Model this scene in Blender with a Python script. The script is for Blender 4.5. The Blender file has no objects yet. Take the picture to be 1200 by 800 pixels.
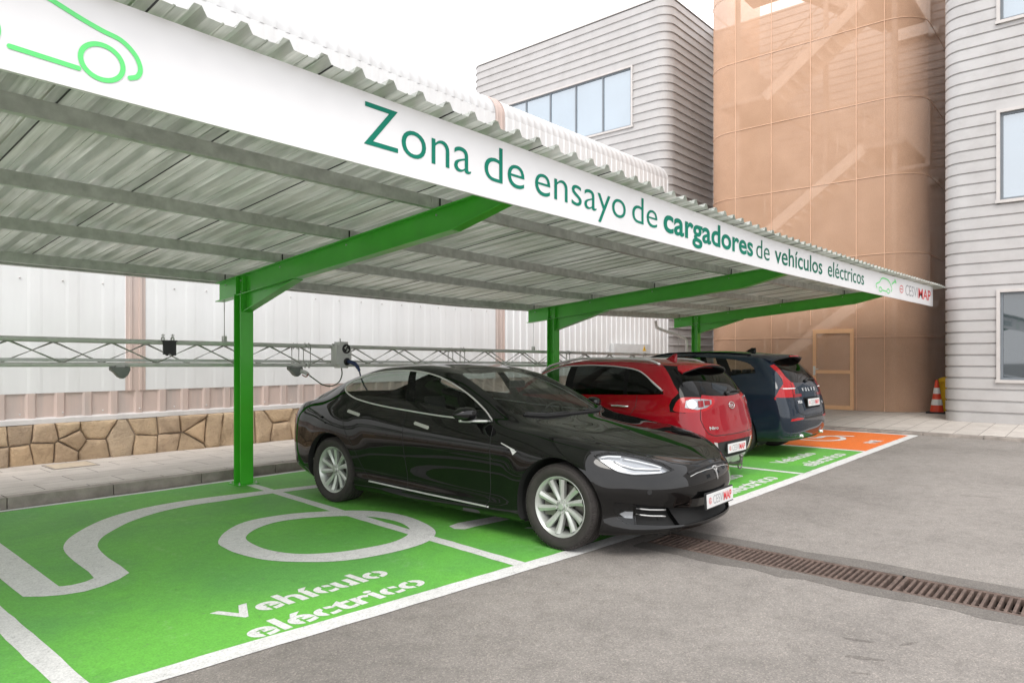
import bpy, bmesh, math, random
import numpy as np
from mathutils import Vector, Matrix
from mathutils.bvhtree import BVHTree
random.seed(7)
C = bpy.context.scene.collection
R = math.radians

# ------------------------------------------------------------------ objects
def link(o, parent=None):
    C.objects.link(o)
    if parent is not None:
        o.parent = parent
    return o

def tag(o, label=None, cat=None, group=None, kind=None):
    if label: o['label'] = label
    if cat: o['category'] = cat
    if group: o['group'] = group
    if kind: o['kind'] = kind
    return o

def empty(name, loc=(0, 0, 0), rz=0.0):
    o = bpy.data.objects.new(name, None)
    o.location = loc; o.rotation_euler = (0, 0, rz); o.empty_display_size = .2
    return link(o)

def structure(o):
    o['kind'] = 'structure'
    return o

def obj_from_bm(name, bm, mat, parent=None, smooth=False):
    me = bpy.data.meshes.new(name)
    bm.normal_update()
    bm.to_mesh(me); bm.free()
    mats = mat if isinstance(mat, (list, tuple)) else [mat]
    for m in mats: me.materials.append(m)
    if smooth:
        me.polygons.foreach_set('use_smooth', [True] * len(me.polygons))
        if smooth != 'all':
            me.set_sharp_from_angle(angle=R(smooth if smooth is not True else 35))
    o = bpy.data.objects.new(name, me)
    return link(o, parent)

def shift(objs, dx=0, dy=0, dz=0):
    for o in objs: o.location = (o.location[0] + dx, o.location[1] + dy, o.location[2] + dz)

def copy_tree(o, parent=None):
    c = o.copy(); C.objects.link(c)
    if parent is not None:
        c.parent = parent
    for ch in list(o.children):
        copy_tree(ch, c)
    return c

# ------------------------------------------------------------------ bmesh shapes
def bx(bm, x0, x1, y0, y1, z0, z1, mi=0):
    vs = [bm.verts.new(p) for p in ((x0,y0,z0),(x1,y0,z0),(x1,y1,z0),(x0,y1,z0),(x0,y0,z1),(x1,y0,z1),(x1,y1,z1),(x0,y1,z1))]
    for f in ((3,2,1,0),(4,5,6,7),(0,1,5,4),(1,2,6,5),(2,3,7,6),(3,0,4,7)):
        bm.faces.new([vs[i] for i in f]).material_index = mi
    return vs

def bevel_all(bm, w, seg=2):
    bmesh.ops.bevel(bm, geom=list(bm.edges), offset=w, segments=seg, profile=.7, affect='EDGES', clamp_overlap=True)

def box_obj(name, x0, x1, y0, y1, z0, z1, mat, parent=None, bevel=0.0, seg=2):
    bm = bmesh.new(); bx(bm, x0, x1, y0, y1, z0, z1)
    if bevel: bevel_all(bm, bevel, seg)
    return obj_from_bm(name, bm, mat, parent, smooth=bool(bevel))

def frame_of(d):
    d = Vector(d).normalized()
    up = Vector((0, 0, 1)) if abs(d.z) < .95 else Vector((1, 0, 0))
    a = d.cross(up).normalized(); b = a.cross(d).normalized()
    return a, b

def tube(bm, pts, r, seg=8, closed=False, mi=0, cap=True):
    pts = [Vector(p) for p in pts]
    n = len(pts); rings = []
    a = None
    for i, p in enumerate(pts):
        if closed:
            d = pts[(i + 1) % n] - pts[i - 1]
        else:
            d = pts[min(i + 1, n - 1)] - pts[max(i - 1, 0)]
        if d.length < 1e-9: d = Vector((0, 0, 1))
        d.normalize()
        if a is None:
            a, b = frame_of(d)
        else:
            a = (a - d * a.dot(d))
            if a.length < 1e-6: a, b = frame_of(d)
            a.normalize(); b = d.cross(a)
        rr = r[i] if isinstance(r, (list, tuple)) else r
        rings.append([bm.verts.new(p + a * (rr * math.cos(2*math.pi*k/seg)) + b * (rr * math.sin(2*math.pi*k/seg))) for k in range(seg)])
    m = n if closed else n - 1
    for i in range(m):
        A, B = rings[i], rings[(i + 1) % n]
        for k in range(seg):
            f = bm.faces.new((A[k], A[(k+1) % seg], B[(k+1) % seg], B[k])); f.material_index = mi; f.smooth = True
    if cap and not closed:
        bm.faces.new(rings[0][::-1]).material_index = mi
        bm.faces.new(rings[-1]).material_index = mi
    return rings

def bar(bm, p, q, w, h, mi=0, up=(0, 0, 1)):
    """rectangular bar from p to q, width w sideways, height h"""
    p, q = Vector(p), Vector(q); d = (q - p).normalized()
    a = d.cross(Vector(up))
    if a.length < 1e-6: a = d.cross(Vector((0, 1, 0)))
    a.normalize(); b = a.cross(d).normalized()
    vs = []
    for e in (p, q):
        for s, t in ((-1,-1),(1,-1),(1,1),(-1,1)):
            vs.append(bm.verts.new(e + a*(s*w/2) + b*(t*h/2)))
    for f in ((0,1,2,3),(7,6,5,4),(0,4,5,1),(1,5,6,2),(2,6,7,3),(3,7,4,0)):
        bm.faces.new([vs[i] for i in f]).material_index = mi

def prism(bm, poly, axis, t0, t1, mi=0):
    """poly: 2-D points; axis 'x' -> (y,z), 'y' -> (x,z), 'z' -> (x,y)"""
    def P(p, t):
        return {'x': (t, p[0], p[1]), 'y': (p[0], t, p[1]), 'z': (p[0], p[1], t)}[axis]
    A = [bm.verts.new(P(p, t0)) for p in poly]; B = [bm.verts.new(P(p, t1)) for p in poly]
    n = len(poly)
    fs = [bm.faces.new(A[::-1]), bm.faces.new(B)]
    for i in range(n):
        fs.append(bm.faces.new((A[i], A[(i+1) % n], B[(i+1) % n], B[i])))
    for f in fs: f.material_index = mi
    bmesh.ops.recalc_face_normals(bm, faces=fs)
    return fs

def lathe(bm, prof, axis='z', seg=32, mi=0, center=(0, 0, 0), closed=False):
    """prof: list of (radius, height) revolved about axis through center"""
    rings = []
    cx, cy, cz = center
    for r, h in prof:
        ring = []
        for k in range(seg):
            t = 2*math.pi*k/seg; c, s = r*math.cos(t), r*math.sin(t)
            p = {'z': (cx+c, cy+s, cz+h), 'y': (cx+c, cy+h, cz+s), 'x': (cx+h, cy+c, cz+s)}[axis]
            ring.append(bm.verts.new(p))
        rings.append(ring)
    fs = []
    n = len(rings)
    for i in range(n if closed else n - 1):
        A, B = rings[i], rings[(i+1) % n]
        for k in range(seg):
            f = bm.faces.new((A[k], A[(k+1) % seg], B[(k+1) % seg], B[k])); f.material_index = mi; f.smooth = True; fs.append(f)
    bmesh.ops.recalc_face_normals(bm, faces=fs)
    return rings

def fill_poly(bm, pts, mi=0):
    vs = [bm.verts.new(p) for p in pts]
    f = bm.faces.new(vs); f.material_index = mi
    return f

def catmull(pts, n=8, closed=False):
    P = [np.array(p, float) for p in pts]; out = []
    m = len(P)
    for i in range(m if closed else m - 1):
        if closed:
            p0, p1, p2, p3 = P[i-1], P[i], P[(i+1) % m], P[(i+2) % m]
        else:
            p1, p2 = P[i], P[i+1]
            p0 = P[i-1] if i > 0 else 2*p1 - p2
            p3 = P[i+2] if i + 2 < m else 2*p2 - p1
        for k in range(n):
            t = k / n
            out.append(.5*((2*p1) + (-p0+p2)*t + (2*p0-5*p1+4*p2-p3)*t*t + (-p0+3*p1-3*p2+p3)*t**3))
    if not closed: out.append(P[-1])
    return out

# ------------------------------------------------------------------ text
_font_cache = {}
def text_mesh(s, bold=0.0):
    """flat filled mesh data of a string: list of verts (x,y), faces, size 1"""
    key = (s, bold)
    if key in _font_cache: return _font_cache[key]
    cu = bpy.data.curves.new('lettering', 'FONT'); cu.body = s; cu.size = 1.0; cu.offset = bold
    cu.resolution_u = 5; cu.fill_mode = 'FRONT' if hasattr(cu, 'fill_mode') else cu.fill_mode
    o = bpy.data.objects.new('lettering', cu); C.objects.link(o)
    bpy.context.view_layer.update()
    me = bpy.data.meshes.new_from_object(o.evaluated_get(bpy.context.evaluated_depsgraph_get()))
    V = [tuple(v.co[:2]) for v in me.vertices]; F = [tuple(p.vertices) for p in me.polygons]
    bpy.data.objects.remove(o); bpy.data.meshes.remove(me); bpy.data.curves.remove(cu)
    _font_cache[key] = (V, F)
    return V, F

def add_text(bm, s, fn, bold=0.0, mi=0, x0=None, x1=None, y0=0.0, cap=None):
    """lay the string so its ink spans x0..x1 (2-D), cap-height scale cap (size of 'H'); fn maps 2-D to 3-D"""
    V, F = text_mesh(s, bold)
    xs = [v[0] for v in V]; lo, hi = min(xs), max(xs)
    Hv, _ = text_mesh('H', bold); hh = max(v[1] for v in Hv)
    sy = (cap or 1.0) / hh
    sx = (x1 - x0) / (hi - lo) if x1 is not None else sy
    vs = [bm.verts.new(fn(x0 + (v[0]-lo)*sx, y0 + v[1]*sy)) for v in V]
    out = []
    for f in F:
        try:
            fc = bm.faces.new([vs[i] for i in f]); fc.material_index = mi; out.append(fc)
        except ValueError: pass
    return out

# ------------------------------------------------------------------ materials
def new_mat(name):
    m = bpy.data.materials.new(name); m.use_nodes = True
    nt = m.node_tree
    return m, nt, nt.nodes['Principled BSDF'], nt.links

def N(nt, t, **kw):
    n = nt.nodes.new(t)
    for k, v in kw.items():
        if k.startswith('i_'):
            n.inputs[int(k[2:]) if k[2:].isdigit() else k[2:].replace('_', ' ')].default_value = v
        else: setattr(n, k, v)
    return n

def ramp(nt, stops):
    n = nt.nodes.new('ShaderNodeValToRGB'); e = n.color_ramp.elements
    while len(e) < len(stops): e.new(.5)
    for el, (p, c) in zip(e, stops):
        el.position = p; el.color = (*c, 1) if len(c) == 3 else c
    return n

def mixc(nt, fac, a, b, blend='MIX'):
    n = nt.nodes.new('ShaderNodeMix'); n.data_type = 'RGBA'; n.blend_type = blend
    for s, v in ((n.inputs[0], fac), (n.inputs[6], a), (n.inputs[7], b)):
        if isinstance(v, bpy.types.NodeSocket): nt.links.new(v, s)
        elif isinstance(v, (tuple, list)): s.default_value = (*v, 1) if len(v) == 3 else v
        else: s.default_value = v
    return n.outputs[2]

def simple(name, col, rough=.5, metal=0.0, var=.08, scale=6.0, bump=0.0, bscale=60, coat=0.0, spec=.5, coords='Object'):
    """principled with a touch of noise in colour and roughness"""
    m, nt, b, L = new_mat(name)
    tc = N(nt, 'ShaderNodeTexCoord')
    no = N(nt, 'ShaderNodeTexNoise', i_Scale=scale, i_Detail=5.0, i_Roughness=.6)
    L.new(tc.outputs[coords], no.inputs['Vector'])
    dark = tuple(c*(1-var) for c in col); lite = tuple(min(1, c*(1+var)) for c in col)
    rp = ramp(nt, [(.3, dark), (.7, lite)])
    L.new(no.outputs['Fac'], rp.inputs[0]); L.new(rp.outputs[0], b.inputs['Base Color'])
    mr = N(nt, 'ShaderNodeMapRange'); mr.inputs[3].default_value = max(0, rough-.06); mr.inputs[4].default_value = min(1, rough+.06)
    L.new(no.outputs['Fac'], mr.inputs[0]); L.new(mr.outputs[0], b.inputs['Roughness'])
    b.inputs['Metallic'].default_value = metal
    b.inputs['Coat Weight'].default_value = coat
    b.inputs['Coat Roughness'].default_value = .03
    b.inputs['Specular IOR Level'].default_value = spec
    if bump:
        n2 = N(nt, 'ShaderNodeTexNoise', i_Scale=float(bscale), i_Detail=4.0)
        L.new(tc.outputs[coords], n2.inputs['Vector'])
        bp = N(nt, 'ShaderNodeBump', i_Strength=bump, i_Distance=.01)
        L.new(n2.outputs['Fac'], bp.inputs['Height']); L.new(bp.outputs[0], b.inputs['Normal'])
    return m
def s3(r, g, b):
    return tuple(((c/255)/12.92 if c/255 <= .04045 else ((c/255+.055)/1.055)**2.4) for c in (r, g, b))

# ------------------------------------------------------------------ ground materials
def asphalt_mat(name, base, patchy=.22, dark=0.0):
    m, nt, b, L = new_mat(name)
    tc = N(nt, 'ShaderNodeTexCoord')
    big = N(nt, 'ShaderNodeTexNoise', i_Scale=.55, i_Detail=6.0, i_Roughness=.62); L.new(tc.outputs['Object'], big.inputs['Vector'])
    mid = N(nt, 'ShaderNodeTexNoise', i_Scale=7.0, i_Detail=5.0, i_Roughness=.65); L.new(tc.outputs['Object'], mid.inputs['Vector'])
    vor = N(nt, 'ShaderNodeTexVoronoi', i_Scale=135.0); L.new(tc.outputs['Object'], vor.inputs['Vector'])
    fin = N(nt, 'ShaderNodeTexNoise', i_Scale=260.0, i_Detail=2.0); L.new(tc.outputs['Object'], fin.inputs['Vector'])
    c1 = ramp(nt, [(.3, tuple(c*(1-patchy) for c in base)), (.5, base), (.72, tuple(c*(1+patchy*.6) for c in base))])
    L.new(big.outputs['Fac'], c1.inputs[0])
    c2 = ramp(nt, [(.28, (.72, .71, .70)), (.5, (1, 1, 1)), (.75, (1.16, 1.15, 1.13))]); L.new(mid.outputs['Fac'], c2.inputs[0])
    x1 = mixc(nt, .55, c1.outputs[0], c2.outputs[0], 'MULTIPLY')
    # stones of the aggregate: each cell its own tone
    sep = N(nt, 'ShaderNodeSeparateColor'); L.new(vor.outputs['Color'], sep.inputs[0])
    c3 = ramp(nt, [(0.0, (.50, .48, .46)), (.25, (.85, .84, .82)), (.8, (1.08, 1.07, 1.05)), (.95, (1.75, 1.68, 1.6))]); L.new(sep.outputs[0], c3.inputs[0])
    x2 = mixc(nt, .48, x1, c3.outputs[0], 'MULTIPLY')
    c4 = ramp(nt, [(.3, (.6, .6, .6)), (.6, (1.1, 1.1, 1.1))]); L.new(fin.outputs['Fac'], c4.inputs[0])
    x3 = mixc(nt, .5, x2, c4.outputs[0], 'MULTIPLY')
    st = N(nt, 'ShaderNodeTexNoise', i_Scale=1.7, i_Detail=9.0, i_Roughness=.72, i_Distortion=1.4); L.new(tc.outputs['Object'], st.inputs['Vector'])
    str_ = ramp(nt, [(.27, (.50, .49, .48)), (.36, (.93, .93, .93)), (.6, (1, 1, 1)), (.74, (1.12, 1.11, 1.09))]); L.new(st.outputs['Fac'], str_.inputs[0])
    x3 = mixc(nt, .6, x3, str_.outputs[0], 'MULTIPLY')
    L.new(x3, b.inputs['Base Color'])
    b.inputs['Roughness'].default_value = .85; b.inputs['Specular IOR Level'].default_value = .3
    bp = N(nt, 'ShaderNodeBump', i_Strength=.55, i_Distance=.004)
    ad = N(nt, 'ShaderNodeMath', operation='ADD'); L.new(vor.outputs['Distance'], ad.inputs[0]); L.new(fin.outputs['Fac'], ad.inputs[1])
    L.new(ad.outputs[0], bp.inputs['Height']); L.new(bp.outputs[0], b.inputs['Normal'])
    return m

def paint_mat(name, base, worn, rough=.62, wear=.5, under=(.2, .19, .18)):
    """road paint: slightly blotchy, scuffed, with the grain of the asphalt showing through"""
    m, nt, b, L = new_mat(name)
    tc = N(nt, 'ShaderNodeTexCoord')
    big = N(nt, 'ShaderNodeTexNoise', i_Scale=.8, i_Detail=6.0, i_Roughness=.6, i_Distortion=.6); L.new(tc.outputs['Object'], big.inputs['Vector'])
    mid = N(nt, 'ShaderNodeTexNoise', i_Scale=14.0, i_Detail=6.0, i_Roughness=.7); L.new(tc.outputs['Object'], mid.inputs['Vector'])
    fin = N(nt, 'ShaderNodeTexNoise', i_Scale=85.0, i_Detail=4.0, i_Roughness=.7); L.new(tc.outputs['Object'], fin.inputs['Vector'])
    c1 = ramp(nt, [(.35, worn), (.62, base)]); L.new(big.outputs['Fac'], c1.inputs[0])
    c2 = ramp(nt, [(.3, (.86, .86, .86)), (.6, (1.05, 1.05, 1.05))]); L.new(mid.outputs['Fac'], c2.inputs[0])
    x = mixc(nt, .7, c1.outputs[0], c2.outputs[0], 'MULTIPLY')
    c3 = ramp(nt, [(.33, (.66, .66, .66)), (.62, (1.10, 1.10, 1.10))]); L.new(fin.outputs['Fac'], c3.inputs[0])
    x = mixc(nt, .7, x, c3.outputs[0], 'MULTIPLY')
    # pinholes where the paint has gone
    ml = N(nt, 'ShaderNodeMath', operation='MULTIPLY'); L.new(mid.outputs['Fac'], ml.inputs[0]); L.new(fin.outputs['Fac'], ml.inputs[1])
    hole = ramp(nt, [(.13, (wear, wear, wear)), (.17, (0, 0, 0))]); L.new(ml.outputs[0], hole.inputs[0])
    x = mixc(nt, hole.outputs[0], x, under)
    mp = N(nt, 'ShaderNodeMapping'); mp.inputs['Scale'].default_value = (1.5, .16, 1); mp.inputs['Rotation'].default_value = (0, 0, R(24)); L.new(tc.outputs['Object'], mp.inputs['Vector'])
    sc_ = N(nt, 'ShaderNodeTexNoise', i_Scale=1.6, i_Detail=7.0, i_Roughness=.7); L.new(mp.outputs[0], sc_.inputs['Vector'])
    ml2 = N(nt, 'ShaderNodeMath', operation='MULTIPLY'); L.new(sc_.outputs['Fac'], ml2.inputs[0]); L.new(mid.outputs['Fac'], ml2.inputs[1])
    scr = ramp(nt, [(.30, (0, 0, 0)), (.46, (.34, .34, .34))]); L.new(ml2.outputs[0], scr.inputs[0])
    x = mixc(nt, scr.outputs[0], x, (.42, .44, .38))
    dk = N(nt, 'ShaderNodeTexNoise', i_Scale=2.7, i_Detail=8.0, i_Roughness=.75, i_Distortion=1.0); L.new(tc.outputs['Object'], dk.inputs['Vector'])
    dkr = ramp(nt, [(.30, (.55, .55, .55)), (.42, (1, 1, 1))]); L.new(dk.outputs['Fac'], dkr.inputs[0])
    x = mixc(nt, .45, x, dkr.outputs[0], 'MULTIPLY')
    L.new(x, b.inputs['Base Color'])
    b.inputs['Roughness'].default_value = rough; b.inputs['Specular IOR Level'].default_value = .35
    bp = N(nt, 'ShaderNodeBump', i_Strength=.35, i_Distance=.003)
    L.new(fin.outputs['Fac'], bp.inputs['Height']); L.new(bp.outputs[0], b.inputs['Normal'])
    return m

def tile_mat(name, base, tw, th, mortar=(.16, .14, .13)):
    m, nt, b, L = new_mat(name)
    tc = N(nt, 'ShaderNodeTexCoord')
    br = N(nt, 'ShaderNodeTexBrick', offset=.5, offset_frequency=2, squash=1.0)
    br.inputs['Scale'].default_value = 1.0; br.inputs['Mortar Size'].default_value = .006; br.inputs['Mortar Smooth'].default_value = .3
    br.inputs['Brick Width'].default_value = tw; br.inputs['Row Height'].default_value = th
    br.inputs['Color1'].default_value = (*base, 1); br.inputs['Color2'].default_value = (*[c*.9 for c in base], 1); br.inputs['Mortar'].default_value = (*mortar, 1)
    L.new(tc.outputs['Object'], br.inputs['Vector'])
    n1 = N(nt, 'ShaderNodeTexNoise', i_Scale=3.0, i_Detail=7.0, i_Roughness=.7); L.new(tc.outputs['Object'], n1.inputs['Vector'])
    n2 = N(nt, 'ShaderNodeTexNoise', i_Scale=150.0, i_Detail=2.0); L.new(tc.outputs['Object'], n2.inputs['Vector'])
    c1 = ramp(nt, [(.3, (.82, .80, .78)), (.65, (1.06, 1.05, 1.04))]); L.new(n1.outputs['Fac'], c1.inputs[0])
    x = mixc(nt, .8, br.outputs['Color'], c1.outputs[0], 'MULTIPLY')
    c2 = ramp(nt, [(.35, (.85, .85, .85)), (.6, (1.05, 1.05, 1.05))]); L.new(n2.outputs['Fac'], c2.inputs[0])
    x = mixc(nt, .7, x, c2.outputs[0], 'MULTIPLY')
    L.new(x, b.inputs['Base Color']); b.inputs['Roughness'].default_value = .8
    bp = N(nt, 'ShaderNodeBump', i_Strength=.4, i_Distance=.004, invert=True)
    L.new(br.outputs['Fac'], bp.inputs['Height']); L.new(bp.outputs[0], b.inputs['Normal'])
    return m

M = {}
M['asphalt'] = asphalt_mat('asphalt', (.268, .248, .230))
M['asphalt_stain'] = asphalt_mat('asphalt_stain', (.20, .183, .168), .25)
M['asphalt_dark'] = asphalt_mat('asphalt_patch', (.165, .152, .14), .25)
M['green_road'] = paint_mat('green_road_paint', (.160, .52, .072), (.130, .41, .085), wear=.35)
M['orange_road'] = paint_mat('orange_road_paint', (.86, .20, .032), (.78, .19, .045), wear=.3)
M['white_road'] = paint_mat('white_road_paint', (.79, .785, .775), (.72, .715, .70), wear=.4)
M['tiles'] = tile_mat('pavement_tiles', (.56, .52, .48), .80, .42)
M['kerb'] = simple('kerb_concrete', (.31, .275, .245), .85, var=.28, scale=5, bump=.4, bscale=90)

# ------------------------------------------------------------------ ground sheet with a slot for the drain
DX0, DX1, DY0, DY1 = 5.17, 5.58, -.29, 3.02
bm = bmesh.new()
xs = [-250, DX0, DX1, 250]; ys = [-250, DY0, DY1, 250]
gv = {}
for i, x in enumerate(xs):
    for j, y in enumerate(ys): gv[i, j] = bm.verts.new((x, y, 0))
for i in range(3):
    for j in range(3):
        if i == 1 and j == 1: continue
        bm.faces.new((gv[i, j], gv[i+1, j], gv[i+1, j+1], gv[i, j+1]))
structure(obj_from_bm('ground', bm, M['asphalt']))

# darker relaid asphalt along both sides of the drain, with a ragged edge
def ragged(x_of, y0, y1, step, amp, seed):
    r = random.Random(seed); y = y0; out = []
    while y < y1:
        out.append((x_of + r.uniform(-amp, amp), y)); y += step * r.uniform(.6, 1.4)
    out.append((x_of, y1)); return out
bm = bmesh.new()
for xa, xb, sd in ((5.00, DX0, 1), (5.78, DX1, 2)):
    edge = ragged(xa, DY0, 3.05, .22, .035, sd)
    inner = [(xb, y) for _, y in edge]
    A = [bm.verts.new((x, y, .0015)) for x, y in edge]; B = [bm.verts.new((x, y, .0015)) for x, y in inner]
    for k in range(len(A)-1): bm.faces.new((A[k], A[k+1], B[k+1], B[k]))
bmesh.ops.recalc_face_normals(bm, faces=bm.faces)
for f in bm.faces:
    if f.normal.z < 0: f.normal_flip()
structure(obj_from_bm('asphalt_patch', bm, M['asphalt_dark']))

def flat(name, poly, z, mat):
    bm = bmesh.new()
    f = fill_poly(bm, [(x, y, z) for x, y in poly]); bm.normal_update()
    if f.normal.z < 0: f.normal_flip()
    bmesh.ops.triangulate(bm, faces=bm.faces)
    return structure(obj_from_bm(name, bm, mat))

# front edge of the painted bays (outer), as found on the ground
def front_y(x):
    return float(np.interp(x, [-6, 1.39, 4.11, 5.19, 6.77, 9.5, 15.73], [3.95, 3.48, 3.25, 3.17, 3.09, 3.07, 3.06]))
fx = list(np.linspace(-6, 12.5, 30)); fo = list(np.linspace(12.5, 15.70, 8))
flat('green_bay_paint', [(x, front_y(x)+.02) for x in fx] + [(12.42, 8.44)] + [(-6, 8.44)], .003, M['green_road'])
flat('orange_bay_paint', [(x, front_y(x)+.02) for x in fo] + [(15.68, 7.0), (12.42, 8.44)], .003, M['orange_road'])
WL = .0048
def stripe(name, pts, w, z=WL, wob=.004):
    """painted line along pts with slightly uneven edges"""
    r = random.Random(hash(name) % 1000 + int(pts[0][0]*10)); P = []
    for (a, b) in zip(pts[:-1], pts[1:]):
        n = max(1, int(math.dist(a, b)/.12))
        P += [(a[0]+(b[0]-a[0])*k/n, a[1]+(b[1]-a[1])*k/n) for k in range(n)]
    P.append(pts[-1]); bm = bmesh.new(); prev = None
    for i, p in enumerate(P):
        q0, q1 = P[max(0, i-1)], P[min(len(P)-1, i+1)]
        d = Vector((q1[0]-q0[0], q1[1]-q0[1])).normalized(); n = Vector((-d.y, d.x))
        a = w[i*len(w)//len(P)] if isinstance(w, list) else w
        l = bm.verts.new((p[0]+n.x*(a/2+r.uniform(-wob, wob)), p[1]+n.y*(a/2+r.uniform(-wob, wob)), z))
        rr = bm.verts.new((p[0]-n.x*(a/2+r.uniform(-wob, wob)), p[1]-n.y*(a/2+r.uniform(-wob, wob)), z))
        if prev: bm.faces.new((prev[1], rr, l, prev[0]))
        prev = (l, rr)
    return structure(obj_from_bm(name, bm, M['white_road']))
stripe('bay_front_line', [(x, front_y(x)+.075) for x in fx + fo[1:]], .15)
stripe('bay_line', [(1.13, front_y(1.13)+.15), (1.14, 8.36)], .12)
stripe('bay_line', [(3.99, front_y(4.0)+.15), (4.14, 5.6), (4.33, 8.07)], .115)
stripe('bay_line', [(6.86, front_y(6.9)+.15), (6.88, 8.36)], .11)
stripe('bay_line', [(9.55, front_y(9.5)+.15), (9.55, 8.36)], .11)
stripe('bay_line', [(12.47, front_y(12.4)+.15), (12.45, 8.36)], .11)
stripe('bay_line', [(15.64, 3.21), (15.66, 6.95)], .11)
stripe('bay_back_line', [(-6, 8.42), (1.94, 8.50), (3.4, 8.44), (4.1, 8.44), (6.2, 8.42), (15.6, 8.42)], .075)

# ------------------------------------------------------------------ pavements and kerbs
structure(box_obj('pavement', -30, 15.75, 8.73, 11.1, -.1, .118, M['tiles']))
bm = bmesh.new(); x = -14.0; r = random.Random(4)
while x < 15.70:
    bx(bm, x+.004, min(x+.996, 15.70), 8.58, 8.726, -.1, .115 + r.uniform(-.004, .004)); x += 1.0
bevel_all(bm, .012, 2)
structure(obj_from_bm('kerb', bm, M['kerb'], smooth=True))
bm = bmesh.new(); PR = [(15.905, .062), (18.0, .118), (60, .118)]
G_ = [[bm.verts.new((px, py, pz)) for px, pz in PR] for py in (-40, 40)]
for k in range(2): bm.faces.new((G_[0][k], G_[0][k+1], G_[1][k+1], G_[1][k]))
structure(obj_from_bm('pavement', bm, M['tiles']))
bm = bmesh.new(); y = -14.0
while y < 8.5:
    bx(bm, 15.76, 15.90, y+.004, y+.996, -.1, .06 + r.uniform(-.003, .003)); y += 1.0
bevel_all(bm, .012, 2)
structure(obj_from_bm('kerb', bm, M['kerb'], smooth=True))
# inspection cover in the pavement
cv = empty('inspection_cover', (3.15, 10.5, .118)); tag(cv, 'pale square inspection cover set in the pavement by the stone wall', 'inspection cover')
M['cover'] = simple('cover_concrete', (.50, .42, .32), .8, var=.12, scale=12)
box_obj('lid', -.24, .24, -.22, .22, .001, .010, M['cover'], cv, .003)
bm = bmesh.new()
for a in ((-.27, -.245, -.25, .25), (.245, .27, -.25, .25), (-.244, .244, -.25, -.225), (-.244, .244, .225, .25)): bx(bm, *a, .0, .008)
obj_from_bm('frame', bm, M['kerb'], cv)

# ------------------------------------------------------------------ painted words and symbols on the bays
def gtext(s, x0, x1, y, cap, gaps=True):
    """stencil lettering on the ground, read from -Y; bridges cut through the round letters"""
    out = []
    V, F = text_mesh(s, .028)
    bm = bmesh.new()
    add_text(bm, s, lambda px, py: (px, py, WL), .028, 0, x0, x1, y, cap)
    # split the letters with stencil bridges: slanted narrow cuts repeated at the letter pitch
    if gaps:
        n = len(s); 
        for k, ch in enumerate(s):
            if ch not in 'eocué': continue
            w = []
            lo = glyph_span(s, k); sx = (x1-x0)/text_extent(s, None)
            cxx = x0 + (lo[0]+lo[1])/2*sx
            for yy0, yy1, dx in ((y-.05, y+cap*.36, -.006), (y+cap*.42, y+cap*.85, .012)):
                if ch in 'ueé' and dx > 0: continue
                x_c = cxx + dx
                for sgn in (-1, 1):
                    geom = [f for f in bm.faces if abs(f.calc_center_median().x - x_c) < .3 and yy0 < f.calc_center_median().y < yy1 + .02]
                    ed = list({e for f in geom for e in f.edges}); vv = list({v for f in geom for v in f.verts})
                    if geom: bmesh.ops.bisect_plane(bm, geom=geom+ed+vv, plane_co=(x_c + sgn*.010, (yy0+yy1)/2, 0), plane_no=(1, .0, 0))
                kill = []
                for f in bm.faces:
                    c = f.calc_center_median(); xx = x_c
                    if abs(c.x - xx) < .0095 and yy0 < c.y < yy1: kill.append(f)
                bmesh.ops.delete(bm, geom=kill, context='FACES')
    return structure(obj_from_bm('bay_lettering', bm, M['white_road']))
_ext = {}
def glyph_span(s, k):
    lo0 = min(v[0] for v in text_mesh(s, .028)[0]); r_ = max(v[0] for v in text_mesh(s[:k+1], .028)[0]) - lo0
    own = [v[0] for v in text_mesh(s[k], .028)[0]]
    return (r_ - (max(own)-min(own)), r_)
def text_extent(s, k):
    """ink extents of character k in the string (relative to the string's left ink edge), or whole width"""
    if s not in _ext:
        V, F = text_mesh(s, .028); lo = min(v[0] for v in V)
        # connected islands -> characters
        par = list(range(len(V)))
        def find(a):
            while par[a] != a: par[a] = par[par[a]]; a = par[a]
            return a
        for f in F:
            for q in f[1:]: par[find(q)] = find(f[0])
        isl = {}
        for i, v in enumerate(V): isl.setdefault(find(i), []).append(v[0])
        iv = sorted((min(a)-lo, max(a)-lo) for a in isl.values())
        merged = []
        for a, b in iv:
            if merged and a < merged[-1][1] - .5*(b-a): merged[-1] = (merged[-1][0], max(b, merged[-1][1]))
            else: merged.append((a, b))
        _ext[s] = (merged, max(v[0] for v in V)-lo)
    mg, w = _ext[s]
    if k is None: return w
    return mg[min(k, len(mg)-1)]

def blot(name, cx, cy, lx, ly, ang, seed, mat='asphalt_stain', z=.001):
    r = random.Random(seed); P = []
    for k in range(22):
        t = 2*math.pi*k/22; q = r.uniform(.6, 1.1); px, py = lx*q*math.cos(t), ly*q*math.sin(t); a = R(ang)
        P.append((cx + px*math.cos(a) - py*math.sin(a), cy + px*math.sin(a) + py*math.cos(a)))
    flat(name, P, z, M[mat])
for k, (x_, y_, lx, ly, an) in enumerate(((3.92, 1.02, .026, .10, 20), (3.72, .98, .012, .05, 30), (4.15, 1.10, .018, .09, 15), (4.28, .88, .012, .07, 60), (9.3, 1.2, .02, .22, 15))):
    blot('asphalt_stain', x_, y_, lx, ly, an, 30+k)
gtext('Vehículo', 1.99, 3.21, 3.95, .215); gtext('eléctrico', 1.97, 3.25, 3.600, .20)
gtext('Vehículo', 4.85, 6.10, 3.88, .215); gtext('eléctrico', 4.83, 6.12, 3.50, .215)
gtext('Vehículo', 7.55, 8.90, 3.74, .215); gtext('eléctrico', 7.55, 9.02, 3.33, .225)
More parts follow.
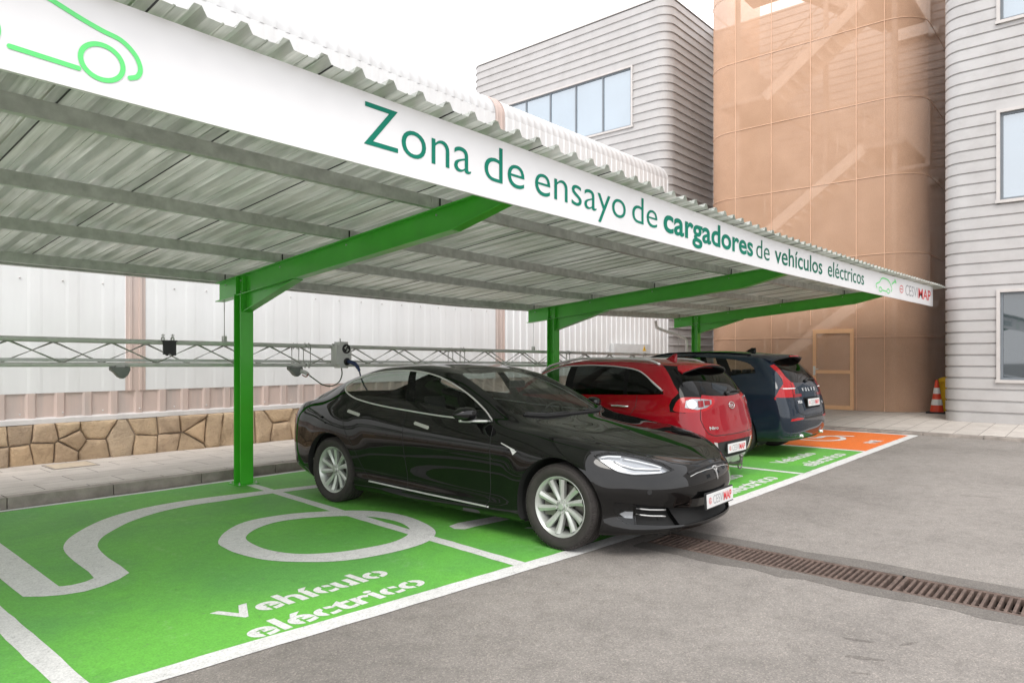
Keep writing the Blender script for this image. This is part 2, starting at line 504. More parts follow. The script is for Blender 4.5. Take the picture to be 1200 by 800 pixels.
gtext('Vehículo', 10.24, 11.70, 3.72, .215); gtext('eléctrico', 10.28, 11.94, 3.33, .225)
gtext('PMR', 13.70, 14.32, 3.36, .20, gaps=False)

def poly_sheet(name, outer, z, mat, inner=None):
    bm = bmesh.new()
    if inner is None:
        fill_poly(bm, [(x, y, z) for x, y in outer]); bmesh.ops.triangulate(bm, faces=bm.faces)
    else:
        n = 72
        def res(P):
            P = [np.array(p) for p in P]; P.append(P[0])
            d = np.cumsum([0]+[np.linalg.norm(P[i+1]-P[i]) for i in range(len(P)-1)])
            return [(np.interp(t, d, [p[0] for p in P]), np.interp(t, d, [p[1] for p in P])) for t in np.linspace(0, d[-1], n, endpoint=False)]
        A = [bm.verts.new((x, y, z)) for x, y in res(outer)]; B = [bm.verts.new((x, y, z)) for x, y in res(inner)]
        for i in range(n): bm.faces.new((A[i], A[(i+1) % n], B[(i+1) % n], B[i]))
    bm.normal_update()
    for f in bm.faces:
        if f.normal.z < 0: f.normal_flip()
    return structure(obj_from_bm(name, bm, mat))

# the painted charging cable: ring, hook and bars
RO = [(2.80, 5.71), (3.03, 6.02), (3.34, 6.23), (3.71, 6.22), (3.99, 6.09), (4.31, 5.82), (4.46, 5.47), (4.43, 5.07), (4.28, 4.66), (4.06, 4.45), (3.82, 4.37), (3.48, 4.38), (3.16, 4.48), (2.93, 4.70), (2.79, 4.95), (2.74, 5.26), (2.75, 5.49)]
RI = [(3.03, 5.68), (3.24, 5.89), (3.51, 5.99), (3.78, 5.92), (4.05, 5.74), (4.22, 5.49), (4.26, 5.17), (4.17, 4.88), (4.00, 4.70), (3.75, 4.61), (3.48, 4.64), (3.25, 4.72), (3.05, 4.89), (2.96, 5.14), (2.96, 5.42)]
ro = [tuple(p) for p in catmull(RO, 6, True)]; ri = [tuple(p) for p in catmull(RI, 6, True)]
def from_left(P):
    k = min(range(len(P)), key=lambda i: P[i][0]); return P[k:] + P[:k]
poly_sheet('bay_symbol', from_left(ro), WL + .0016, M['white_road'], from_left(ri))
up = [(1.80, 5.62), (1.83, 6.10), (1.88, 6.44), (1.97, 6.69), (2.1, 6.91), (2.3, 7.16), (2.51, 7.36), (2.76, 7.51), (3.04, 7.60), (3.37, 7.63), (3.70, 7.60), (4.14, 7.52), (4.60, 7.42), (5.2, 7.28)]
lo = [(2.01, 5.62), (2.03, 5.95), (2.08, 6.28), (2.15, 6.48), (2.24, 6.64), (2.37, 6.80), (2.58, 7.02), (2.84, 7.20), (3.08, 7.30), (3.35, 7.33), (3.66, 7.31), (4.10, 7.30), (4.60, 7.22), (5.2, 7.10)]
up = [tuple(p) for p in catmull(up, 4)]; lo = [tuple(p) for p in catmull(lo, 4)]
bm = bmesh.new()
def strip_between(A, B, z):
    n = max(len(A), len(B))
    A = [bm.verts.new((x, y, z)) for x, y in A]; B = [bm.verts.new((x, y, z)) for x, y in B]
    for i in range(n-1): bm.faces.new((A[i], A[i+1], B[i+1], B[i]))
ZS = WL + .0008
strip_between([(1.36, 7.35), (1.335, 5.60), (1.335, 5.36)], [(1.60, 7.35), (1.585, 6.6), (1.555, 5.42)], ZS)
foot_o = [(1.335, 5.36), (1.42, 5.27), (1.52, 5.205), (1.63, 5.175), (1.75, 5.205), (1.88, 5.28), (1.985, 5.38)]
foot_i = [(1.555, 5.42), (1.575, 5.405), (1.62, 5.387), (1.67, 5.39), (1.71, 5.398), (1.745, 5.42), (1.775, 5.44)]
strip_between(foot_o, foot_i, ZS)
strip_between([(1.985, 5.38)] + lo, [(1.775, 5.44)] + up, ZS)
bm.normal_update()
for f in bm.faces:
    if f.normal.z < 0: f.normal_flip()
structure(obj_from_bm('bay_symbol', bm, M['white_road']))
poly_sheet('bay_symbol', [(4.42, 4.55), (4.46, 4.66), (4.60, 4.69), (5.20, 4.58), (5.20, 4.40), (4.60, 4.47), (4.47, 4.47)], WL, M['white_road'])
# wheelchair sign of the orange bay: wheel arc, body, arm, foot bar
def band(pts, w):
    P = [np.array(p) for p in catmull(pts, 5)]; L_, R_ = [], []
    for i, p in enumerate(P):
        d = P[min(i+1, len(P)-1)] - P[max(i-1, 0)]; d = d/np.linalg.norm(d); n = np.array((-d[1], d[0]))
        L_.append(tuple(p+n*w/2)); R_.append(tuple(p-n*w/2))
    return L_ + R_[::-1]
poly_sheet('bay_symbol', band([(13.85, 4.95), (13.55, 4.70), (13.50, 4.35), (13.70, 4.08), (14.05, 4.0), (14.38, 4.12), (14.50, 4.35)], .10), WL, M['white_road'])
poly_sheet('bay_symbol', band([(13.95, 5.25), (13.93, 4.85), (13.93, 4.45), (14.30, 4.42), (14.55, 4.25), (14.72, 3.98)], .12), WL+.0008, M['white_road'])
poly_sheet('bay_symbol', band([(13.94, 4.78), (14.15, 4.78), (14.34, 4.78)], .10), WL+.0016, M['white_road'])
poly_sheet('bay_symbol', [(13.95+.12*math.cos(a), 5.45+.12*math.sin(a)) for a in np.linspace(0, 6.283, 17)[:-1]], WL, M['white_road'])

# ------------------------------------------------------------------ drain: channel and cast gratings
M['rust'] = simple('rusty_cast_iron', (.135, .095, .078), .75, metal=.25, var=.4, scale=18, bump=.35, bscale=120)
M['pit'] = simple('dark_wet_channel', (.020, .017, .015), .7, var=.3)
bm = bmesh.new()
bx(bm, DX0-.02, DX0, DY0, DY1, -.30, -.001); bx(bm, DX1, DX1+.02, DY0, DY1, -.30, -.001); bx(bm, DX0, DX1, DY0, DY1, -.32, -.30)
bx(bm, DX0, DX1, DY1, DY1+.02, -.3, -.001); bx(bm, DX0, DX1, DY0-.02, DY0, -.3, -.001)
structure(obj_from_bm('drain_channel', bm, M['pit']))
def grating(y0, y1):
    g = empty('drain_grating', ((DX0+DX1)/2, (y0+y1)/2, -.02)); w = (DX1-DX0)/2 - .004; l = (y1-y0)/2 - .006
    bm = bmesh.new()
    bx(bm, -w, -w+.030, -l, l, -.03, .022); bx(bm, w-.030, w, -l, l, -.03, .022)
    bx(bm, -w+.031, w-.031, -l, -l+.026, -.03, .021); bx(bm, -w+.031, w-.031, l-.026, l, -.03, .021)
    bevel_all(bm, .004, 1)
    obj_from_bm('frame', bm, M['rust'], g, smooth=True)
    n = int(round((2*l-.06)/.0415)); p = (2*l-.052)/n
    for k in range(1, n):
        y = -l + .026 + k*p
        bm = bmesh.new(); bx(bm, -w+.028, w-.028, y-.0095, y+.0095, -.035, .018); bevel_all(bm, .005, 2)
        o = obj_from_bm('bar', bm, M['rust'], g, smooth=True)
    bm = bmesh.new(); bx(bm, -.012, .012, -l+.027, l-.027, -.05, -.018)
    obj_from_bm('spine', bm, M['rust'], g)
    return g
gl = ['rusty slotted drain grating partly under the nose of the black car', 'full length rusty slotted drain grating, next one out from the black car',
      'rusty slotted drain grating cut by the right edge of the picture, beyond the joint']
for k, (a, b) in enumerate(((1.19+1.46, 3.02), (1.18, 1.19+1.455), (-.285, 1.175))):
    g = grating(a, b); tag(g, gl[k], 'drain grating', 'drain gratings set in the asphalt')

# ------------------------------------------------------------------ carport
def zt(x): return float(np.interp(x, [-6, 0, 3.83, 8.7, 13, 18.75], [3.14, 3.13, 3.09, 3.025, 3.06, 3.17]))
def zb(x): return float(np.interp(x, [-6, 0, 3.83, 8.7, 13, 18.75], [2.70, 2.70, 2.66, 2.640, 2.665, 2.72]))
YF = 3.348
def zs(x, y): return zt(x) + .012 - .0935*(y-YF)          # underside of the roof sheet
M['green'] = simple('green_gloss_paint', (.062, .46, .028), .36, var=.08, scale=3, coat=.25)
M['galv'] = simple('galvanised_steel', (.50, .515, .49), .48, metal=.35, var=.2, scale=9)

def sheet_mat():
    m, nt, b, L = new_mat('weathered_galvanised_sheet')
    tc = N(nt, 'ShaderNodeTexCoord')
    mp = N(nt, 'ShaderNodeMapping'); mp.inputs['Scale'].default_value = (9.0, .35, 1)
    L.new(tc.outputs['Object'], mp.inputs['Vector'])
    st = N(nt, 'ShaderNodeTexNoise', i_Scale=3.0, i_Detail=6.0, i_Roughness=.65); L.new(mp.outputs[0], st.inputs['Vector'])
    bl = N(nt, 'ShaderNodeTexNoise', i_Scale=1.1, i_Detail=4.0); L.new(tc.outputs['Object'], bl.inputs['Vector'])
    c1 = ramp(nt, [(.28, (.48, .50, .46)), (.5, (.62, .635, .595)), (.72, (.79, .79, .755))]); L.new(st.outputs['Fac'], c1.inputs[0])
    c2 = ramp(nt, [(.3, (.80, .82, .78)), (.7, (1.05, 1.05, 1.05))]); L.new(bl.outputs['Fac'], c2.inputs[0])
    x = mixc(nt, 1.0, c1.outputs[0], c2.outputs[0], 'MULTIPLY')
    L.new(x, b.inputs['Base Color'])
    b.inputs['Metallic'].default_value = .62
    mr = N(nt, 'ShaderNodeMapRange'); mr.inputs[3].default_value = .22; mr.inputs[4].default_value = .42
    L.new(st.outputs['Fac'], mr.inputs[0]); L.new(mr.outputs[0], b.inputs['Roughness'])
    return m
M['sheet'] = sheet_mat()
M['sign'] = simple('white_sign_panel', (.78, .78, .785), .38, var=.035, scale=1.2)
M['teal'] = simple('teal_vinyl', (.006, .190, .125), .55, var=.05, spec=.15)
M['teal2'] = simple('dark_green_vinyl', (.006, .14, .088), .55, var=.05, spec=.15)
M['lime'] = simple('light_green_vinyl', (.115, .72, .19), .4, var=.04)
M['grey_vinyl'] = simple('grey_vinyl', (.32, .32, .33), .4, var=.03)
M['red_vinyl'] = simple('red_vinyl', (.68, .04, .045), .4, var=.03)
M['black'] = simple('black_plastic', (.014, .014, .015), .45, var=.2)

port = empty('carport', (4.30, 8.12, 0)); tag(port, 'long cantilever carport with green steel frames, ribbed metal roof and white lettered fascia', 'carport')
PX = [4.30, 10.47, 16.32]
inv = Matrix.Translation((-4.30, -8.12, 0))
def cp(name, bm, mat, parent=None, smooth=False):
    """part of the carport modelled in world space"""
    bm.transform(inv)
    return obj_from_bm(name, bm, mat, parent or port, smooth)
PW = .165; YP = 8.115
for i, px in enumerate([PX[0]-6.1] + PX):
    dz = zt(px) - zt(4.3)
    # H-section column: two flanges across Y, web between
    bm = bmesh.new()
    top = zs(px, YP) - .105 - .23
    bx(bm, px-PW/2, px+PW/2, YP-PW/2, YP-PW/2+.012, 0.012, top); bx(bm, px-PW/2, px+PW/2, YP+PW/2-.012, YP+PW/2, 0.012, top)
    bx(bm, px-.004, px+.004, YP-PW/2+.012, YP+PW/2-.012, 0.012, top)
    bx(bm, px-PW/2-.05, px+PW/2+.05, YP-PW/2-.05, YP+PW/2+.05, .0, .0118)
    cp('post', bm, M['green'])
    # tapered I-beam cantilever with haunch
    bm = bmesh.new()
    bt = lambda y: zs(px, y) - .105
    y_t, y_e, y_tip = 8.72, 4.40, 3.46
    h = .232
    web = [(y_t, bt(y_t)-.008), (y_t, bt(y_t)-h+.008), (y_e, bt(y_e)-h+.008), (y_tip, bt(y_tip)-.09), (y_tip, bt(y_tip)-.008)]
    prism(bm, web, 'x', px-.005, px+.005)
    def flange(P, w, t):
        for (ya, za), (yb, zb_) in zip(P[:-1], P[1:]): bar(bm, (px, ya, za), (px, yb, zb_), w, t)
    flange([(y_t, bt(y_t)-.004), (y_tip, bt(y_tip)-.004)], .12, .010)
    flange([(y_t, bt(y_t)-h), (y_e, bt(y_e)-h)], .12, .010); flange([(y_e, bt(y_e)-h+.002), (y_tip, bt(y_tip)-.094)], .118, .010)
    bx(bm, px-.058, px+.058, YP-.085, YP-.077, bt(YP)-h+.006, bt(YP)-.010); bx(bm, px-.058, px+.058, YP+.077, YP+.085, bt(YP)-h+.006, bt(YP)-.012)
    cp('beam', bm, M['green'])
    bm = bmesh.new()
    yb, yf = YP-PW/2-.001, 6.92
    prism(bm, [(yb, bt(yb)-h-.006), (yb, 2.10+dz), (yf, bt(yf)-h-.006)], 'x', px-.005, px+.005)
    bar(bm, (px, yb, 2.10+dz), (px, yf-.02, bt(yf)-h-.012), .115, .010)
    cp('haunch', bm, M['green'])
# purlins: C sections along X carried on the beams
for py in (4.65, 6.00, 7.27, 8.62):
    bm = bmesh.new()
    xs = list(np.linspace(-5.5, 18.7, 23))
    for xa, xb in zip(xs[:-1], xs[1:]):
        za, zb_ = zs(xa, py), zs(xb, py)
        for (dy, z0, w, t) in ((-.028, -.052, .0025, .096), (0, -.002, .060, .003), (0, -.1015, .060, .003), (.029, -.009, .0025, .012), (.029, -.094, .0025, .012)):
            bar(bm, (xa, py+dy, za+z0), (xb, py+dy, zb_+z0), w, t)
    cp('purlin', bm, M['galv'])
    for px in PX:                                   # cleat at each frame
        bm = bmesh.new(); bx(bm, px-.10, px+.10, py-.036, py-.0305, zs(px, py)-.10, zs(px, py)-.008)
        bx(bm, px-.006, px+.006, py-.044, py-.037, zs(px, py)-.10, zs(px, py)-.008, 1)
        cp('cleat', bm, [M['galv'], M['black']])
# roof sheets: trapezoid ribs along Y, laid four ribs at a time with a dark lap
PITCH = .2279; X0R = 2.63 - 34*PITCH
prof = []                                            # (dx, dz) along one pitch
for dx, dz in ((0, .048), (.018, .048), (.044, 0.004), (.114, 0.0), (.116, .006), (.126, .006), (.128, 0.0), (.184, .004), (.210, .048)): prof.append((dx, dz))
ys_ = [3.235, 4.0, 5.0, 6.0, 7.0, 8.0, 8.86]
npan = 4; k = 0; sheet = 0
while X0R + k*PITCH < 18.72:
    bm = bmesh.new(); cols = []
    for r_ in range(npan):
        for dx, dz in prof:
            x = X0R + (k + r_)*PITCH + dx
            cols.append([bm.verts.new((x, y, zs(x, y) + dz + (.0015 if sheet % 2 else 0))) for y in ys_])
    x = X0R + (k + npan)*PITCH + .012
    cols.append([bm.verts.new((x, y, zs(x, y) + .0455 + (.0015 if sheet % 2 else 0))) for y in ys_])
    for A, B in zip(cols[:-1], cols[1:]):
        for j in range(len(ys_)-1): bm.faces.new((A[j], B[j], B[j+1], A[j+1]))
    ge = bmesh.ops.solidify(bm, geom=list(bm.faces), thickness=-.0012)
    # dark lap line of the overlapping edge
    if sheet:
        x = X0R + k*PITCH + .052
        for ya, yb in zip(ys_[:-1], ys_[1:]): bar(bm, (x, ya, zs(x, ya)+.0015), (x, yb, zs(x, yb)+.0015), .007, .006, 1)
    cp('roof_sheet', bm, [M['sheet'], M['black']])
    k += npan; sheet += 1
# rear gutter edge
bm = bmesh.new()
for xa, xb in zip(xs[:-1], xs[1:]): bar(bm, (xa, 8.92, zs(xa, 8.92)-.03), (xb, 8.92, zs(xb, 8.92)-.03), .09, .085)
cp('gutter', bm, M['galv'])
# fascia with the lettering
fxs = list(np.linspace(-5.5, 18.66, 60))
bm = bmesh.new()
rows_ = []
for dy, fz in ((0, zb), (0, zt), (.022, zt), (.022, zb)):
    rows_.append([bm.verts.new((x, YF+dy, fz(x))) for x in fxs])
for i in range(4):
    a, b = rows_[i], rows_[(i+1) % 4]
    for j in range(len(fxs)-1): bm.faces.new((a[j], a[j+1], b[j+1], b[j]))
bm.faces.new([r_[0] for r_ in rows_]); bm.faces.new([r_[-1] for r_ in rows_][::-1])
bmesh.ops.recalc_face_normals(bm, faces=bm.faces)
fascia = cp('fascia', bm, M['sign'])
YT = YF - .003
def sgn(x, v):
    """point on the fascia face: v = 0 at the foot, 1 at the top"""
    return (x, YT, zb(x) + (zt(x)-zb(x))*v)
def sign_text(bm, s, x0, x1, base, cap, bold=0.0, mi=0):
    def fn(px, py): return (px, YT, zb(px) + (zt(px)-zb(px))*(base+py))
    return add_text(bm, s, fn, bold, mi, x0, x1, 0.0, cap)
BASE, CAP = .285, .585
def sign_part(bm, name, mats):
    bm.normal_update()
    for f in bm.faces:
        if f.normal.y > 0: f.normal_flip()
    cp(name, bm, mats, None).parent = fascia
for w, a, b, bo, mi in (('Zona', 2.516, 3.407, -.007, 0), ('de', 3.54, 3.97, -.007, 0), ('ensayo', 4.095, 5.37, -.007, 0), ('de', 5.48, 5.93, -.007, 0), ('cargadores', 6.05, 8.21, .022, 0),
                       ('de', 8.31, 8.73, -.004, 1), ('vehículos', 8.90, 10.76, .010, 1), ('eléctricos', 11.02, 12.95, .003, 1)):
    bm = bmesh.new(); sign_text(bm, w, a, b, BASE, CAP, bo, 0); sign_part(bm, 'lettering', [M['teal2' if mi else 'teal']])
def flat_band(bm, pts, w, mi=0, closed=False):
    """stroke of width w following 2-D (x, v*h) points on the fascia"""
    P = [np.array(p) for p in (catmull(pts, 6, closed) if len(pts) > 2 else pts)]; n = len(P); pr = []
    for i, p in enumerate(P):
        d = (P[(i+1) % n]-P[i-1]) if closed else P[min(i+1, n-1)]-P[max(i-1, 0)]
        d = d/np.linalg.norm(d); q = np.array((-d[1], d[0]))
        pr.append((bm.verts.new((p[0]+q[0]*w/2, YT, p[1]+q[1]*w/2)), bm.verts.new((p[0]-q[0]*w/2, YT, p[1]-q[1]*w/2))))
    for i in range(n if closed else n-1):
        a, b = pr[i], pr[(i+1) % n]; f = bm.faces.new((a[0], a[1], b[1], b[0])); f.material_index = mi
    if not closed:
        for (c, p) in ((P[0], 0), (P[-1], 1)):
            bm.faces.new([bm.verts.new((c[0]+w/2*math.cos(t), YT-.0006, c[1]+w/2*math.sin(t))) for t in np.linspace(0, 6.283, 15)[:-1]]).material_index = mi
k_ = .8713
def kz(z): return 1.553 + (z-1.553)*k_
bm = bmesh.new()
ring = [(1.290*k_+.084*math.cos(t), kz(3.020)+.075*math.sin(t)) for t in np.linspace(0, 6.283, 25)[:-1]]
flat_band(bm, ring, .021, 0, True)
ring = [(.755*k_+.091*math.cos(t), kz(3.03)+.082*math.sin(t)) for t in np.linspace(0, 6.283, 25)[:-1]]
flat_band(bm, ring, .021, 0, True)
flat_band(bm, [(.905*k_, kz(2.972)), (1.185*k_, kz(2.958))], .021)
flat_band(bm, [(x*k_, kz(z)) for x, z in ((.40, 3.30), (.62, 3.32), (.85, 3.31), (1.00, 3.265), (1.06, 3.250), (1.12, 3.230), (1.20, 3.203), (1.29, 3.178), (1.38, 3.158), (1.445, 3.105), (1.470, 3.045), (1.457, 3.0), (1.42, 2.98))], .021)
sign_part(bm, 'car_outline', [M['lime']])
# small car pictogram and company name at the far end
bm = bmesh.new()
cx_, cz = 14.3, .45
def qv(x, v): return (x, zb(x)+(zt(x)-zb(x))*v)
flat_band(bm, [qv(13.78, .30), qv(13.72, .45), qv(13.95, .58), qv(14.15, .78), qv(14.55, .76), qv(14.75, .58), qv(14.85, .40), qv(14.78, .26)], .025)
for c in (14.02, 14.58):
    flat_band(bm, [(c+.10*math.cos(t), qv(c, .26)[1]+.040*math.sin(t)) for t in np.linspace(0, 6.283, 15)[:-1]], .022, 0, True)
flat_band(bm, [qv(14.16, .24), qv(14.45, .23)], .022)
flat_band(bm, [qv(14.85, .62), qv(14.98, .72), qv(15.10, .78)], .030); flat_band(bm, [qv(15.08, .84), qv(15.16, .74)], .05)
sign_part(bm, 'car_pictogram', [M['lime']])
bm = bmesh.new()
flat_band(bm, [(15.62+.15*math.cos(t), qv(15.6, .50)[1]+.068*math.sin(t)) for t in np.linspace(.3, 6.0, 15)], .018, 1)
flat_band(bm, [qv(15.49, .50), qv(15.74, .50)], .018, 1)
sign_part(bm, 'company_mark', [M['lime'], M['red_vinyl']])
bm = bmesh.new()
for f in sign_text(bm, 'CESVI', 15.95, 17.05, .26, .50, -.004, 2): pass
sign_text(bm, 'MAP', 17.14, 18.40, .26, .50, .010, 1)
sign_part(bm, 'company_name', [M['lime'], M['red_vinyl'], M['grey_vinyl']])

bm_b = None
for px in PX:
    bm = bmesh.new()
    for sx in (-1, 1):
        for sy in (-1, 1):
            lathe(bm, [(.014, 0), (.014, .012), (.006, .012), (.006, .030), (0, .030)], 'z', 6, 0, (px+sx*(PW/2+.025), YP+sy*(PW/2+.025), .012))
        for z_ in (-.19, -.05):
            for yy in (YP-.05, YP+.05): lathe(bm, [(.011, 0), (.011, sx*.010), (0, sx*.010)], 'x', 6, 0, (px+sx*.0055, yy, zs(px, yy)-.105+z_))
        for k_2 in range(4): lathe(bm, [(.009, 0), (.009, sx*.010), (0, sx*.010)], 'x', 6, 0, (px+sx*.0055, (4.65, 6.0, 7.27, 8.55)[k_2], zs(px, (4.65, 6.0, 7.27, 8.55)[k_2])-.15))
    cp('bolt_set', bm, M['galv'])
# ------------------------------------------------------------------ aluminium box truss under the rear edge of the canopy
M['alu'] = simple('aluminium_tube', (.62, .62, .60), .5, metal=.1, var=.1)
M['alu_plain'] = simple('pale_aluminium_tray', (.62, .63, .62), .5, metal=.2, var=.06)
def tz(x): return 1.455 - .0105*(x-4.0)
TY0, TY1, TH = 8.455, 8.745, .265
truss = empty('box_truss', (4.3, 8.6, 1.45)); tag(truss, 'long aluminium box truss hung along the back of the carport', 'truss')
TI = Matrix.Translation((-4.3, -8.6, -1.45))
def tp(name, bm, mat, smooth=True):
    bm.transform(TI); return obj_from_bm(name, bm, mat, truss, smooth)
XA, XB = -4.6, 16.0
for y in (TY0, TY1):
    for h in (0, TH):
        bm = bmesh.new(); tube(bm, [(x, y, tz(x)+h) for x in (XA, 0, 6, 12, XB)], .026, 10); tp('chord', bm, M['alu'])
secs = []
x = 1.42
joints = [x-6.0, x-3.0, x, x+3.98, x+6.98, x+9.98, x+12.98]
for a, b in zip(joints[:-1], joints[1:]):
    n = max(2, int(round((b-a-.2)/.5))); n += n % 2
    p = (b-a-.16)/n
    bm = bmesh.new()
    for side, y in ((0, TY0), (1, TY1)):
        P = []
        for i in range(n+1):
            xx = a+.08+i*p; P.append((xx, y, tz(xx) + (.02 if (i+side) % 2 == 0 else TH-.02)))
        for q, r_ in zip(P[:-1], P[1:]): tube(bm, [q, r_], .0125, 6)
    for h in (0, TH):
        for i in range(n):
            x0, x1 = a+.08+i*p, a+.08+(i+1)*p
            tube(bm, [(x0, TY0 if i % 2 else TY1, tz(x0)+h), (x1, TY1 if i % 2 else TY0, tz(x1)+h)], .0125, 6)
    for xx in (a+.055, b-.055):
        for y in (TY0, TY1): tube(bm, [(xx, y, tz(xx)), (xx, y, tz(xx)+TH)], .011, 6)
        for h in (0, TH): tube(bm, [(xx, TY0, tz(xx)+h), (xx, TY1, tz(xx)+h)], .011, 6)
    tp('bracing', bm, M['alu'])
    bm = bmesh.new()
    for y in (TY0, TY1):
        for h in (0, TH):
            for xx in (b-.03, b+.03): tube(bm, [(xx-.012, y, tz(xx)+h), (xx+.012, y, tz(xx)+h)], .031, 10)
            for xx in (b-.03, b+.03): tube(bm, [(xx, y, tz(xx)+h-.045), (xx, y, tz(xx)+h+.045)], .006, 6)
    tp('coupler', bm, M['galv'])
bm = bmesh.new(); bar(bm, (XA, 8.66, tz(XA)+.050), (XB, 8.66, tz(XB)+.050), .10, .036); tp('cable_tray', bm, M['alu_plain'], False)
for px in PX:
    bm = bmesh.new(); tube(bm, [(px+.0, 8.60, zs(px, 8.60)-.335), (px, 8.60, tz(px)+TH+.05)], .006, 6)
    bx(bm, px-.02, px+.02, 8.57, 8.63, tz(px)+TH+.03, tz(px)+TH+.10); bx(bm, px-.035, px+.035, TY0+.024, TY1-.024, tz(px)+TH-.01, tz(px)+TH+.028)
    tp('hanger', bm, M['galv'])

# black clamp plate hooked on the truss
M['rubber'] = simple('dark_rubber', (.018, .018, .018), .6, var=.2)
cl = empty('clamp_plate', (3.54, 8.40, 1.58)); tag(cl, 'black notched plate clamped on the aluminium truss with two hooks', 'clamp')
bm = bmesh.new()
prism(bm, [(-.072, .15), (-.072, .0), (-.045, .0), (-.030, -.018), (-.012, .004), (.012, .004), (.030, -.012), (.072, -.012), (.072, .15), (.085, .15), (.085, .165), (-.085, .165), (-.085, .15)], 'y', -.012, .022)
bevel_all(bm, .003, 1); obj_from_bm('plate', bm, M['black'], cl, smooth=True)
for sx in (-.055, .055):
    bm = bmesh.new()
    tube(bm, catmull([(sx, .055, .12), (sx, .020, .150), (sx, .025, .192), (sx, .055, .205), (sx, .085, .19), (sx, .092, .16)], 5), .010, 8)
    tube(bm, [(sx-.018, .05, .225), (sx+.018, .05, .225)], .007, 6); tube(bm, [(sx, .05, .20), (sx, .05, .24)], .006, 6)
    obj_from_bm('hook', bm, M['galv'], cl, smooth=True)

# grey connector holders hanging under the truss
M['grey_plastic'] = simple('grey_plastic', (.17, .18, .17), .5, var=.1)
M['pale_plastic'] = simple('pale_grey_plastic', (.58, .58, .57), .42, var=.05)
def holder(x, label):
    h = empty('connector_holder', (x, 8.43, tz(x)-.03)); tag(h, label, 'holder', 'grey connector holders under the truss')
    bm = bmesh.new()
    prism(bm, [(-.100, .006), (.095, .006), (.098, -.030), (.075, -.085), (.040, -.118), (.018, -.126), (-.020, -.105), (-.062, -.055), (-.098, -.030)], 'y', -.045, .045)
    bevel_all(bm, .014, 3); obj_from_bm('shell', bm, M['grey_plastic'], h, smooth=True)
    bm = bmesh.new(); bx(bm, -.05, .05, -.02, .02, .004, .024); obj_from_bm('bracket', bm, M['galv'], h)
    return h
holder(3.01, 'dark grey connector holder under the truss near the stone wall, left of the nearest post')
holder(5.20, 'dark grey connector holder with a plug in it beside the white charger')

# wall charger on the truss, with its cables
ch = empty('wall_charger', (5.89, 8.36, 1.58)); tag(ch, 'pale grey wall charger with black round emblem fixed on the truss above the black car', 'charger')
bm = bmesh.new(); bx(bm, -.125, .125, -.075, .065, -.185, .185); bmesh.ops.bevel(bm, geom=[e for e in bm.edges if abs((e.verts[0].co-e.verts[1].co).y) > .1], offset=.055, segments=6, affect='EDGES')
bevel_all(bm, .012, 3); obj_from_bm('casing', bm, M['pale_plastic'], ch, smooth=True)
bm = bmesh.new(); lathe(bm, [(0, -.084), (.066, -.084), (.068, -.080), (.068, -.073)], 'y', 32, 0, (.035, 0, .085)); em = obj_from_bm('emblem', bm, M['black'], ch, smooth=True)
bm = bmesh.new()
for P in ([(.035, .125), (.012, .098), (.030, .080), (.012, .086), (-.006, .098)], [(.035, .045), (.058, .072), (.040, .090), (.058, .084), (.076, .072)]):
    prism(bm, P, 'y', -.087, -.0842)
for P in ([(.005, .100), (.030, .128), (.042, .122), (.022, .098)], [(.065, .070), (.040, .042), (.028, .048), (.048, .072)]): prism(bm, P, 'y', -.0875, -.0846)
obj_from_bm('bolt_mark', bm, M['pale_plastic'], em)
bm = bmesh.new(); lathe(bm, [(0, -.10), (.040, -.10), (.052, -.088), (.054, -.07)], 'y', 28, 0, (.045, 0, -.095)); obj_from_bm('socket', bm, M['black'], ch, smooth=True)
bm = bmesh.new(); bx(bm, .060, .115, -.077, -.0752, -.005, .004); obj_from_bm('status_strip', bm, M['grey_vinyl'], ch)
bm = bmesh.new(); tube(bm, [(0, .02, .18), (0, .02, .23)], .012, 8); bx(bm, -.09, .09, .066, .09, .04, .16); obj_from_bm('mount', bm, M['galv'], ch)
M['cable_green'] = simple('dark_green_cable', (.045, .07, .035), .5, var=.2)
M['cable_blue'] = simple('blue_black_cable', (.012, .02, .06), .45, var=.2)
M['blue_plastic'] = simple('blue_plastic', (.012, .035, .12), .4, var=.1)
cb = empty('hanging_cable', (5.55, 8.35, 1.2)); tag(cb, 'dark green cable looping from the charger foot to the grey plug', 'cable')
bm = bmesh.new(); tube(bm, catmull([(5.89-5.55, .0, .20), (.345, -.005, .10), (.29, -.01, .0), (.16, -.02, -.055), (.02, -.02, -.03), (-.10, -.01, .045), (-.17, 0, .095)], 10), .0085, 8)
obj_from_bm('lead', bm, M['cable_green'], cb, smooth=True)
bm = bmesh.new(); tube(bm, [(-.16, 0, .088), (-.20, .005, .118), (-.225, .02, .14), (-.30, .04, .165)], [.016, .026, .028, .030], 12); obj_from_bm('plug', bm, M['pale_plastic'], cb, smooth=True)
bm = bmesh.new(); tube(bm, catmull([(-.215, -.025, .118), (-.26, -.05, .085), (-.31, -.03, .11)], 6), .008, 8); obj_from_bm('grip', bm, simple('terracotta_plastic', (.30, .11, .08), .5), cb, smooth=True)
cc = empty('charging_cable', (5.94, 8.25, 1.48)); tag(cc, 'blue black charging cable running from the charger to the back of the black car', 'cable')
bm = bmesh.new(); tube(bm, catmull([(0, .01, .005), (.005, -.06, -.005), (.03, -.12, -.035), (.055, -.15, -.09), (.065, -.16, -.13)], 6), [.026]*6+[.03]*6+[.026]*6+[.02]*6+[.013], 12)
obj_from_bm('plug', bm, M['blue_plastic'], cc, smooth=True)
bm = bmesh.new(); tube(bm, catmull([(.064, -.158, -.12), (.085, -.19, -.25), (.10, -.30, -.40), (.14, -.52, -.56), (.20, -.70, -.62), (.26, -.80, -.60)], 8), .011, 8)
obj_from_bm('lead', bm, M['cable_blue'], cc, smooth=True)

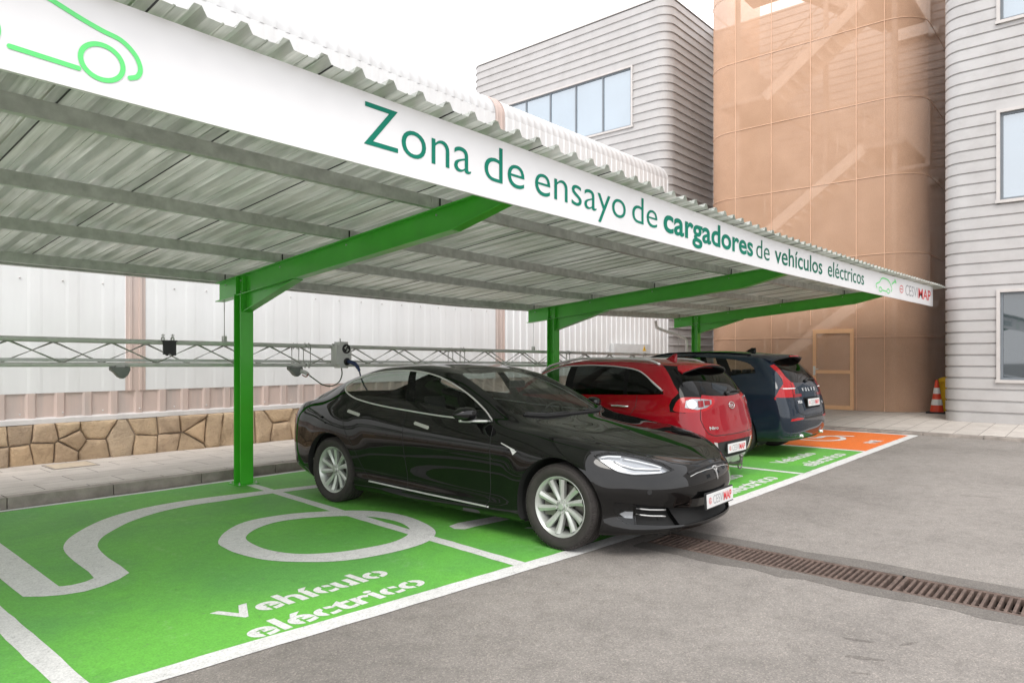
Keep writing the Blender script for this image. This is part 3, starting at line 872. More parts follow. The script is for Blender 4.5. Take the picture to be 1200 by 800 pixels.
# ------------------------------------------------------------------ white warehouse behind, on its low stone wall
def ribbed_mat(name, base, var=.06, stain=None, scale=(1, 1, .12), rough=.5):
    m, nt, b, L = new_mat(name)
    tc = N(nt, 'ShaderNodeTexCoord'); mp = N(nt, 'ShaderNodeMapping'); mp.inputs['Scale'].default_value = scale; L.new(tc.outputs['Object'], mp.inputs['Vector'])
    n1 = N(nt, 'ShaderNodeTexNoise', i_Scale=3.5, i_Detail=7.0, i_Roughness=.65); L.new(mp.outputs[0], n1.inputs['Vector'])
    st = stain or tuple(c*(1-3*var) for c in base)
    c1 = ramp(nt, [(.30, st), (.55, base), (.75, tuple(min(1, c*(1+var)) for c in base))]); L.new(n1.outputs['Fac'], c1.inputs[0])
    n2 = N(nt, 'ShaderNodeTexNoise', i_Scale=.6, i_Detail=4.0); L.new(tc.outputs['Object'], n2.inputs['Vector'])
    c2 = ramp(nt, [(.35, (.92, .91, .90)), (.65, (1, 1, 1))]); L.new(n2.outputs['Fac'], c2.inputs[0])
    L.new(mixc(nt, .8, c1.outputs[0], c2.outputs[0], 'MULTIPLY'), b.inputs['Base Color']); b.inputs['Roughness'].default_value = rough
    return m
M['white_sheet'] = ribbed_mat('white_ribbed_cladding', (.735, .74, .745), .02)
M['eave_sheet'] = ribbed_mat('toned_down_roof_sheet', (.60, .605, .61), .02)  # wall white darkened in colour against the full skylight on eave and roof
M['pink_sheet'] = ribbed_mat('pinkish_translucent_sheet', (.56, .445, .40), .06, (.42, .37, .35))
M['sill'] = ribbed_mat('grey_sill_flashing', (.60, .58, .57), .05)
M['stone_back'] = simple('stone_wall_joint', (.30, .24, .185), .95, var=.3, scale=14, bump=.5, bscale=60)

wh = empty('warehouse', (7.0, 11.0, 0)); tag(wh, 'white ribbed warehouse with rounded eave and pinkish lower band behind the carport', 'warehouse')
WI = Matrix.Translation((-7.0, -11.0, 0))
def wp(name, bm, mat, smooth=False):
    bm.transform(WI); return obj_from_bm(name, bm, mat, wh, smooth)
WX0, WX1 = -14.0, 20.15
def rib_sheet(bm, x0, x1, curve, pitch, depth, out=None):
    """curve: list of (y, z, ny, nz); ribs run along the curve"""
    x = x0; cols = []
    while x < x1 - 1e-6:
        for dx, d in ((0, 0), (.30, 0), (.38, 1), (.62, 1), (.70, 0)):
            xx = min(x + dx*pitch, x1)
            cols.append([bm.verts.new((xx, y + ny*d*depth, z + nz*d*depth)) for y, z, ny, nz in curve])
        x += pitch
    cols.append([bm.verts.new((x1, y, z)) for y, z, ny, nz in curve])
    for A, B in zip(cols[:-1], cols[1:]):
        for j in range(len(curve)-1):
            try: bm.faces.new((A[j], B[j], B[j+1], A[j+1]))
            except ValueError: pass
    bmesh.ops.remove_doubles(bm, verts=bm.verts, dist=1e-5)
ER = .50; ZE = 7.70
wall_c = [(11.0, 1.062, -1, 0), (11.0, ZE-ER, -1, 0)]
eave_c = [(11.0+ER-ER*math.cos(t), ZE-ER+ER*math.sin(t), -math.cos(t), math.sin(t)) for t in np.linspace(0, R(84), 10)]
roof_c = [eave_c[-1], (20.5, 8.3, 0, 1)]
bays = [(WX0, 4.00), (4.28, 12.00), (12.30, WX1)]
for a, b in bays:
    bm = bmesh.new(); rib_sheet(bm, a, b, wall_c, *((.45, .004) if b < 12.1 else (.25, .022))); wp('wall', bm, M['white_sheet'])
    bm = bmesh.new(); rib_sheet(bm, a, b, eave_c, .25, .010); wp('eave', bm, M['eave_sheet'], 60)
    bm = bmesh.new(); rib_sheet(bm, a, b, roof_c, .25, .022); wp('roof', bm, M['eave_sheet'])
for a, b in ((4.0, 4.28), (12.0, 12.30)):
    bm = bmesh.new(); rib_sheet(bm, a, b, [(10.99, 1.062, -1, 0)] + [(y-.01, z, ny, nz) for y, z, ny, nz in eave_c], .14, .02); wp('translucent_strip', bm, M['pink_sheet'], 60)
bm = bmesh.new(); rib_sheet(bm, WX0, WX1, [(11.02, .68, -1, 0), (11.02, 1.062, -1, 0)], .34, .03); wp('lower_band', bm, M['pink_sheet'])
bm = bmesh.new(); prism(bm, [(11.03, .74), (10.945, .715), (10.94, .655), (10.955, .655), (10.96, .70), (11.03, .70)], 'x', WX0, WX1); wp('sill_flashing', bm, M['sill'])
bm = bmesh.new()
x = WX0 + .2
while x < WX1:
    for z in (.79, 2.6, 4.4): bmesh.ops.create_uvsphere(bm, u_segments=8, v_segments=5, radius=.012, matrix=Matrix.Translation((x, 10.988, z)))
    x += .5
wp('screw', bm, M['sill'], 'all')
bm = bmesh.new(); bx(bm, WX1, WX1+.03, 11.0, 20.5, .1, ZE-.35); wp('end_wall', bm, M['white_sheet'])
bm = bmesh.new(); bx(bm, WX0, WX1, 11.04, 11.12, .1, 1.06); wp('lower_backing', bm, M['sill'])

# stone wall: irregular stones with recessed joints
sw = empty('stone_wall', (7.0, 10.97, 0)); tag(sw, 'low wall of irregular ochre stones under the white warehouse', 'stone wall')
SI = Matrix.Translation((-7.0, -10.97, 0))
bm = bmesh.new(); bx(bm, WX0, WX1, 10.965, 11.03, .05, .655); bm.transform(SI); obj_from_bm('joint_backing', bm, M['stone_back'], sw)
def stone_mat():
    m, nt, b, L = new_mat('ochre_stone')
    at = N(nt, 'ShaderNodeVertexColor', layer_name='tone'); tc = N(nt, 'ShaderNodeTexCoord')
    n1 = N(nt, 'ShaderNodeTexNoise', i_Scale=5.5, i_Detail=9.0, i_Roughness=.72, i_Distortion=.5); L.new(tc.outputs['Object'], n1.inputs['Vector'])
    c = ramp(nt, [(.25, (.55, .50, .46)), (.45, (.92, .90, .88)), (.74, (1.18, 1.15, 1.10))]); L.new(n1.outputs['Fac'], c.inputs[0])
    L.new(mixc(nt, .85, at.outputs[0], c.outputs[0], 'MULTIPLY'), b.inputs['Base Color']); b.inputs['Roughness'].default_value = .9
    n2 = N(nt, 'ShaderNodeTexNoise', i_Scale=28.0, i_Detail=6.0, i_Roughness=.7); L.new(tc.outputs['Object'], n2.inputs['Vector'])
    bp = N(nt, 'ShaderNodeBump', i_Strength=1.0, i_Distance=.03); L.new(n2.outputs['Fac'], bp.inputs['Height']); L.new(bp.outputs[0], b.inputs['Normal'])
    return m
def clip_half(P, n, d):
    out = []
    for i in range(len(P)):
        a, b = P[i], P[(i+1) % len(P)]; da, db = n[0]*a[0]+n[1]*a[1]-d, n[0]*b[0]+n[1]*b[1]-d
        if da <= 0: out.append(a)
        if da*db < 0: t = da/(da-db); out.append((a[0]+t*(b[0]-a[0]), a[1]+t*(b[1]-a[1])))
    return out
rs = random.Random(12)
seeds = []
x = 0.0
while x < 16.0:
    w = rs.uniform(.22, .42)
    k = rs.random()
    if k < .30: seeds += [(x+w/2, .36+rs.uniform(-.05, .05))]
    elif k < .72: seeds += [(x+w*.45, .24+rs.uniform(-.04, .06)), (x+w*.55+rs.uniform(-.08, .08), .54+rs.uniform(-.04, .04))]
    else: seeds += [(x+w*.3, .22+rs.uniform(-.03, .03)), (x+w*.75, .40), (x+w*.4, .58)]
    x += w
bm = bmesh.new(); lay = bm.loops.layers.float_color.new('tone')
tones = [(.545, .41, .275), (.57, .435, .295), (.52, .39, .265), (.555, .41, .275), (.53, .40, .28), (.58, .455, .325), (.50, .38, .27), (.56, .41, .265)]
for i, sd in enumerate(seeds):
    P = [(sd[0]-.6, .095), (sd[0]+.6, .095), (sd[0]+.6, .652), (sd[0]-.6, .652)]
    for q in seeds:
        if q is sd or abs(q[0]-sd[0]) > 1.1: continue
        n = (q[0]-sd[0], q[1]-sd[1]); l = math.hypot(*n); n = (n[0]/l, n[1]/l)
        P = clip_half(P, n, n[0]*(sd[0]+q[0])/2 + n[1]*(sd[1]+q[1])/2 - .0065)
        if len(P) < 3: break
    if len(P) < 3: continue
    # wobble the outline a little, then raise a rounded face
    Q = []
    for a, b in zip(P, P[1:]+P[:1]):
        m_ = max(1, int(math.dist(a, b)/.07))
        for k in range(m_):
            t = k/m_; j = .006 if k else 0
            Q.append((a[0]+(b[0]-a[0])*t + rs.uniform(-j, j), a[1]+(b[1]-a[1])*t + rs.uniform(-j, j)))
    cxx = sum(p[0] for p in Q)/len(Q); czz = sum(p[1] for p in Q)/len(Q)
    tilt = (rs.uniform(-.09, .09), rs.uniform(-.12, .12)); out_ = rs.uniform(.03, .07); rings = []
    for sc, dep in ((1.0, 0.0), (.985, .45), (.94, .85), (.80, 1.0), (.45, 1.06)):
        rings.append([bm.verts.new((cxx+(p[0]-cxx)*sc, 10.965 - out_*dep - dep*((p[0]-cxx)*tilt[0]+(p[1]-czz)*tilt[1]) - dep*rs.uniform(0, .005), czz+(p[1]-czz)*sc)) for p in Q])
    fs = []
    for A, B in zip(rings[:-1], rings[1:]):
        for k in range(len(Q)): fs.append(bm.faces.new((A[k], A[(k+1) % len(Q)], B[(k+1) % len(Q)], B[k])))
    fs.append(bm.faces.new(rings[-1]))
    t = rs.choice(tones); q_ = rs.uniform(.72, 1.05); t = tuple(c*q_ for c in t)
    for f in fs:
        f.smooth = True
        for l_ in f.loops: l_[lay] = (*t, 1)
bmesh.ops.recalc_face_normals(bm, faces=bm.faces)
bm.transform(SI); obj_from_bm('stonework', bm, stone_mat(), sw, smooth=50)

# grey plate with a warning triangle on the warehouse
M['yellow'] = simple('yellow_plastic', (.75, .46, .02), .45, var=.08)
eb = empty('electrical_cabinet', (17.8, 10.93, 1.75)); tag(eb, 'long pale grey cabinet with a yellow warning triangle on the white warehouse', 'cabinet')
bm = bmesh.new(); bx(bm, -1.0, 1.0, -.08, .045, -.25, .18); bevel_all(bm, .012, 2); obj_from_bm('case', bm, simple('pale_grey_cabinet', (.56, .57, .57), .5), eb, smooth=True)
bm = bmesh.new(); prism(bm, [(.55, -.02), (.75, -.02), (.65, .14)], 'y', -.084, -.0805); wt = obj_from_bm('warning_triangle', bm, M['yellow'], eb)
bm = bmesh.new(); prism(bm, [(.655, .09), (.63, .045), (.65, .045), (.64, .0), (.672, .055), (.652, .055)], 'y', -.0875, -.0845); obj_from_bm('bolt_mark', bm, M['black'], wt)
# rainwater pipe from the gutter to the third post
M['white_pipe'] = simple('white_pipe', (.66, .66, .64), .45, var=.05)
bm = bmesh.new(); tube(bm, catmull([(15.72, 8.92, 2.46), (15.72, 8.90, 2.33), (15.76, 8.86, 2.27), (16.10, 8.48, 2.08), (16.22, 8.35, 2.0), (16.24, 8.33, 1.9)], 6) + [Vector((16.24, 8.33, .03))], .035, 12)
cp('downpipe', bm, M['white_pipe'], smooth=True)

# ------------------------------------------------------------------ grey clad buildings
M['clad'] = ribbed_mat('grey_horizontal_cladding', (.47, .458, .452), .04, (.415, .402, .395), scale=(.5, .5, .6), rough=.42)
def glass_mat(name, tint, rough=.02):
    m, nt, b, L = new_mat(name)
    b.inputs['Base Color'].default_value = (*tint, 1); b.inputs['Roughness'].default_value = rough; b.inputs['Metallic'].default_value = .0
    b.inputs['Specular IOR Level'].default_value = 1.0; b.inputs['IOR'].default_value = 2.1; b.inputs['Coat Weight'].default_value = .3
    tc = N(nt, 'ShaderNodeTexCoord'); n1 = N(nt, 'ShaderNodeTexNoise', i_Scale=.35, i_Detail=2.0); L.new(tc.outputs['Object'], n1.inputs['Vector'])
    bp = N(nt, 'ShaderNodeBump', i_Strength=.05, i_Distance=.2); L.new(n1.outputs['Fac'], bp.inputs['Height']); L.new(bp.outputs[0], b.inputs['Normal'])
    c = ramp(nt, [(.3, tuple(x*.85 for x in tint)), (.7, tuple(x*1.1 for x in tint))]); L.new(n1.outputs['Fac'], c.inputs[0]); L.new(c.outputs[0], b.inputs['Base Color'])
    return m
M['blue_glass'] = glass_mat('bluish_window_glass', (.20, .27, .33))
M['dark_glass'] = glass_mat('dark_window_glass', (.03, .045, .055)); M['dark_glass'].node_tree.nodes['Principled BSDF'].inputs['IOR'].default_value = 1.6
M['frame'] = simple('pale_window_frame', (.52, .49, .47), .5, var=.05)
M['mullion'] = simple('dark_grey_mullion', (.16, .18, .20), .45, var=.05)

def clad(bm, path, z0, z1, pitch, depth, holes=(), sign=1):
    """horizontal ribbed cladding along a plan path; outward = right of the path * sign; holes: (s0, s1, z0, z1) along path length"""
    P = [np.array(p, float) for p in path]
    S = [0.0]
    for a, b in zip(P[:-1], P[1:]): S.append(S[-1] + float(np.linalg.norm(b-a)))
    cuts = sorted(set([h for ho in holes for h in ho[:2]]))
    Q = []
    for i in range(len(P)-1):
        Q.append((S[i], P[i]))
        for c in cuts:
            if S[i] + 1e-4 < c < S[i+1] - 1e-4: Q.append((c, P[i] + (P[i+1]-P[i])*(c-S[i])/(S[i+1]-S[i])))
    Q.append((S[-1], P[-1])); n = len(Q)
    nor = []
    for i in range(n):
        d = Q[min(i+1, n-1)][1] - Q[max(i-1, 0)][1]; d = d/np.linalg.norm(d); nor.append(np.array((d[1], -d[0]))*sign)
    zz = []
    z = z0
    while z < z1:
        for f, o in ((0, 0), (.775, 0), (.780, 1.0), (.90, 1.0), (.96, 0)):
            if z + f*pitch < z1: zz.append((z + f*pitch, o*depth))
        z += pitch
    zz.append((z1, 0)); hz = sorted(set([h for ho in holes for h in ho[2:4]]))
    for h in hz: zz.append((h, 0.0))
    zz.sort()
    G = [[bm.verts.new((*(Q[i][1] + nor[i]*o), z)) for z, o in zz] for i in range(n)]
    for i in range(n-1):
        sm = (Q[i][0] + Q[i+1][0])/2
        for j in range(len(zz)-1):
            zm = (zz[j][0] + zz[j+1][0])/2
            if any(a < sm < b and c < zm < d for a, b, c, d in holes): continue
            if zz[j+1][0] - zz[j][0] < 1e-6: continue
            f = bm.faces.new((G[i][j], G[i+1][j], G[i+1][j+1], G[i][j+1]))
    bmesh.ops.recalc_face_normals(bm, faces=bm.faces)
def arc(cx, cy, r, a0, a1, n=8): return [(cx + r*math.cos(R(a)), cy + r*math.sin(R(a))) for a in np.linspace(a0, a1, n+1)]

def window_x(parent, x, y0, y1, z0, z1, panes, glass, off):
    """window in a wall facing -X: frame, mullions and a pane each; y0 > y1; off = parent's origin"""
    ox, oy = off
    bm = bmesh.new(); t = .065
    bx(bm, x-.045, x+.10, y1-t, y1, z0-t, z1+t); bx(bm, x-.045, x+.10, y0, y0+t, z0-t, z1+t)
    bx(bm, x-.045, x+.10, y1, y0, z1, z1+t); bx(bm, x-.060, x+.10, y1-t-.02, y0+t+.02, z0-t, z0)
    bmesh.ops.translate(bm, vec=(-ox, -oy, 0), verts=bm.verts); w = obj_from_bm('window', bm, M['frame'], parent)
    ys = np.linspace(y0, y1, panes+1)
    bm = bmesh.new()
    for yy in ys[1:-1]: bx(bm, x+.02, x+.09, yy-.03, yy+.03, z0, z1)
    bx(bm, x+.021, x+.089, y1, y1+.05, z0, z1); bx(bm, x+.021, x+.089, y0-.05, y0, z0, z1); bx(bm, x+.022, x+.088, y1, y0, z0, z0+.05); bx(bm, x+.022, x+.088, y1, y0, z1-.05, z1)
    bmesh.ops.translate(bm, vec=(-ox, -oy, 0), verts=bm.verts); obj_from_bm('mullion', bm, M['mullion'], w)
    for a, b in zip(ys[:-1], ys[1:]):
        bm = bmesh.new(); bx(bm, x+.055, x+.062, b+.025, a-.025, z0+.02, z1-.02)
        bmesh.ops.translate(bm, vec=(-ox, -oy, 0), verts=bm.verts); obj_from_bm('pane', bm, glass, w)
    return w

# far grey building above the warehouse roof
GX, GY0, GY1, GH = 21.2, 11.55, 20.75, 13.72
gb = empty('office_building', (GX, 15, 0)); tag(gb, 'grey ribbed building with a blue window band rising behind the white warehouse', 'building')
path = [(34, GY0)] + arc(GX+.45, GY0+.45, .45, 270, 180) + [(GX, 12.0+.02), (GX, GY1-.45)] + arc(GX+.45, GY1-.45, .45, 180, 90) + [(34, GY1)]
seg = []
acc = 0.0
for a, b in zip(path[:-1], path[1:]):
    if abs(a[0]-GX) < 1e-6 and abs(b[0]-GX) < 1e-6 and abs(b[1]-a[1]) > 1: s_flat = acc - (0 if a[1] > 12 else 0); y_flat = a[1]
    acc += math.dist(a, b)
bm = bmesh.new()
clad(bm, path, 0, GH, .287, .036, [(s_flat + 12.98 - y_flat, s_flat + 19.0 - y_flat, 9.62, 11.66)], -1)
bmesh.ops.translate(bm, vec=(-GX, -15, 0), verts=bm.verts); obj_from_bm('wall', bm, M['clad'], gb, smooth=14)
bm = bmesh.new(); prism(bm, [(x+.0, y) for x, y in path], 'z', GH-.03, GH+.05); bmesh.ops.translate(bm, vec=(-GX, -15, 0), verts=bm.verts); obj_from_bm('roof', bm, M['frame'], gb)
window_x(gb, GX, 19.0, 12.98, 9.62, 11.66, 5, M['blue_glass'], (GX, 15))

# near grey building at the right edge
BX, BY = 18.30, 3.10
rb = empty('clad_building', (BX, 0, 0)); tag(rb, 'pale grey ribbed building with rounded corner and tall windows beside the traffic cone', 'building')
path = [(24.55, BY), (BX+.40, BY)] + arc(BX+.40, BY-.40, .40, 90, 180)[1:] + [(BX, -22)]
s0 = 24.55-(BX+.40) + .40*math.pi/2
holes = []
for y0, y1 in ((2.02, .2), (-1.6, -3.4), (-5.2, -7.0)):
    for za, zb_ in ((1.06, 2.94), (4.92, 6.80), (8.78, 10.66)): holes.append((s0 + (BY-.40) - y0, s0 + (BY-.40) - y1, za, zb_))
bm = bmesh.new(); clad(bm, path, .12, 13.0, .2505, .032, holes, -1)
bmesh.ops.translate(bm, vec=(-BX, 0, 0), verts=bm.verts); obj_from_bm('wall', bm, M['clad'], rb, smooth=14)
bm = bmesh.new(); prism(bm, [(24.55, BY), (BX+.2, BY), (BX, BY-.2), (BX, -22), (24.55, -22)], 'z', 12.99, 13.1); bmesh.ops.translate(bm, vec=(-BX, 0, 0), verts=bm.verts); obj_from_bm('roof', bm, M['frame'], rb)
for y0, y1 in ((2.02, .2), (-1.6, -3.4), (-5.2, -7.0)):
    for za, zb_ in ((1.06, 2.94), (4.92, 6.80), (8.78, 10.66)): window_x(rb, BX, y0, y1, za, zb_, 2, M['dark_glass'] if za < 2 else M['blue_glass'], (BX, 0))  # panes toned by floor: reflections of sky and yard put into the colour
bm = bmesh.new(); bx(bm, BX-.03, BX+.2, -22, BY-.4, .06, .115); bmesh.ops.translate(bm, vec=(-BX, 0, 0), verts=bm.verts); obj_from_bm('plinth', bm, M['kerb'], rb)

# recessed facade behind the stair tower
lk = empty('link_facade', (24.6, 6, 0)); tag(lk, 'narrow grey ribbed facade in the recess between mesh tower and pale building', 'building')
bm = bmesh.new(); clad(bm, [(24.6, 11.54), (24.6, -2)], .1, 13.65, .25, .034, (), -1)
bmesh.ops.translate(bm, vec=(-24.6, -6, 0), verts=bm.verts); obj_from_bm('wall', bm, M['clad'], lk)
bm = bmesh.new(); bx(bm, .06, 9.3, -8, 5.5, 13.60, 13.65); obj_from_bm('roof', bm, M['frame'], lk)
lamp_lab = ['small white wall lamp in the recess, topmost of three', 'small white wall lamp in the recess, middle of three', 'small white wall lamp in the recess, lowest just beyond the sign end']
for k, z in enumerate((11.43, 6.88, 3.14)):
    wl = empty('wall_lamp', (24.56, 4.36, z)); tag(wl, lamp_lab[k], 'wall lamp', 'wall lamps in the recess')
    bm = bmesh.new(); bx(bm, -.16, .0, -.14, .14, -.12, .12); bevel_all(bm, .02, 2); obj_from_bm('housing', bm, M['pale_plastic'], wl, smooth=True)
    bm = bmesh.new(); bx(bm, -.176, -.161, -.11, .11, -.09, .09); bevel_all(bm, .006, 2); obj_from_bm('diffuser', bm, M['white_pipe'], wl, smooth=True)

# ------------------------------------------------------------------ stair tower behind copper coloured mesh
def mesh_mat(fac):
    m, nt, b, L = new_mat('copper_coloured_mesh')
    tc = N(nt, 'ShaderNodeTexCoord'); n1 = N(nt, 'ShaderNodeTexNoise', i_Scale=1.3, i_Detail=6.0); L.new(tc.outputs['Object'], n1.inputs['Vector'])
    c = ramp(nt, [(.3, (.60, .365, .235)), (.7, (.69, .43, .285))]); L.new(n1.outputs['Fac'], c.inputs[0]); L.new(c.outputs[0], b.inputs['Base Color'])
    b.inputs['Roughness'].default_value = .8; b.inputs['Specular IOR Level'].default_value = .15
    tr = N(nt, 'ShaderNodeBsdfTransparent'); mx = N(nt, 'ShaderNodeMixShader')
    # fine woven strands, open between them
    w1 = N(nt, 'ShaderNodeTexNoise', i_Scale=55.0, i_Detail=2.0); L.new(tc.outputs['Object'], w1.inputs['Vector'])
    mr = N(nt, 'ShaderNodeMapRange'); mr.inputs[1].default_value = .3; mr.inputs[2].default_value = .7; mr.inputs[3].default_value = fac-.07; mr.inputs[4].default_value = fac+.07
    L.new(w1.outputs['Fac'], mr.inputs[0]); L.new(mr.outputs[0], mx.inputs[0])
    L.new(tr.outputs[0], mx.inputs[1]); L.new(b.outputs[0], mx.inputs[2]); L.new(mx.outputs[0], nt.nodes['Material Output'].inputs['Surface'])
    return m
M['mesh'] = mesh_mat(.64)
M['mesh_frame'] = simple('pale_copper_frame', (.66, .42, .28), .5, var=.06)
M['door_frame'] = simple('copper_door_frame', (.72, .43, .24), .45, var=.05)
M['stair'] = simple('stair_steel', (.40, .36, .33), .6, var=.1)
TX, TY = 20.10, 6.6
tw = empty('stair_tower', (TX, TY, .1)); tag(tw, 'tall rounded stair tower wrapped in copper coloured mesh, with a mesh door', 'stair tower')
TWI = Matrix.Translation((-TX, -TY, -.1))
def twp(name, bm, mat, smooth=False, parent=None):
    bm.transform(TWI); return obj_from_bm(name, bm, mat, parent or tw, smooth)
RL, RR = .9, .9; YL, YR = 9.75, 3.85; TH_ = 14.6
plan = [(24.55, YL)] + arc(TX+RL, YL-RL, RL, 90, 180, 14) + arc(TX+RR, YR+RR, RR, 180, 270, 14) + [(24.55, YR)]
DYa, DYb, DZ = 6.49, 5.44, 2.30
bm = bmesh.new(); P = []
for a, b in zip(plan[:-1], plan[1:]):
    P.append(a)
    if abs(a[0]-TX) < 1e-6 and abs(b[0]-TX) < 1e-6: P += [(TX, DYa), (TX, DYb)]
P.append(plan[-1])
zl = [.13, DZ, TH_]
V = [[bm.verts.new((x, y, z)) for z in zl] for x, y in P]
for i in range(len(P)-1):
    for j in range(2):
        if j == 0 and P[i] == (TX, DYa): continue
        f = bm.faces.new((V[i][j], V[i+1][j], V[i+1][j+1], V[i][j+1])); f.smooth = True
twp('mesh_skin', bm, M['mesh'])
# seams: uprights and hoops a little proud of the mesh
for y in (8.72, 7.65, 6.56, 5.44-.06, 4.70):
    bm = bmesh.new(); bx(bm, TX-.018, TX-.004, y-.009, y+.009, .13 if not (DYb < y < DYa + .1) else DZ+.12, TH_); twp('upright', bm, M['mesh_frame'])
outer = [(x, y) for x, y in plan]
def hoop(z, w=.016, o=.010):
    bm = bmesh.new(); pts = []
    for i, (x, y) in enumerate(outer):
        d = np.array(outer[min(i+1, len(outer)-1)]) - np.array(outer[max(i-1, 0)]); d = d/np.linalg.norm(d)
        pts.append((x - d[1]*-o*-1, y + d[0]*-o, z) if False else (x + d[1]*o, y - d[0]*o, z))
    for a, b in zip(pts[:-1], pts[1:]): bar(bm, a, b, .012, w)
    return bm
for z in (2.08, 4.24, 6.27, 8.26, 10.29, 12.33, TH_):
    bm = hoop(z)
    twp('hoop', bm, M['mesh_frame'])
# the mesh door
dr = None
bm = bmesh.new()
w = .085
bx(bm, TX-.05, TX+.01, DYa-w, DYa, .13, DZ); bx(bm, TX-.05, TX+.01, DYb, DYb+w, .13, DZ); bx(bm, TX-.05, TX+.01, DYb+w, DYa-w, DZ-.11, DZ); bx(bm, TX-.05, TX+.01, DYb+w, DYa-w, .13, .24)
bx(bm, TX-.048, TX+.008, DYb+w, DYa-w, 1.10, 1.19)
dr = twp('door', bm, M['door_frame'])
def sub(name, bm, mat, smooth=False):
    bm.transform(TWI); return obj_from_bm(name, bm, mat, dr, smooth)
bm = bmesh.new(); fill_poly(bm, [(TX-.02, DYa-w, .24), (TX-.02, DYb+w, .24), (TX-.02, DYb+w, 1.10), (TX-.02, DYa-w, 1.10)]); fill_poly(bm, [(TX-.02, DYa-w, 1.19), (TX-.02, DYb+w, 1.19), (TX-.02, DYb+w, DZ-.11), (TX-.02, DYa-w, DZ-.11)]); sub('mesh_panel', bm, M['mesh'])
bm = bmesh.new(); bx(bm, TX-.066, TX-.05, DYa-.075, DYa-.015, 1.05, 1.30); tube(bm, [(TX-.06, DYa-.045, 1.22), (TX-.11, DYa-.045, 1.22), (TX-.115, DYa-.17, 1.22)], .011, 8); sub('handle', bm, M['alu'], True)
# flights and landings inside; an added wall darkens the gap beside the tower
M['stair_pale'] = simple('pale_stair_stringer', (.78, .72, .66), .6, var=.06)
def flight(xa, xb, ya, yb, za, zb_):
    bm = bmesh.new()
    for x in (xa, xb): bar(bm, (x, ya, za), (x, yb, zb_), .05, .30)
    n = 12
    for k in range(n):
        t = (k+.5)/n; y = ya + (yb-ya)*t; z = za + (zb_-za)*t
        bx(bm, xa+.03, xb-.03, y-.15, y+.15, z-.02, z+.02)
    for x in (xa, xb): tube(bm, [(x, ya, za+1.05), (x, yb, zb_+1.05)], .022, 8)
    for k in range(0, n+1, 3):
        t = k/n; y = ya + (yb-ya)*t; z = za + (zb_-za)*t
        for x in (xa, xb): tube(bm, [(x, y, z), (x, y, z+1.05)], .014, 6)
    return bm
for z in (.13, 4.21, 8.29):
    twp('stair_flight', flight(20.75, 21.75, 8.1, 5.35, z + 1.0, z + 3.04), M['stair_pale'])
    twp('stair_flight', flight(22.0, 23.0, 5.35, 8.1, z + 3.04, z + 5.08), M['stair'])
    bm = bmesh.new(); bx(bm, 20.6, 23.2, 4.35, 5.34, z + 2.96, z + 3.08); twp('landing', bm, M['stair'])
    bm = bmesh.new(); bx(bm, 20.6, 23.2, 8.12, 9.45, z + 5.0, z + 5.12); twp('landing', bm, M['stair'])
bm = bmesh.new(); bx(bm, 21.9, 24.54, 9.38, 9.56, .1, 11.2); twp('added_shade_wall', bm, M['stair'])  # added only to keep light out of the gap beside the tower
for y, x in ((8.95, 20.8), (4.6, 20.75), (6.7, 21.88)):
    bm = bmesh.new(); bx(bm, x-.06, x+.06, y-.06, y+.06, .1, TH_); twp('column', bm, M['stair'])
M['white_door'] = simple('pale_door_leaf', (.66, .62, .58), .5, var=.03)
for z in (3.2, 7.35, 11.4):
    bm = bmesh.new(); bx(bm, 24.42, 24.50, 4.45, 5.5, z, z+2.1); twp('stair_door', bm, M['white_door'])

# traffic cone and the yellow drum behind it
M['cone_o'] = simple('orange_red_plastic', (.70, .065, .022), .45, var=.08)
M['cone_w'] = simple('white_reflective_band', (.74, .74, .72), .4, var=.05)
cn = empty('traffic_cone', (20.55, 3.60, .118)); tag(cn, 'orange and white striped traffic cone standing beside the mesh tower', 'traffic cone')
bm = bmesh.new(); bx(bm, -.21, .21, -.21, .21, 0, .045); bevel_all(bm, .015, 2); obj_from_bm('base', bm, M['rubber'], cn, smooth=True)
cr = lambda z: .155 - (.155-.032)*(z-.045)/.80
for i, (a, b) in enumerate(((.045, .21), (.21, .36), (.36, .50), (.50, .65), (.65, .845))):
    bm = bmesh.new(); e = .002 if i % 2 else 0
    prof_ = [(cr(a)+e, a), (cr(b)+e, b)] + ([(.02, b), (.0, b-.01)] if i == 4 else [])
    lathe(bm, prof_, 'z', 28); obj_from_bm('white_band' if i % 2 else 'cone_body', bm, M['cone_w' if i % 2 else 'cone_o'], cn, smooth=True)
yd = empty('yellow_drum', (21.45, 3.50, .118)); tag(yd, 'yellow plastic drum half hidden behind the traffic cone', 'drum')
bm = bmesh.new(); lathe(bm, [(.0, 0), (.19, 0), (.21, .03), (.215, .30), (.225, .31), (.225, .35), (.215, .36), (.205, .78), (0, .78)], 'z', 28); obj_from_bm('drum', bm, M['yellow'], yd, smooth=40)
bm = bmesh.new(); lathe(bm, [(.235, .76), (.24, .80), (.22, .86), (.12, .90), (0, .905)], 'z', 28); obj_from_bm('lid', bm, M['yellow'], yd, smooth=40)
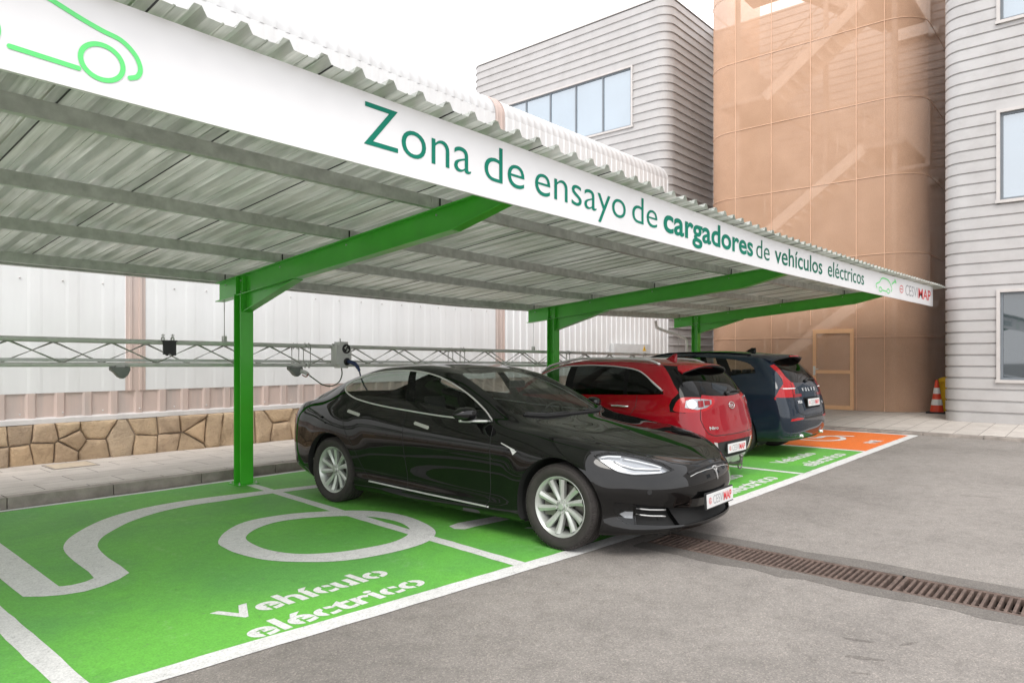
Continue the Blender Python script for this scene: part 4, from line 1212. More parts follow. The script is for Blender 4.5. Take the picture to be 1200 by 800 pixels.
# ------------------------------------------------------------------ cars: a lofted shell cut into panels
def pchip(keys, x):
    """monotone cubic through keys [(x, y)], clamped outside"""
    k = np.array(keys, float); X, Y = k[:, 0], k[:, 1]; x = np.asarray(x, float)
    if len(X) == 1: return np.full_like(x, Y[0])
    h = np.diff(X); d = np.diff(Y)/h; m = np.zeros(len(X))
    for i in range(1, len(X)-1):
        if d[i-1]*d[i] > 0:
            w1, w2 = 2*h[i]+h[i-1], h[i]+2*h[i-1]; m[i] = (w1+w2)/(w1/d[i-1]+w2/d[i])
    m[0], m[-1] = d[0], d[-1]
    xc = np.clip(x, X[0], X[-1]); i = np.clip(np.searchsorted(X, xc)-1, 0, len(X)-2)
    t = (xc-X[i])/h[i]
    return ((2*t**3-3*t**2+1)*Y[i] + (t**3-2*t**2+t)*h[i]*m[i] + (-2*t**3+3*t**2)*Y[i+1] + (t**3-t**2)*h[i]*m[i+1])

def loft(rows, nf=26, nm=96, nr=26, nv=7, bumps=()):
    """rows bottom to top: dict xf, xr, rf, pf, rr, pr, Y, Z (Y, Z as keys over x).  Returns grid of points [i][k]"""
    PT = []
    for r in rows:
        rf, pf, rr, pr_ = r.get('rf', .7), r.get('pf', 2.2), r.get('rr', .6), r.get('pr', 2.5)
        th = np.linspace(0, np.pi/2, nf)
        xa = r['xf'] + rf*(1-np.cos(th)**(2/pf)); fa = np.sin(th)**(2/pf)
        xb = np.linspace(r['xf']+rf, r['xr']-rr, nm)[1:-1]; fb = np.ones_like(xb)
        th = np.linspace(np.pi/2, 0, nr)
        xc = r['xr'] - rr*(1-np.cos(th)**(2/pr_)); fc = np.sin(th)**(2/pr_)
        x = np.concatenate([xa, xb, xc]); f = np.concatenate([fa, fb, fc])
        y = pchip(r['Y'], x)*f if r['Y'] is not None else np.zeros_like(x)
        z = pchip(r['Z'], x)
        if 'B' in r: z = z + pchip(r['B'], f)*0 
        PT.append(np.stack([x, y, z], 1))
    PT = np.array(PT)                                  # rows, stations, 3
    n = len(PT); ext = np.concatenate([(2*PT[:1]-PT[1:2]), PT, (PT[-2:-1]*np.array([1, -1, 1]))])
    out = []; vv = []
    for i in range(n-1):
        p0, p1, p2, p3 = ext[i], ext[i+1], ext[i+2], ext[i+3]
        d01 = np.maximum(np.linalg.norm(p1-p0, axis=1), 1e-4)**.5; d12 = np.maximum(np.linalg.norm(p2-p1, axis=1), 1e-4)**.5; d23 = np.maximum(np.linalg.norm(p3-p2, axis=1), 1e-4)**.5
        d01, d12, d23 = d01[:, None], d12[:, None], d23[:, None]
        m1 = d12*((p1-p0)/d01 - (p2-p0)/(d01+d12) + (p2-p1)/d12)
        m2 = d12*((p2-p1)/d12 - (p3-p1)/(d12+d23) + (p3-p2)/d23)
        for k in range(nv):
            t = k/nv
            out.append((2*t**3-3*t**2+1)*p1 + (t**3-2*t**2+t)*m1 + (-2*t**3+3*t**2)*p2 + (t**3-t**2)*m2); vv.append(i+t)
    out.append(PT[-1]); vv.append(float(n-1))
    G = np.array(out)                                  # rows*nv+1, stations, 3
    G[:, 0, 1] = 0; G[:, -1, 1] = 0; G[:, :, 1] = np.maximum(G[:, :, 1], 0); G[-1, :, 1] = 0
    for (bx_, bz, r0, r1, amt) in bumps:               # flare round the wheel arches
        d = np.hypot(G[:, :, 0]-bx_, G[:, :, 2]-bz); t = np.clip((r1-d)/(r1-r0), 0, 1); t = t*t*(3-2*t)
        w = np.clip((G[:, :, 1]-.5)/.3, 0, 1)
        G[:, :, 1] += amt*t*w
    return G, np.array(vv)

class Shell:
    """half shell (y >= 0) in car space: x rearward from the front axle, y to one side, z up"""
    def __init__(s, rows, **kw):
        G, vv = loft(rows, **kw)
        s.bm = bm = bmesh.new(); s.lv = bm.verts.layers.float.new('v')
        nr, ns = G.shape[:2]; V = [[None]*ns for _ in range(nr)]
        for k in range(nr):
            for i in range(ns):
                v = bm.verts.new(G[k, i]); v[s.lv] = vv[k]; V[k][i] = v
        for k in range(nr-1):
            for i in range(ns-1):
                bm.faces.new((V[k][i], V[k+1][i], V[k+1][i+1], V[k][i+1]))
        bmesh.ops.remove_doubles(bm, verts=bm.verts, dist=2e-4)
        bmesh.ops.dissolve_degenerate(bm, dist=1e-5, edges=bm.edges)
        # orient outward
        bm.normal_update()
        f = max(bm.faces, key=lambda f: f.calc_center_median().y if abs(f.calc_center_median().x-1.4) < .4 else -1)
        if f.normal.y < 0: bmesh.ops.reverse_faces(bm, faces=bm.faces)
        bm.normal_update()
        s.bvh = BVHTree.FromBMesh(bm)
        s.parts = []
    def val(s, f): return sum(v[s.lv] for v in f.verts)/len(f.verts)
    def ax(s, view):
        view = {'rear': 90, 'front': -90}.get(view, view)
        return {'side': (Vector((1, 0, 0)), Vector((0, 0, 1))), 'top': (Vector((1, 0, 0)), Vector((0, 1, 0))), 'end': (Vector((0, 1, 0)), Vector((0, 0, 1)))}[view] if isinstance(view, str) else \
               (Vector((math.cos(R(view)), -math.sin(R(view)), 0)), Vector((0, 0, 1)))
    def cut(s, poly, view, vmin=-1, vmax=99, where=None):
        """score the outline poly into the shell; returns a test for faces inside"""
        a, b = s.ax(view); P = [Vector(p) for p in poly]
        if view == 'end' : pass
        bm = s.bm
        lo = (min(p.x for p in P)-.02, min(p.y for p in P)-.02); hi = (max(p.x for p in P)+.02, max(p.y for p in P)+.02)
        def box(f):
            us = [v.co.dot(a) for v in f.verts]; ws = [v.co.dot(b) for v in f.verts]; return min(us), max(us), min(ws), max(ws)
        def ok(f): return vmin <= s.val(f) <= vmax and (where is None or where(f))
        cand = {f: box(f) for f in bm.faces if ok(f)}
        cand = {f: q for f, q in cand.items() if q[1] >= lo[0] and q[0] <= hi[0] and q[3] >= lo[1] and q[2] <= hi[1]}
        n = len(P)
        for i in range(n):
            p, q = P[i], P[(i+1) % n]; d = q-p
            if d.length < 1e-6: continue
            no = a*(-d.y) + b*d.x; no.normalize(); co = a*p.x + b*p.y
            x0, x1, z0, z1 = min(p.x, q.x)-.003, max(p.x, q.x)+.003, min(p.y, q.y)-.003, max(p.y, q.y)+.003
            sel = [f for f, bb in cand.items() if bb[1] >= x0 and bb[0] <= x1 and bb[3] >= z0 and bb[2] <= z1]
            if not sel: continue
            ge = list({v for f in sel for v in f.verts}) + list({e for f in sel for e in f.edges}) + sel
            res = bmesh.ops.bisect_plane(bm, geom=ge, dist=1e-6, plane_co=co, plane_no=no)
            for g in res['geom']:
                if isinstance(g, bmesh.types.BMFace): cand[g] = box(g)
        def inside(f):
            if not ok(f): return False
            c = f.calc_center_median(); x, y = c.dot(a), c.dot(b); r = False; j = n-1
            if not (lo[0] <= x <= hi[0] and lo[1] <= y <= hi[1]): return False
            for i in range(n):
                if (P[i].y > y) != (P[j].y > y) and x < (P[j].x-P[i].x)*(y-P[i].y)/(P[j].y-P[i].y) + P[i].x: r = not r
                j = i
            return r
        return inside
    def assign(s, name, test):
        s.parts.append((name, test))
    def normals(s):
        s.bm.normal_update(); s.N = {}
        for v in s.bm.verts:
            n = v.normal.copy()
            if abs(v.co.y) < 1e-4: n.y = 0; n.normalize()
            s.N[v] = n
    def split(s):
        """faces by part name; later assignments win"""
        s.normals(); out = {}
        for f in s.bm.faces:
            nm = 'body'
            for name, t in s.parts:
                if t(f): nm = name
            out.setdefault(nm, []).append(f)
        return out
    def hit(s, x=None, y=None, z=None, side=True):
        """surface point seen from the side (x, z), top (x, y) or end (y, z)"""
        if y is None: r = s.bvh.ray_cast(Vector((x, 3, z)), Vector((0, -1, 0)))
        elif z is None: r = s.bvh.ray_cast(Vector((x, y, 3)), Vector((0, 0, -1)))
        return r
def panel_bm(shell, faces, mirror=None, depth=0.0):
    """mesh of a set of faces; mirror None -> this side, 'both' -> welded with its mirror image, 'flip' -> other side only. Returns verts, normals, faces"""
    V, NN, F = [], [], []; idx = {}
    sides = {None: (1,), 'flip': (-1,), 'both': (1, -1)}[mirror]
    for sg in sides:
        for f in faces:
            loop = []
            for v in f.verts:
                key = (v, sg if abs(v.co.y) > 1e-4 else 1)
                if key not in idx:
                    idx[key] = len(V); n = shell.N[v]
                    V.append((v.co.x, v.co.y*sg, v.co.z)); NN.append((n.x, n.y*sg, n.z))
                loop.append(idx[key])
            loop = loop if sg == 1 else loop[::-1]
            F.append(loop)
    return V, NN, F
def panel_obj(name, shell, faces, mat, parent, mirror=None, push=0.0, extra=None):
    V, NN, F = panel_bm(shell, faces, mirror)
    if push: V = [tuple(np.array(v)+np.array(n)*push) for v, n in zip(V, NN)]
    me = bpy.data.meshes.new(name); me.from_pydata(V, [], F); me.update()
    me.polygons.foreach_set('use_smooth', [True]*len(me.polygons))
    me.normals_split_custom_set_from_vertices([tuple(n) for n in NN])
    me.materials.append(mat)
    o = bpy.data.objects.new(name, me)
    return link(o, parent)

def on_side(shell, pts, off=0.0, sg=1):
    """(x, z) points laid on the side of the shell"""
    out = []
    for x, z in pts:
        r = shell.hit(x=x, z=z)
        if r[0] is None: continue
        p = r[0] + r[1]*(off if r[1].y > 0 else -off); out.append(Vector((p.x, p.y*sg, p.z)))
    return out
def on_view(shell, pts, view, off=0.0, sg=1, far=6.0):
    """points given in the cut's (u, w) coordinates of any view, laid on the shell; view in degrees (0 side, 90 rear, -90 front), 'top'"""
    out = []
    view = {'side': 0, 'rear': 90, 'front': -90}.get(view, view)
    for u, w_ in pts:
        flip = 1
        if view == 'top':
            flip = -1 if w_ < 0 else 1; o, d = Vector((u, max(abs(w_), 1e-4), 4)), Vector((0, 0, -1))
        else:
            t = R(view); a = Vector((math.cos(t), -math.sin(t), 0)); dn = Vector((math.sin(t), math.cos(t), 0))
            o = a*u + dn*far + Vector((0, 0, w_)); d = -dn
            if abs(view) == 90 and o.y < 0: flip = -1; o.y = -o.y
            if abs(view) == 90: o.y = max(o.y, 1e-4)
        r = shell.bvh.ray_cast(o, d)
        if r[0] is None: continue
        n = r[1] if r[1].dot(d) < 0 else -r[1]
        p = r[0] + n*off; out.append(Vector((p.x, p.y*sg*flip, p.z)))
    return out
def seam(bm, P, r=.003, mi=0, closed=False):
    if len(P) > 1: tube(bm, P, r, 5, closed, mi)
def dense(pts, step=.03, closed=False):
    Q = []; pts = list(pts); m = len(pts) if closed else len(pts)-1
    for i in range(m):
        a, b = pts[i], pts[(i+1) % len(pts)]; n = max(1, int(math.dist(a, b)/step))
        Q += [(a[0]+(b[0]-a[0])*k/n, a[1]+(b[1]-a[1])*k/n) for k in range(n)]
    if not closed: Q.append(tuple(pts[-1]))
    return Q
def decal(shell, poly, view, off, thick, mat, name, parent, sg=1, step=.03, smooth=True, mi=0):
    """a thin raised patch that follows the shell: outline poly in the view's coordinates"""
    bm = bmesh.new(); f = bm.faces.new([bm.verts.new((p[0], p[1], 0)) for p in poly])
    us = [p[0] for p in poly]; ws = [p[1] for p in poly]
    for ax_, lo, hi in (((1, 0, 0), min(us), max(us)), ((0, 1, 0), min(ws), max(ws))):
        n = int((hi-lo)/step)
        for k in range(1, n+1):
            c = lo + (hi-lo)*k/(n+1)
            bmesh.ops.bisect_plane(bm, geom=list(bm.verts)+list(bm.edges)+list(bm.faces), plane_co=Vector(ax_)*c, plane_no=ax_)
    bmesh.ops.triangulate(bm, faces=[f for f in bm.faces if len(f.verts) > 4])
    bad = []
    top = {}
    for v in list(bm.verts):
        q0 = on_view(shell, [(v.co.x, v.co.y)], view, off-thick, sg); q1 = on_view(shell, [(v.co.x, v.co.y)], view, off, sg)
        if not q0: bad.append(v); continue
        top[v] = (q0[0], q1[0])
    bmesh.ops.delete(bm, geom=bad, context='VERTS')
    base = bmesh.new(); ma, mb = {}, {}
    for v in bm.verts: ma[v] = base.verts.new(top[v][1])
    for f in bm.faces: base.faces.new([ma[v] for v in f.verts])
    for e in bm.edges:
        if len(e.link_faces) == 1:
            for v in e.verts:
                if v not in mb: mb[v] = base.verts.new(top[v][0])
            a, b = e.verts
            try: base.faces.new((ma[a], ma[b], mb[b], mb[a]))
            except ValueError: pass
    bmesh.ops.recalc_face_normals(base, faces=base.faces); bm.free()
    # outward check
    base.normal_update()
    return obj_from_bm(name, base, mat, parent, smooth=40 if smooth else False)
def text_decal(shell, s, view, u0, u1, w0, cap, off, mat, name, parent, sg=1, bold=0.0, flip=False):
    bm = bmesh.new()
    def fn(px, py):
        px2 = (u0+u1-px) if flip else px
        q = on_view(shell, [(px2, py)], view, off, sg)
        return q[0] if q else (0, 0, -1)
    add_text(bm, s, fn, bold, 0, u0, u1, w0, cap)
    return obj_from_bm(name, bm, mat, parent)

# ------------------------------------------------------------------ car materials
def paint(name, col, flake=.0, rough=.28, metal=.0):
    m, nt, b, L = new_mat(name)
    b.inputs['Base Color'].default_value = (*col, 1); b.inputs['Metallic'].default_value = metal; b.inputs['Roughness'].default_value = rough; b.inputs['Specular IOR Level'].default_value = .0 if metal == 0 else .3
    b.inputs['Coat Weight'].default_value = 1.0; b.inputs['Coat Roughness'].default_value = .015; b.inputs['Coat IOR'].default_value = 1.48
    tc = N(nt, 'ShaderNodeTexCoord'); n1 = N(nt, 'ShaderNodeTexNoise', i_Scale=2.5, i_Detail=8.0, i_Roughness=.7); L.new(tc.outputs['Object'], n1.inputs['Vector'])
    # thin uneven film of dust
    mr = N(nt, 'ShaderNodeMapRange'); mr.inputs[1].default_value = .35; mr.inputs[2].default_value = .75; mr.inputs[3].default_value = .0; mr.inputs[4].default_value = .025
    L.new(n1.outputs['Fac'], mr.inputs[0]); L.new(mr.outputs[0], b.inputs['Coat Roughness'])
    c = ramp(nt, [(.3, tuple(x*.92 for x in col)), (.8, tuple(x*1.05+.0025 for x in col))]); L.new(n1.outputs['Fac'], c.inputs[0]); L.new(c.outputs[0], b.inputs['Base Color'])
    return m
def car_glass(name, tint, body=.0):
    m, nt, b, L = new_mat(name)
    nt.nodes.remove(b)
    tr = N(nt, 'ShaderNodeBsdfTransparent'); tr.inputs[0].default_value = (*tint, 1)
    gl = N(nt, 'ShaderNodeBsdfGlossy'); gl.inputs['Roughness'].default_value = .012
    fr = N(nt, 'ShaderNodeFresnel'); fr.inputs[0].default_value = 1.40
    geo = N(nt, 'ShaderNodeNewGeometry'); mlt = N(nt, 'ShaderNodeMath', operation='MULTIPLY')
    inv_ = N(nt, 'ShaderNodeMath', operation='SUBTRACT'); inv_.inputs[0].default_value = 1.0; L.new(geo.outputs['Backfacing'], inv_.inputs[1])
    inv_.inputs[0].default_value = 1.0; L.new(fr.outputs[0], mlt.inputs[0]); L.new(inv_.outputs[0], mlt.inputs[1])
    mx = N(nt, 'ShaderNodeMixShader'); L.new(mlt.outputs[0], mx.inputs[0]); L.new(tr.outputs[0], mx.inputs[1]); L.new(gl.outputs[0], mx.inputs[2])
    L.new(mx.outputs[0], nt.nodes['Material Output'].inputs['Surface'])
    return m
M['black_paint'] = paint('black_car_paint', (.0035, .0034, .0034), rough=.35)
M['red_paint'] = paint('deep_red_car_paint', (.27, .0035, .010), rough=.35)
M['blue_paint'] = paint('dark_blue_car_paint', (.012, .0205, .034), rough=.35)
M['gloss_black'] = paint('gloss_black_trim', (.006, .006, .006), rough=.3); M['gloss_black'].node_tree.nodes['Principled BSDF'].inputs['Coat Weight'].default_value = .35
M['tint_glass'] = car_glass('tinted_car_glass', (.60, .64, .61))
M['dark_tint'] = car_glass('privacy_car_glass', (.045, .05, .05))
M['screen_glass'] = car_glass('windscreen_glass', (.50, .55, .53))
M['roof_glass'] = car_glass('dark_roof_glass', (.03, .03, .03))
M['chrome'] = simple('chrome', (.74, .74, .73), .14, metal=.75, var=.02)
M['satin'] = simple('satin_silver', (.62, .62, .61), .30, metal=.45, var=.04)
M['rim'] = simple('silver_wheel_paint', (.50, .52, .49), .32, metal=.45, var=.04, coat=.5)
M['tyre'] = simple('tyre_rubber', (.030, .026, .024), .78, var=.25, scale=14, bump=.15, bscale=120)
M['steel_disc'] = simple('brake_disc_steel', (.18, .17, .16), .4, metal=.8)
M['well'] = simple('wheel_well_felt', (.008, .008, .008), .9)
M['under'] = simple('underbody_plastic', (.012, .012, .012), .8)
M['matt_black'] = simple('unpainted_black_plastic', (.020, .0205, .021), .55, var=.12, bump=.1, bscale=300)
M['cabin'] = simple('black_cabin_trim', (.016, .0155, .015), .7)
M['lamp_silver'] = simple('lamp_reflector', (.36, .37, .385), .25, metal=.6, var=.05)
M['lamp_white'] = simple('white_light_guide', (.85, .86, .87), .35, var=.02)
M['lamp_clear'] = car_glass('clear_lamp_cover', (.93, .94, .95))
def red_lamp(name, col):
    m, nt, b, L = new_mat(name)
    b.inputs['Base Color'].default_value = (*col, 1); b.inputs['Roughness'].default_value = .25; b.inputs['Specular IOR Level'].default_value = .2; b.inputs['Coat Weight'].default_value = .55; b.inputs['Coat Roughness'].default_value = .01
    tc = N(nt, 'ShaderNodeTexCoord'); n1 = N(nt, 'ShaderNodeTexVoronoi', i_Scale=90.0); L.new(tc.outputs['Object'], n1.inputs['Vector'])
    c = ramp(nt, [(.0, tuple(x*.7 for x in col)), (.6, tuple(min(1, x*1.2) for x in col))]); L.new(n1.outputs['Distance'], c.inputs[0]); L.new(c.outputs[0], b.inputs['Base Color'])
    return m
M['red_lamp'] = red_lamp('red_lamp_lens', (.36, .005, .009))
M['red_dark'] = red_lamp('dark_red_lamp_lens', (.20, .004, .008))
M['plate'] = simple('white_number_plate', (.72, .72, .71), .35, var=.03)

# ------------------------------------------------------------------ wheels: axis along y, outer face towards +y
def make_wheel(parent, loc, rad, width, rim_r, style, face=1, steer=0.0, name='wheel'):
    """rim is the part; tyre, disc and cap hang under it"""
    bm = bmesh.new()
    w = width
    # barrel and lip
    prof = [(rim_r*.93, -.36*w), (rim_r*.96, -.40*w), (rim_r, -.42*w), (rim_r*.90, -.33*w), (rim_r*.86, .10*w), (rim_r*.90, .34*w), (rim_r*.955, .40*w), (rim_r*.985, .425*w), (rim_r*1.0, .415*w), (rim_r*1.005, .37*w)]
    lathe(bm, prof, 'y', 56)
    def spoke(ang, r0, r1, w0, w1, y0, y1, th, twist=0.0, ridge=.006):
        ca, sa = math.cos(ang), math.sin(ang); n = 6; rings = []
        for k in range(n+1):
            t = k/n; r = r0+(r1-r0)*t; hw = (w0+(w1-w0)*t**1.3)/2; yy = y0+(y1-y0)*(t**1.6); tw_ = twist*t
            c2, s2 = math.cos(ang+tw_), math.sin(ang+tw_)
            ring = []
            for (q, dy) in ((-1, -th), (-1, -.004), (-.55, .002), (0, ridge), (.55, .002), (1, -.004), (1, -th)):
                x = r*c2 - q*hw*s2; z = r*s2 + q*hw*c2; ring.append(bm.verts.new((x, yy+dy, z)))
            rings.append(ring)
        for A, B in zip(rings[:-1], rings[1:]):
            for j in range(len(A)):
                f = bm.faces.new((A[j], A[(j+1) % len(A)], B[(j+1) % len(A)], B[j])); f.smooth = False
    Y1 = .375*w
    if style == 'ten':
        for k in range(10):
            a = math.pi/2 + 2*math.pi*k/10 + (.05 if k % 2 else -.05)
            spoke(a, rim_r*.20, rim_r*.90, .036, .056, Y1-.030, Y1-.004, .04, twist=.10, ridge=.008)
        hubr = rim_r*.25
    elif style == 'five':
        for k in range(5):
            a = math.pi/2 + 2*math.pi*k/5
            for d in (-.16, .16): spoke(a+d, rim_r*.2, rim_r*.90, .035, .045, Y1-.03, Y1-.004, .04, twist=d*.6)
        hubr = rim_r*.25
    lathe(bm, [(.0, Y1-.020), (hubr*.45, Y1-.020), (hubr*.55, Y1-.028), (hubr, Y1-.034), (hubr*1.02, Y1-.07)], 'y', 40)
    bmesh.ops.recalc_face_normals(bm, faces=bm.faces)
    if face < 0: bmesh.ops.scale(bm, vec=(1, -1, 1), verts=bm.verts); bmesh.ops.reverse_faces(bm, faces=bm.faces)
    wheel = obj_from_bm(name, bm, M['rim'], parent, smooth=40); wheel.location = loc; wheel.rotation_euler = (0, 0, steer)
    # tyre
    bm = bmesh.new(); R0 = rad; hw = w/2
    prof = [(rim_r*.97, -.40*w), (rim_r+.012, -.455*w), ((rim_r+R0)/2, -.52*w), (R0-.030, -.50*w), (R0-.008, -.43*w)]
    gro = [-.30, -.10, .10, .30]
    for g in gro: prof += [(R0-.001, g*w-.008), (R0-.009, g*w-.006), (R0-.009, g*w+.006), (R0-.001, g*w+.008)]
    prof += [(R0-.008, .43*w), (R0-.030, .50*w), ((rim_r+R0)/2+.01, .525*w), (rim_r+.030, .495*w), (rim_r+.022, .485*w), (rim_r+.012, .455*w), (rim_r*.97, .40*w)]
    lathe(bm, prof, 'y', 72)
    for k in range(72):                                  # shoulder blocks
        a = 2*math.pi*(k+.5)/72
        for sgn in (-1, 1):
            p = Vector((math.cos(a)*(R0-.0065), sgn*.405*w, math.sin(a)*(R0-.0065))); q = Vector((math.cos(a+.02)*(R0-.022), sgn*.492*w, math.sin(a+.02)*(R0-.022)))
            bar(bm, p, q, .017, .006, up=(math.cos(a), 0, math.sin(a)))
    if face < 0: bmesh.ops.scale(bm, vec=(1, -1, 1), verts=bm.verts); bmesh.ops.reverse_faces(bm, faces=bm.faces)
    obj_from_bm('tyre', bm, M['tyre'], wheel, smooth=50)
    bm = bmesh.new(); lathe(bm, [(0, -.02), (rim_r*.70, -.02), (rim_r*.70, .004), (rim_r*.36, .004), (rim_r*.34, .03), (0, .03)], 'y', 40)
    bx(bm, rim_r*.30, rim_r*.74, -.05, .045, -.09, .09, 0)
    if face < 0: bmesh.ops.scale(bm, vec=(1, -1, 1), verts=bm.verts); bmesh.ops.reverse_faces(bm, faces=bm.faces)
    obj_from_bm('brake_disc', bm, M['steel_disc'], wheel, smooth=40)
    bm = bmesh.new()
    lathe(bm, [(0, Y1-.008), (.024, Y1-.009), (.029, Y1-.016), (.030, Y1-.022)], 'y', 24)
    for k in range(5):
        a = math.pi/2 + 2*math.pi*(k+.5)/5; c = (math.cos(a)*rim_r*.205, 0, math.sin(a)*rim_r*.205)
        lathe(bm, [(0, Y1-.022), (.006, Y1-.022), (.007, Y1-.014), (.010, Y1-.014), (.0115, Y1-.03)], 'y', 10, 1, (c[0], 0, c[2]))
    if face < 0: bmesh.ops.scale(bm, vec=(1, -1, 1), verts=bm.verts); bmesh.ops.reverse_faces(bm, faces=bm.faces)
    obj_from_bm('hub_cap', bm, [M['rim'], M['satin']], wheel, smooth=40)
    return wheel

def wheel_wells(parent, xs_, z, r, y_in, y_out):
    for x in xs_:
        for sg in (1, -1):
            bm = bmesh.new(); n = 28; A, B = [], []
            for k in range(n+1):
                t = R(-25) + (math.pi+R(50))*k/n
                A.append(bm.verts.new((x+r*math.cos(t), sg*y_in, z+r*math.sin(t)))); B.append(bm.verts.new((x+r*math.cos(t), sg*y_out, z+r*math.sin(t))))
            for k in range(n): bm.faces.new((A[k], A[k+1], B[k+1], B[k]))
            bm.faces.new(A)
            obj_from_bm('wheel_well', bm, M['well'], parent, smooth=60)

def seat(parent, x, y, zc=.30, h=1.12, mat=None, w=.50):
    bm = bmesh.new(); bx(bm, x-.25, x+.25, y-w/2, y+w/2, zc, zc+.16)
    bm2 = []
    prism(bm, [(x+.18, zc+.10), (x+.30, zc+.08), (x+.46, h-.16), (x+.36, h-.16)], 'y', y-w/2+.01, y+w/2-.01)
    prism(bm, [(x+.385, h-.14), (x+.46, h-.14), (x+.48, h+.02), (x+.42, h+.03)], 'y', y-.13, y+.13)
    bevel_all(bm, .035, 3)
    return obj_from_bm('seat', bm, mat or M['cabin'], parent, smooth=True)
def steering(parent, x, y, z):
    bm = bmesh.new(); P = []
    for k in range(28):
        t = 2*math.pi*k/28; P.append((x - .19*math.sin(t)*.35, y + .19*math.cos(t), z + .19*math.sin(t)*.93))
    tube(bm, P, .016, 8, True); tube(bm, [(x, y-.18, z), (x, y+.18, z)], .018, 6); tube(bm, [(x, y, z-.02), (x-.35, y, z-.14)], .03, 8)
    return obj_from_bm('steering_wheel', bm, M['cabin'], parent, smooth=True)

def number_plate(parent, centre, nrm, up, w=.52, h=.11, letters=True, name='number_plate'):
    """plate with a dark holder; nrm = outward, reads left to right seen from outside"""
    n = Vector(nrm).normalized(); u = Vector(up); u = (u - n*u.dot(n)).normalized(); r = u.cross(n).normalized(); c = Vector(centre)
    def T(x, y, d): return c + r*x + u*y + n*d
    bm = bmesh.new()
    def slab(w_, h_, d0, d1, mi):
        vs = [bm.verts.new(T(x, y, d)) for d in (d0, d1) for x, y in ((-w_/2, -h_/2), (w_/2, -h_/2), (w_/2, h_/2), (-w_/2, h_/2))]
        for f in ((3, 2, 1, 0), (4, 5, 6, 7), (0, 1, 5, 4), (1, 2, 6, 5), (2, 3, 7, 6), (3, 0, 4, 7)): bm.faces.new([vs[i] for i in f]).material_index = mi
    slab(w+.018, h+.02, -.012, .004, 1); slab(w, h, .005, .008, 0)
    bmesh.ops.recalc_face_normals(bm, faces=bm.faces)
    o = obj_from_bm(name, bm, [M['plate'], M['matt_black']], parent)
    bm = bmesh.new(); fn = lambda px, py: T(px, py, .0095)
    add_text(bm, 'CESVI', fn, -.004, 0, -.145*w/.52, .055*w/.52, -.034*h/.11, .068*h/.11)
    add_text(bm, 'MAP', fn, .022, 1, .065*w/.52, .225*w/.52, -.034*h/.11, .068*h/.11)
    def rg(cx, rr, wd, t0, t1, mi):
        P = [(cx+rr*math.cos(t), rr*math.sin(t)) for t in np.linspace(t0, t1, 18)]; Q = [(cx+(rr-wd)*math.cos(t), (rr-wd)*math.sin(t)) for t in np.linspace(t0, t1, 18)]
        A = [bm.verts.new(T(x, y, .0095)) for x, y in P]; B = [bm.verts.new(T(x, y, .0095)) for x, y in Q]
        for k in range(17): bm.faces.new((A[k], A[k+1], B[k+1], B[k])).material_index = mi
    rg(-.20*w/.52, .026*h/.11, .006, .4, 6.1, 1); rg(-.20*w/.52, .013*h/.11, .004, 0, 6.28, 1)
    bmesh.ops.recalc_face_normals(bm, faces=bm.faces)
    for f in bm.faces:
        if f.normal.dot(n) < 0: f.normal_flip()
    obj_from_bm('plate_lettering', bm, [M['grey_vinyl'], M['red_vinyl']], o)
    return o

def mirror_part(parent, sg, base, size, paint_m, arm_m, glass_m, lean=.0):
    """door mirror: base = arm root on the door, size = (length outward, depth, height)"""
    L_, D, Hh = size; x, y, z = base
    bm = bmesh.new(); n = 10; rings = []
    for k in range(n+1):
        t = k/n; yy = y + .05 + L_*t; s = (math.sin(math.pi*min(1, .22+t*.62)))**.6 if t < 1 else .35
        s = {0: .72}.get(k, max(.30, 1-(abs(t-.38)/.68)**2.6)); ring = []
        for a in np.linspace(0, 2*math.pi, 21)[:-1]:
            ca, sa = math.cos(a), math.sin(a)
            px = (abs(ca)**.75)*math.copysign(1, ca)*D/2*s; pz = (abs(sa)**.8)*math.copysign(1, sa)*Hh/2*s
            if px > 0: px *= .55
            ring.append(bm.verts.new((x + px + lean*t, sg*yy, z + .075 + pz)))
        rings.append(ring)
    for A, B in zip(rings[:-1], rings[1:]):
        for j in range(20): bm.faces.new((A[j], A[(j+1) % 20], B[(j+1) % 20], B[j]))
    bm.faces.new(rings[0]); bm.faces.new(rings[-1])
    bmesh.ops.recalc_face_normals(bm, faces=bm.faces)
    o = obj_from_bm('mirror', bm, paint_m, parent, smooth=60)
    bm = bmesh.new(); tube(bm, catmull([(x-.01, sg*(y-.03), z-.005), (x, sg*(y+.06), z+.012), (x+.01, sg*(y+.14), z+.035)], 5), .022, 10); obj_from_bm('mirror_arm', bm, arm_m, o, smooth=True)
    return o
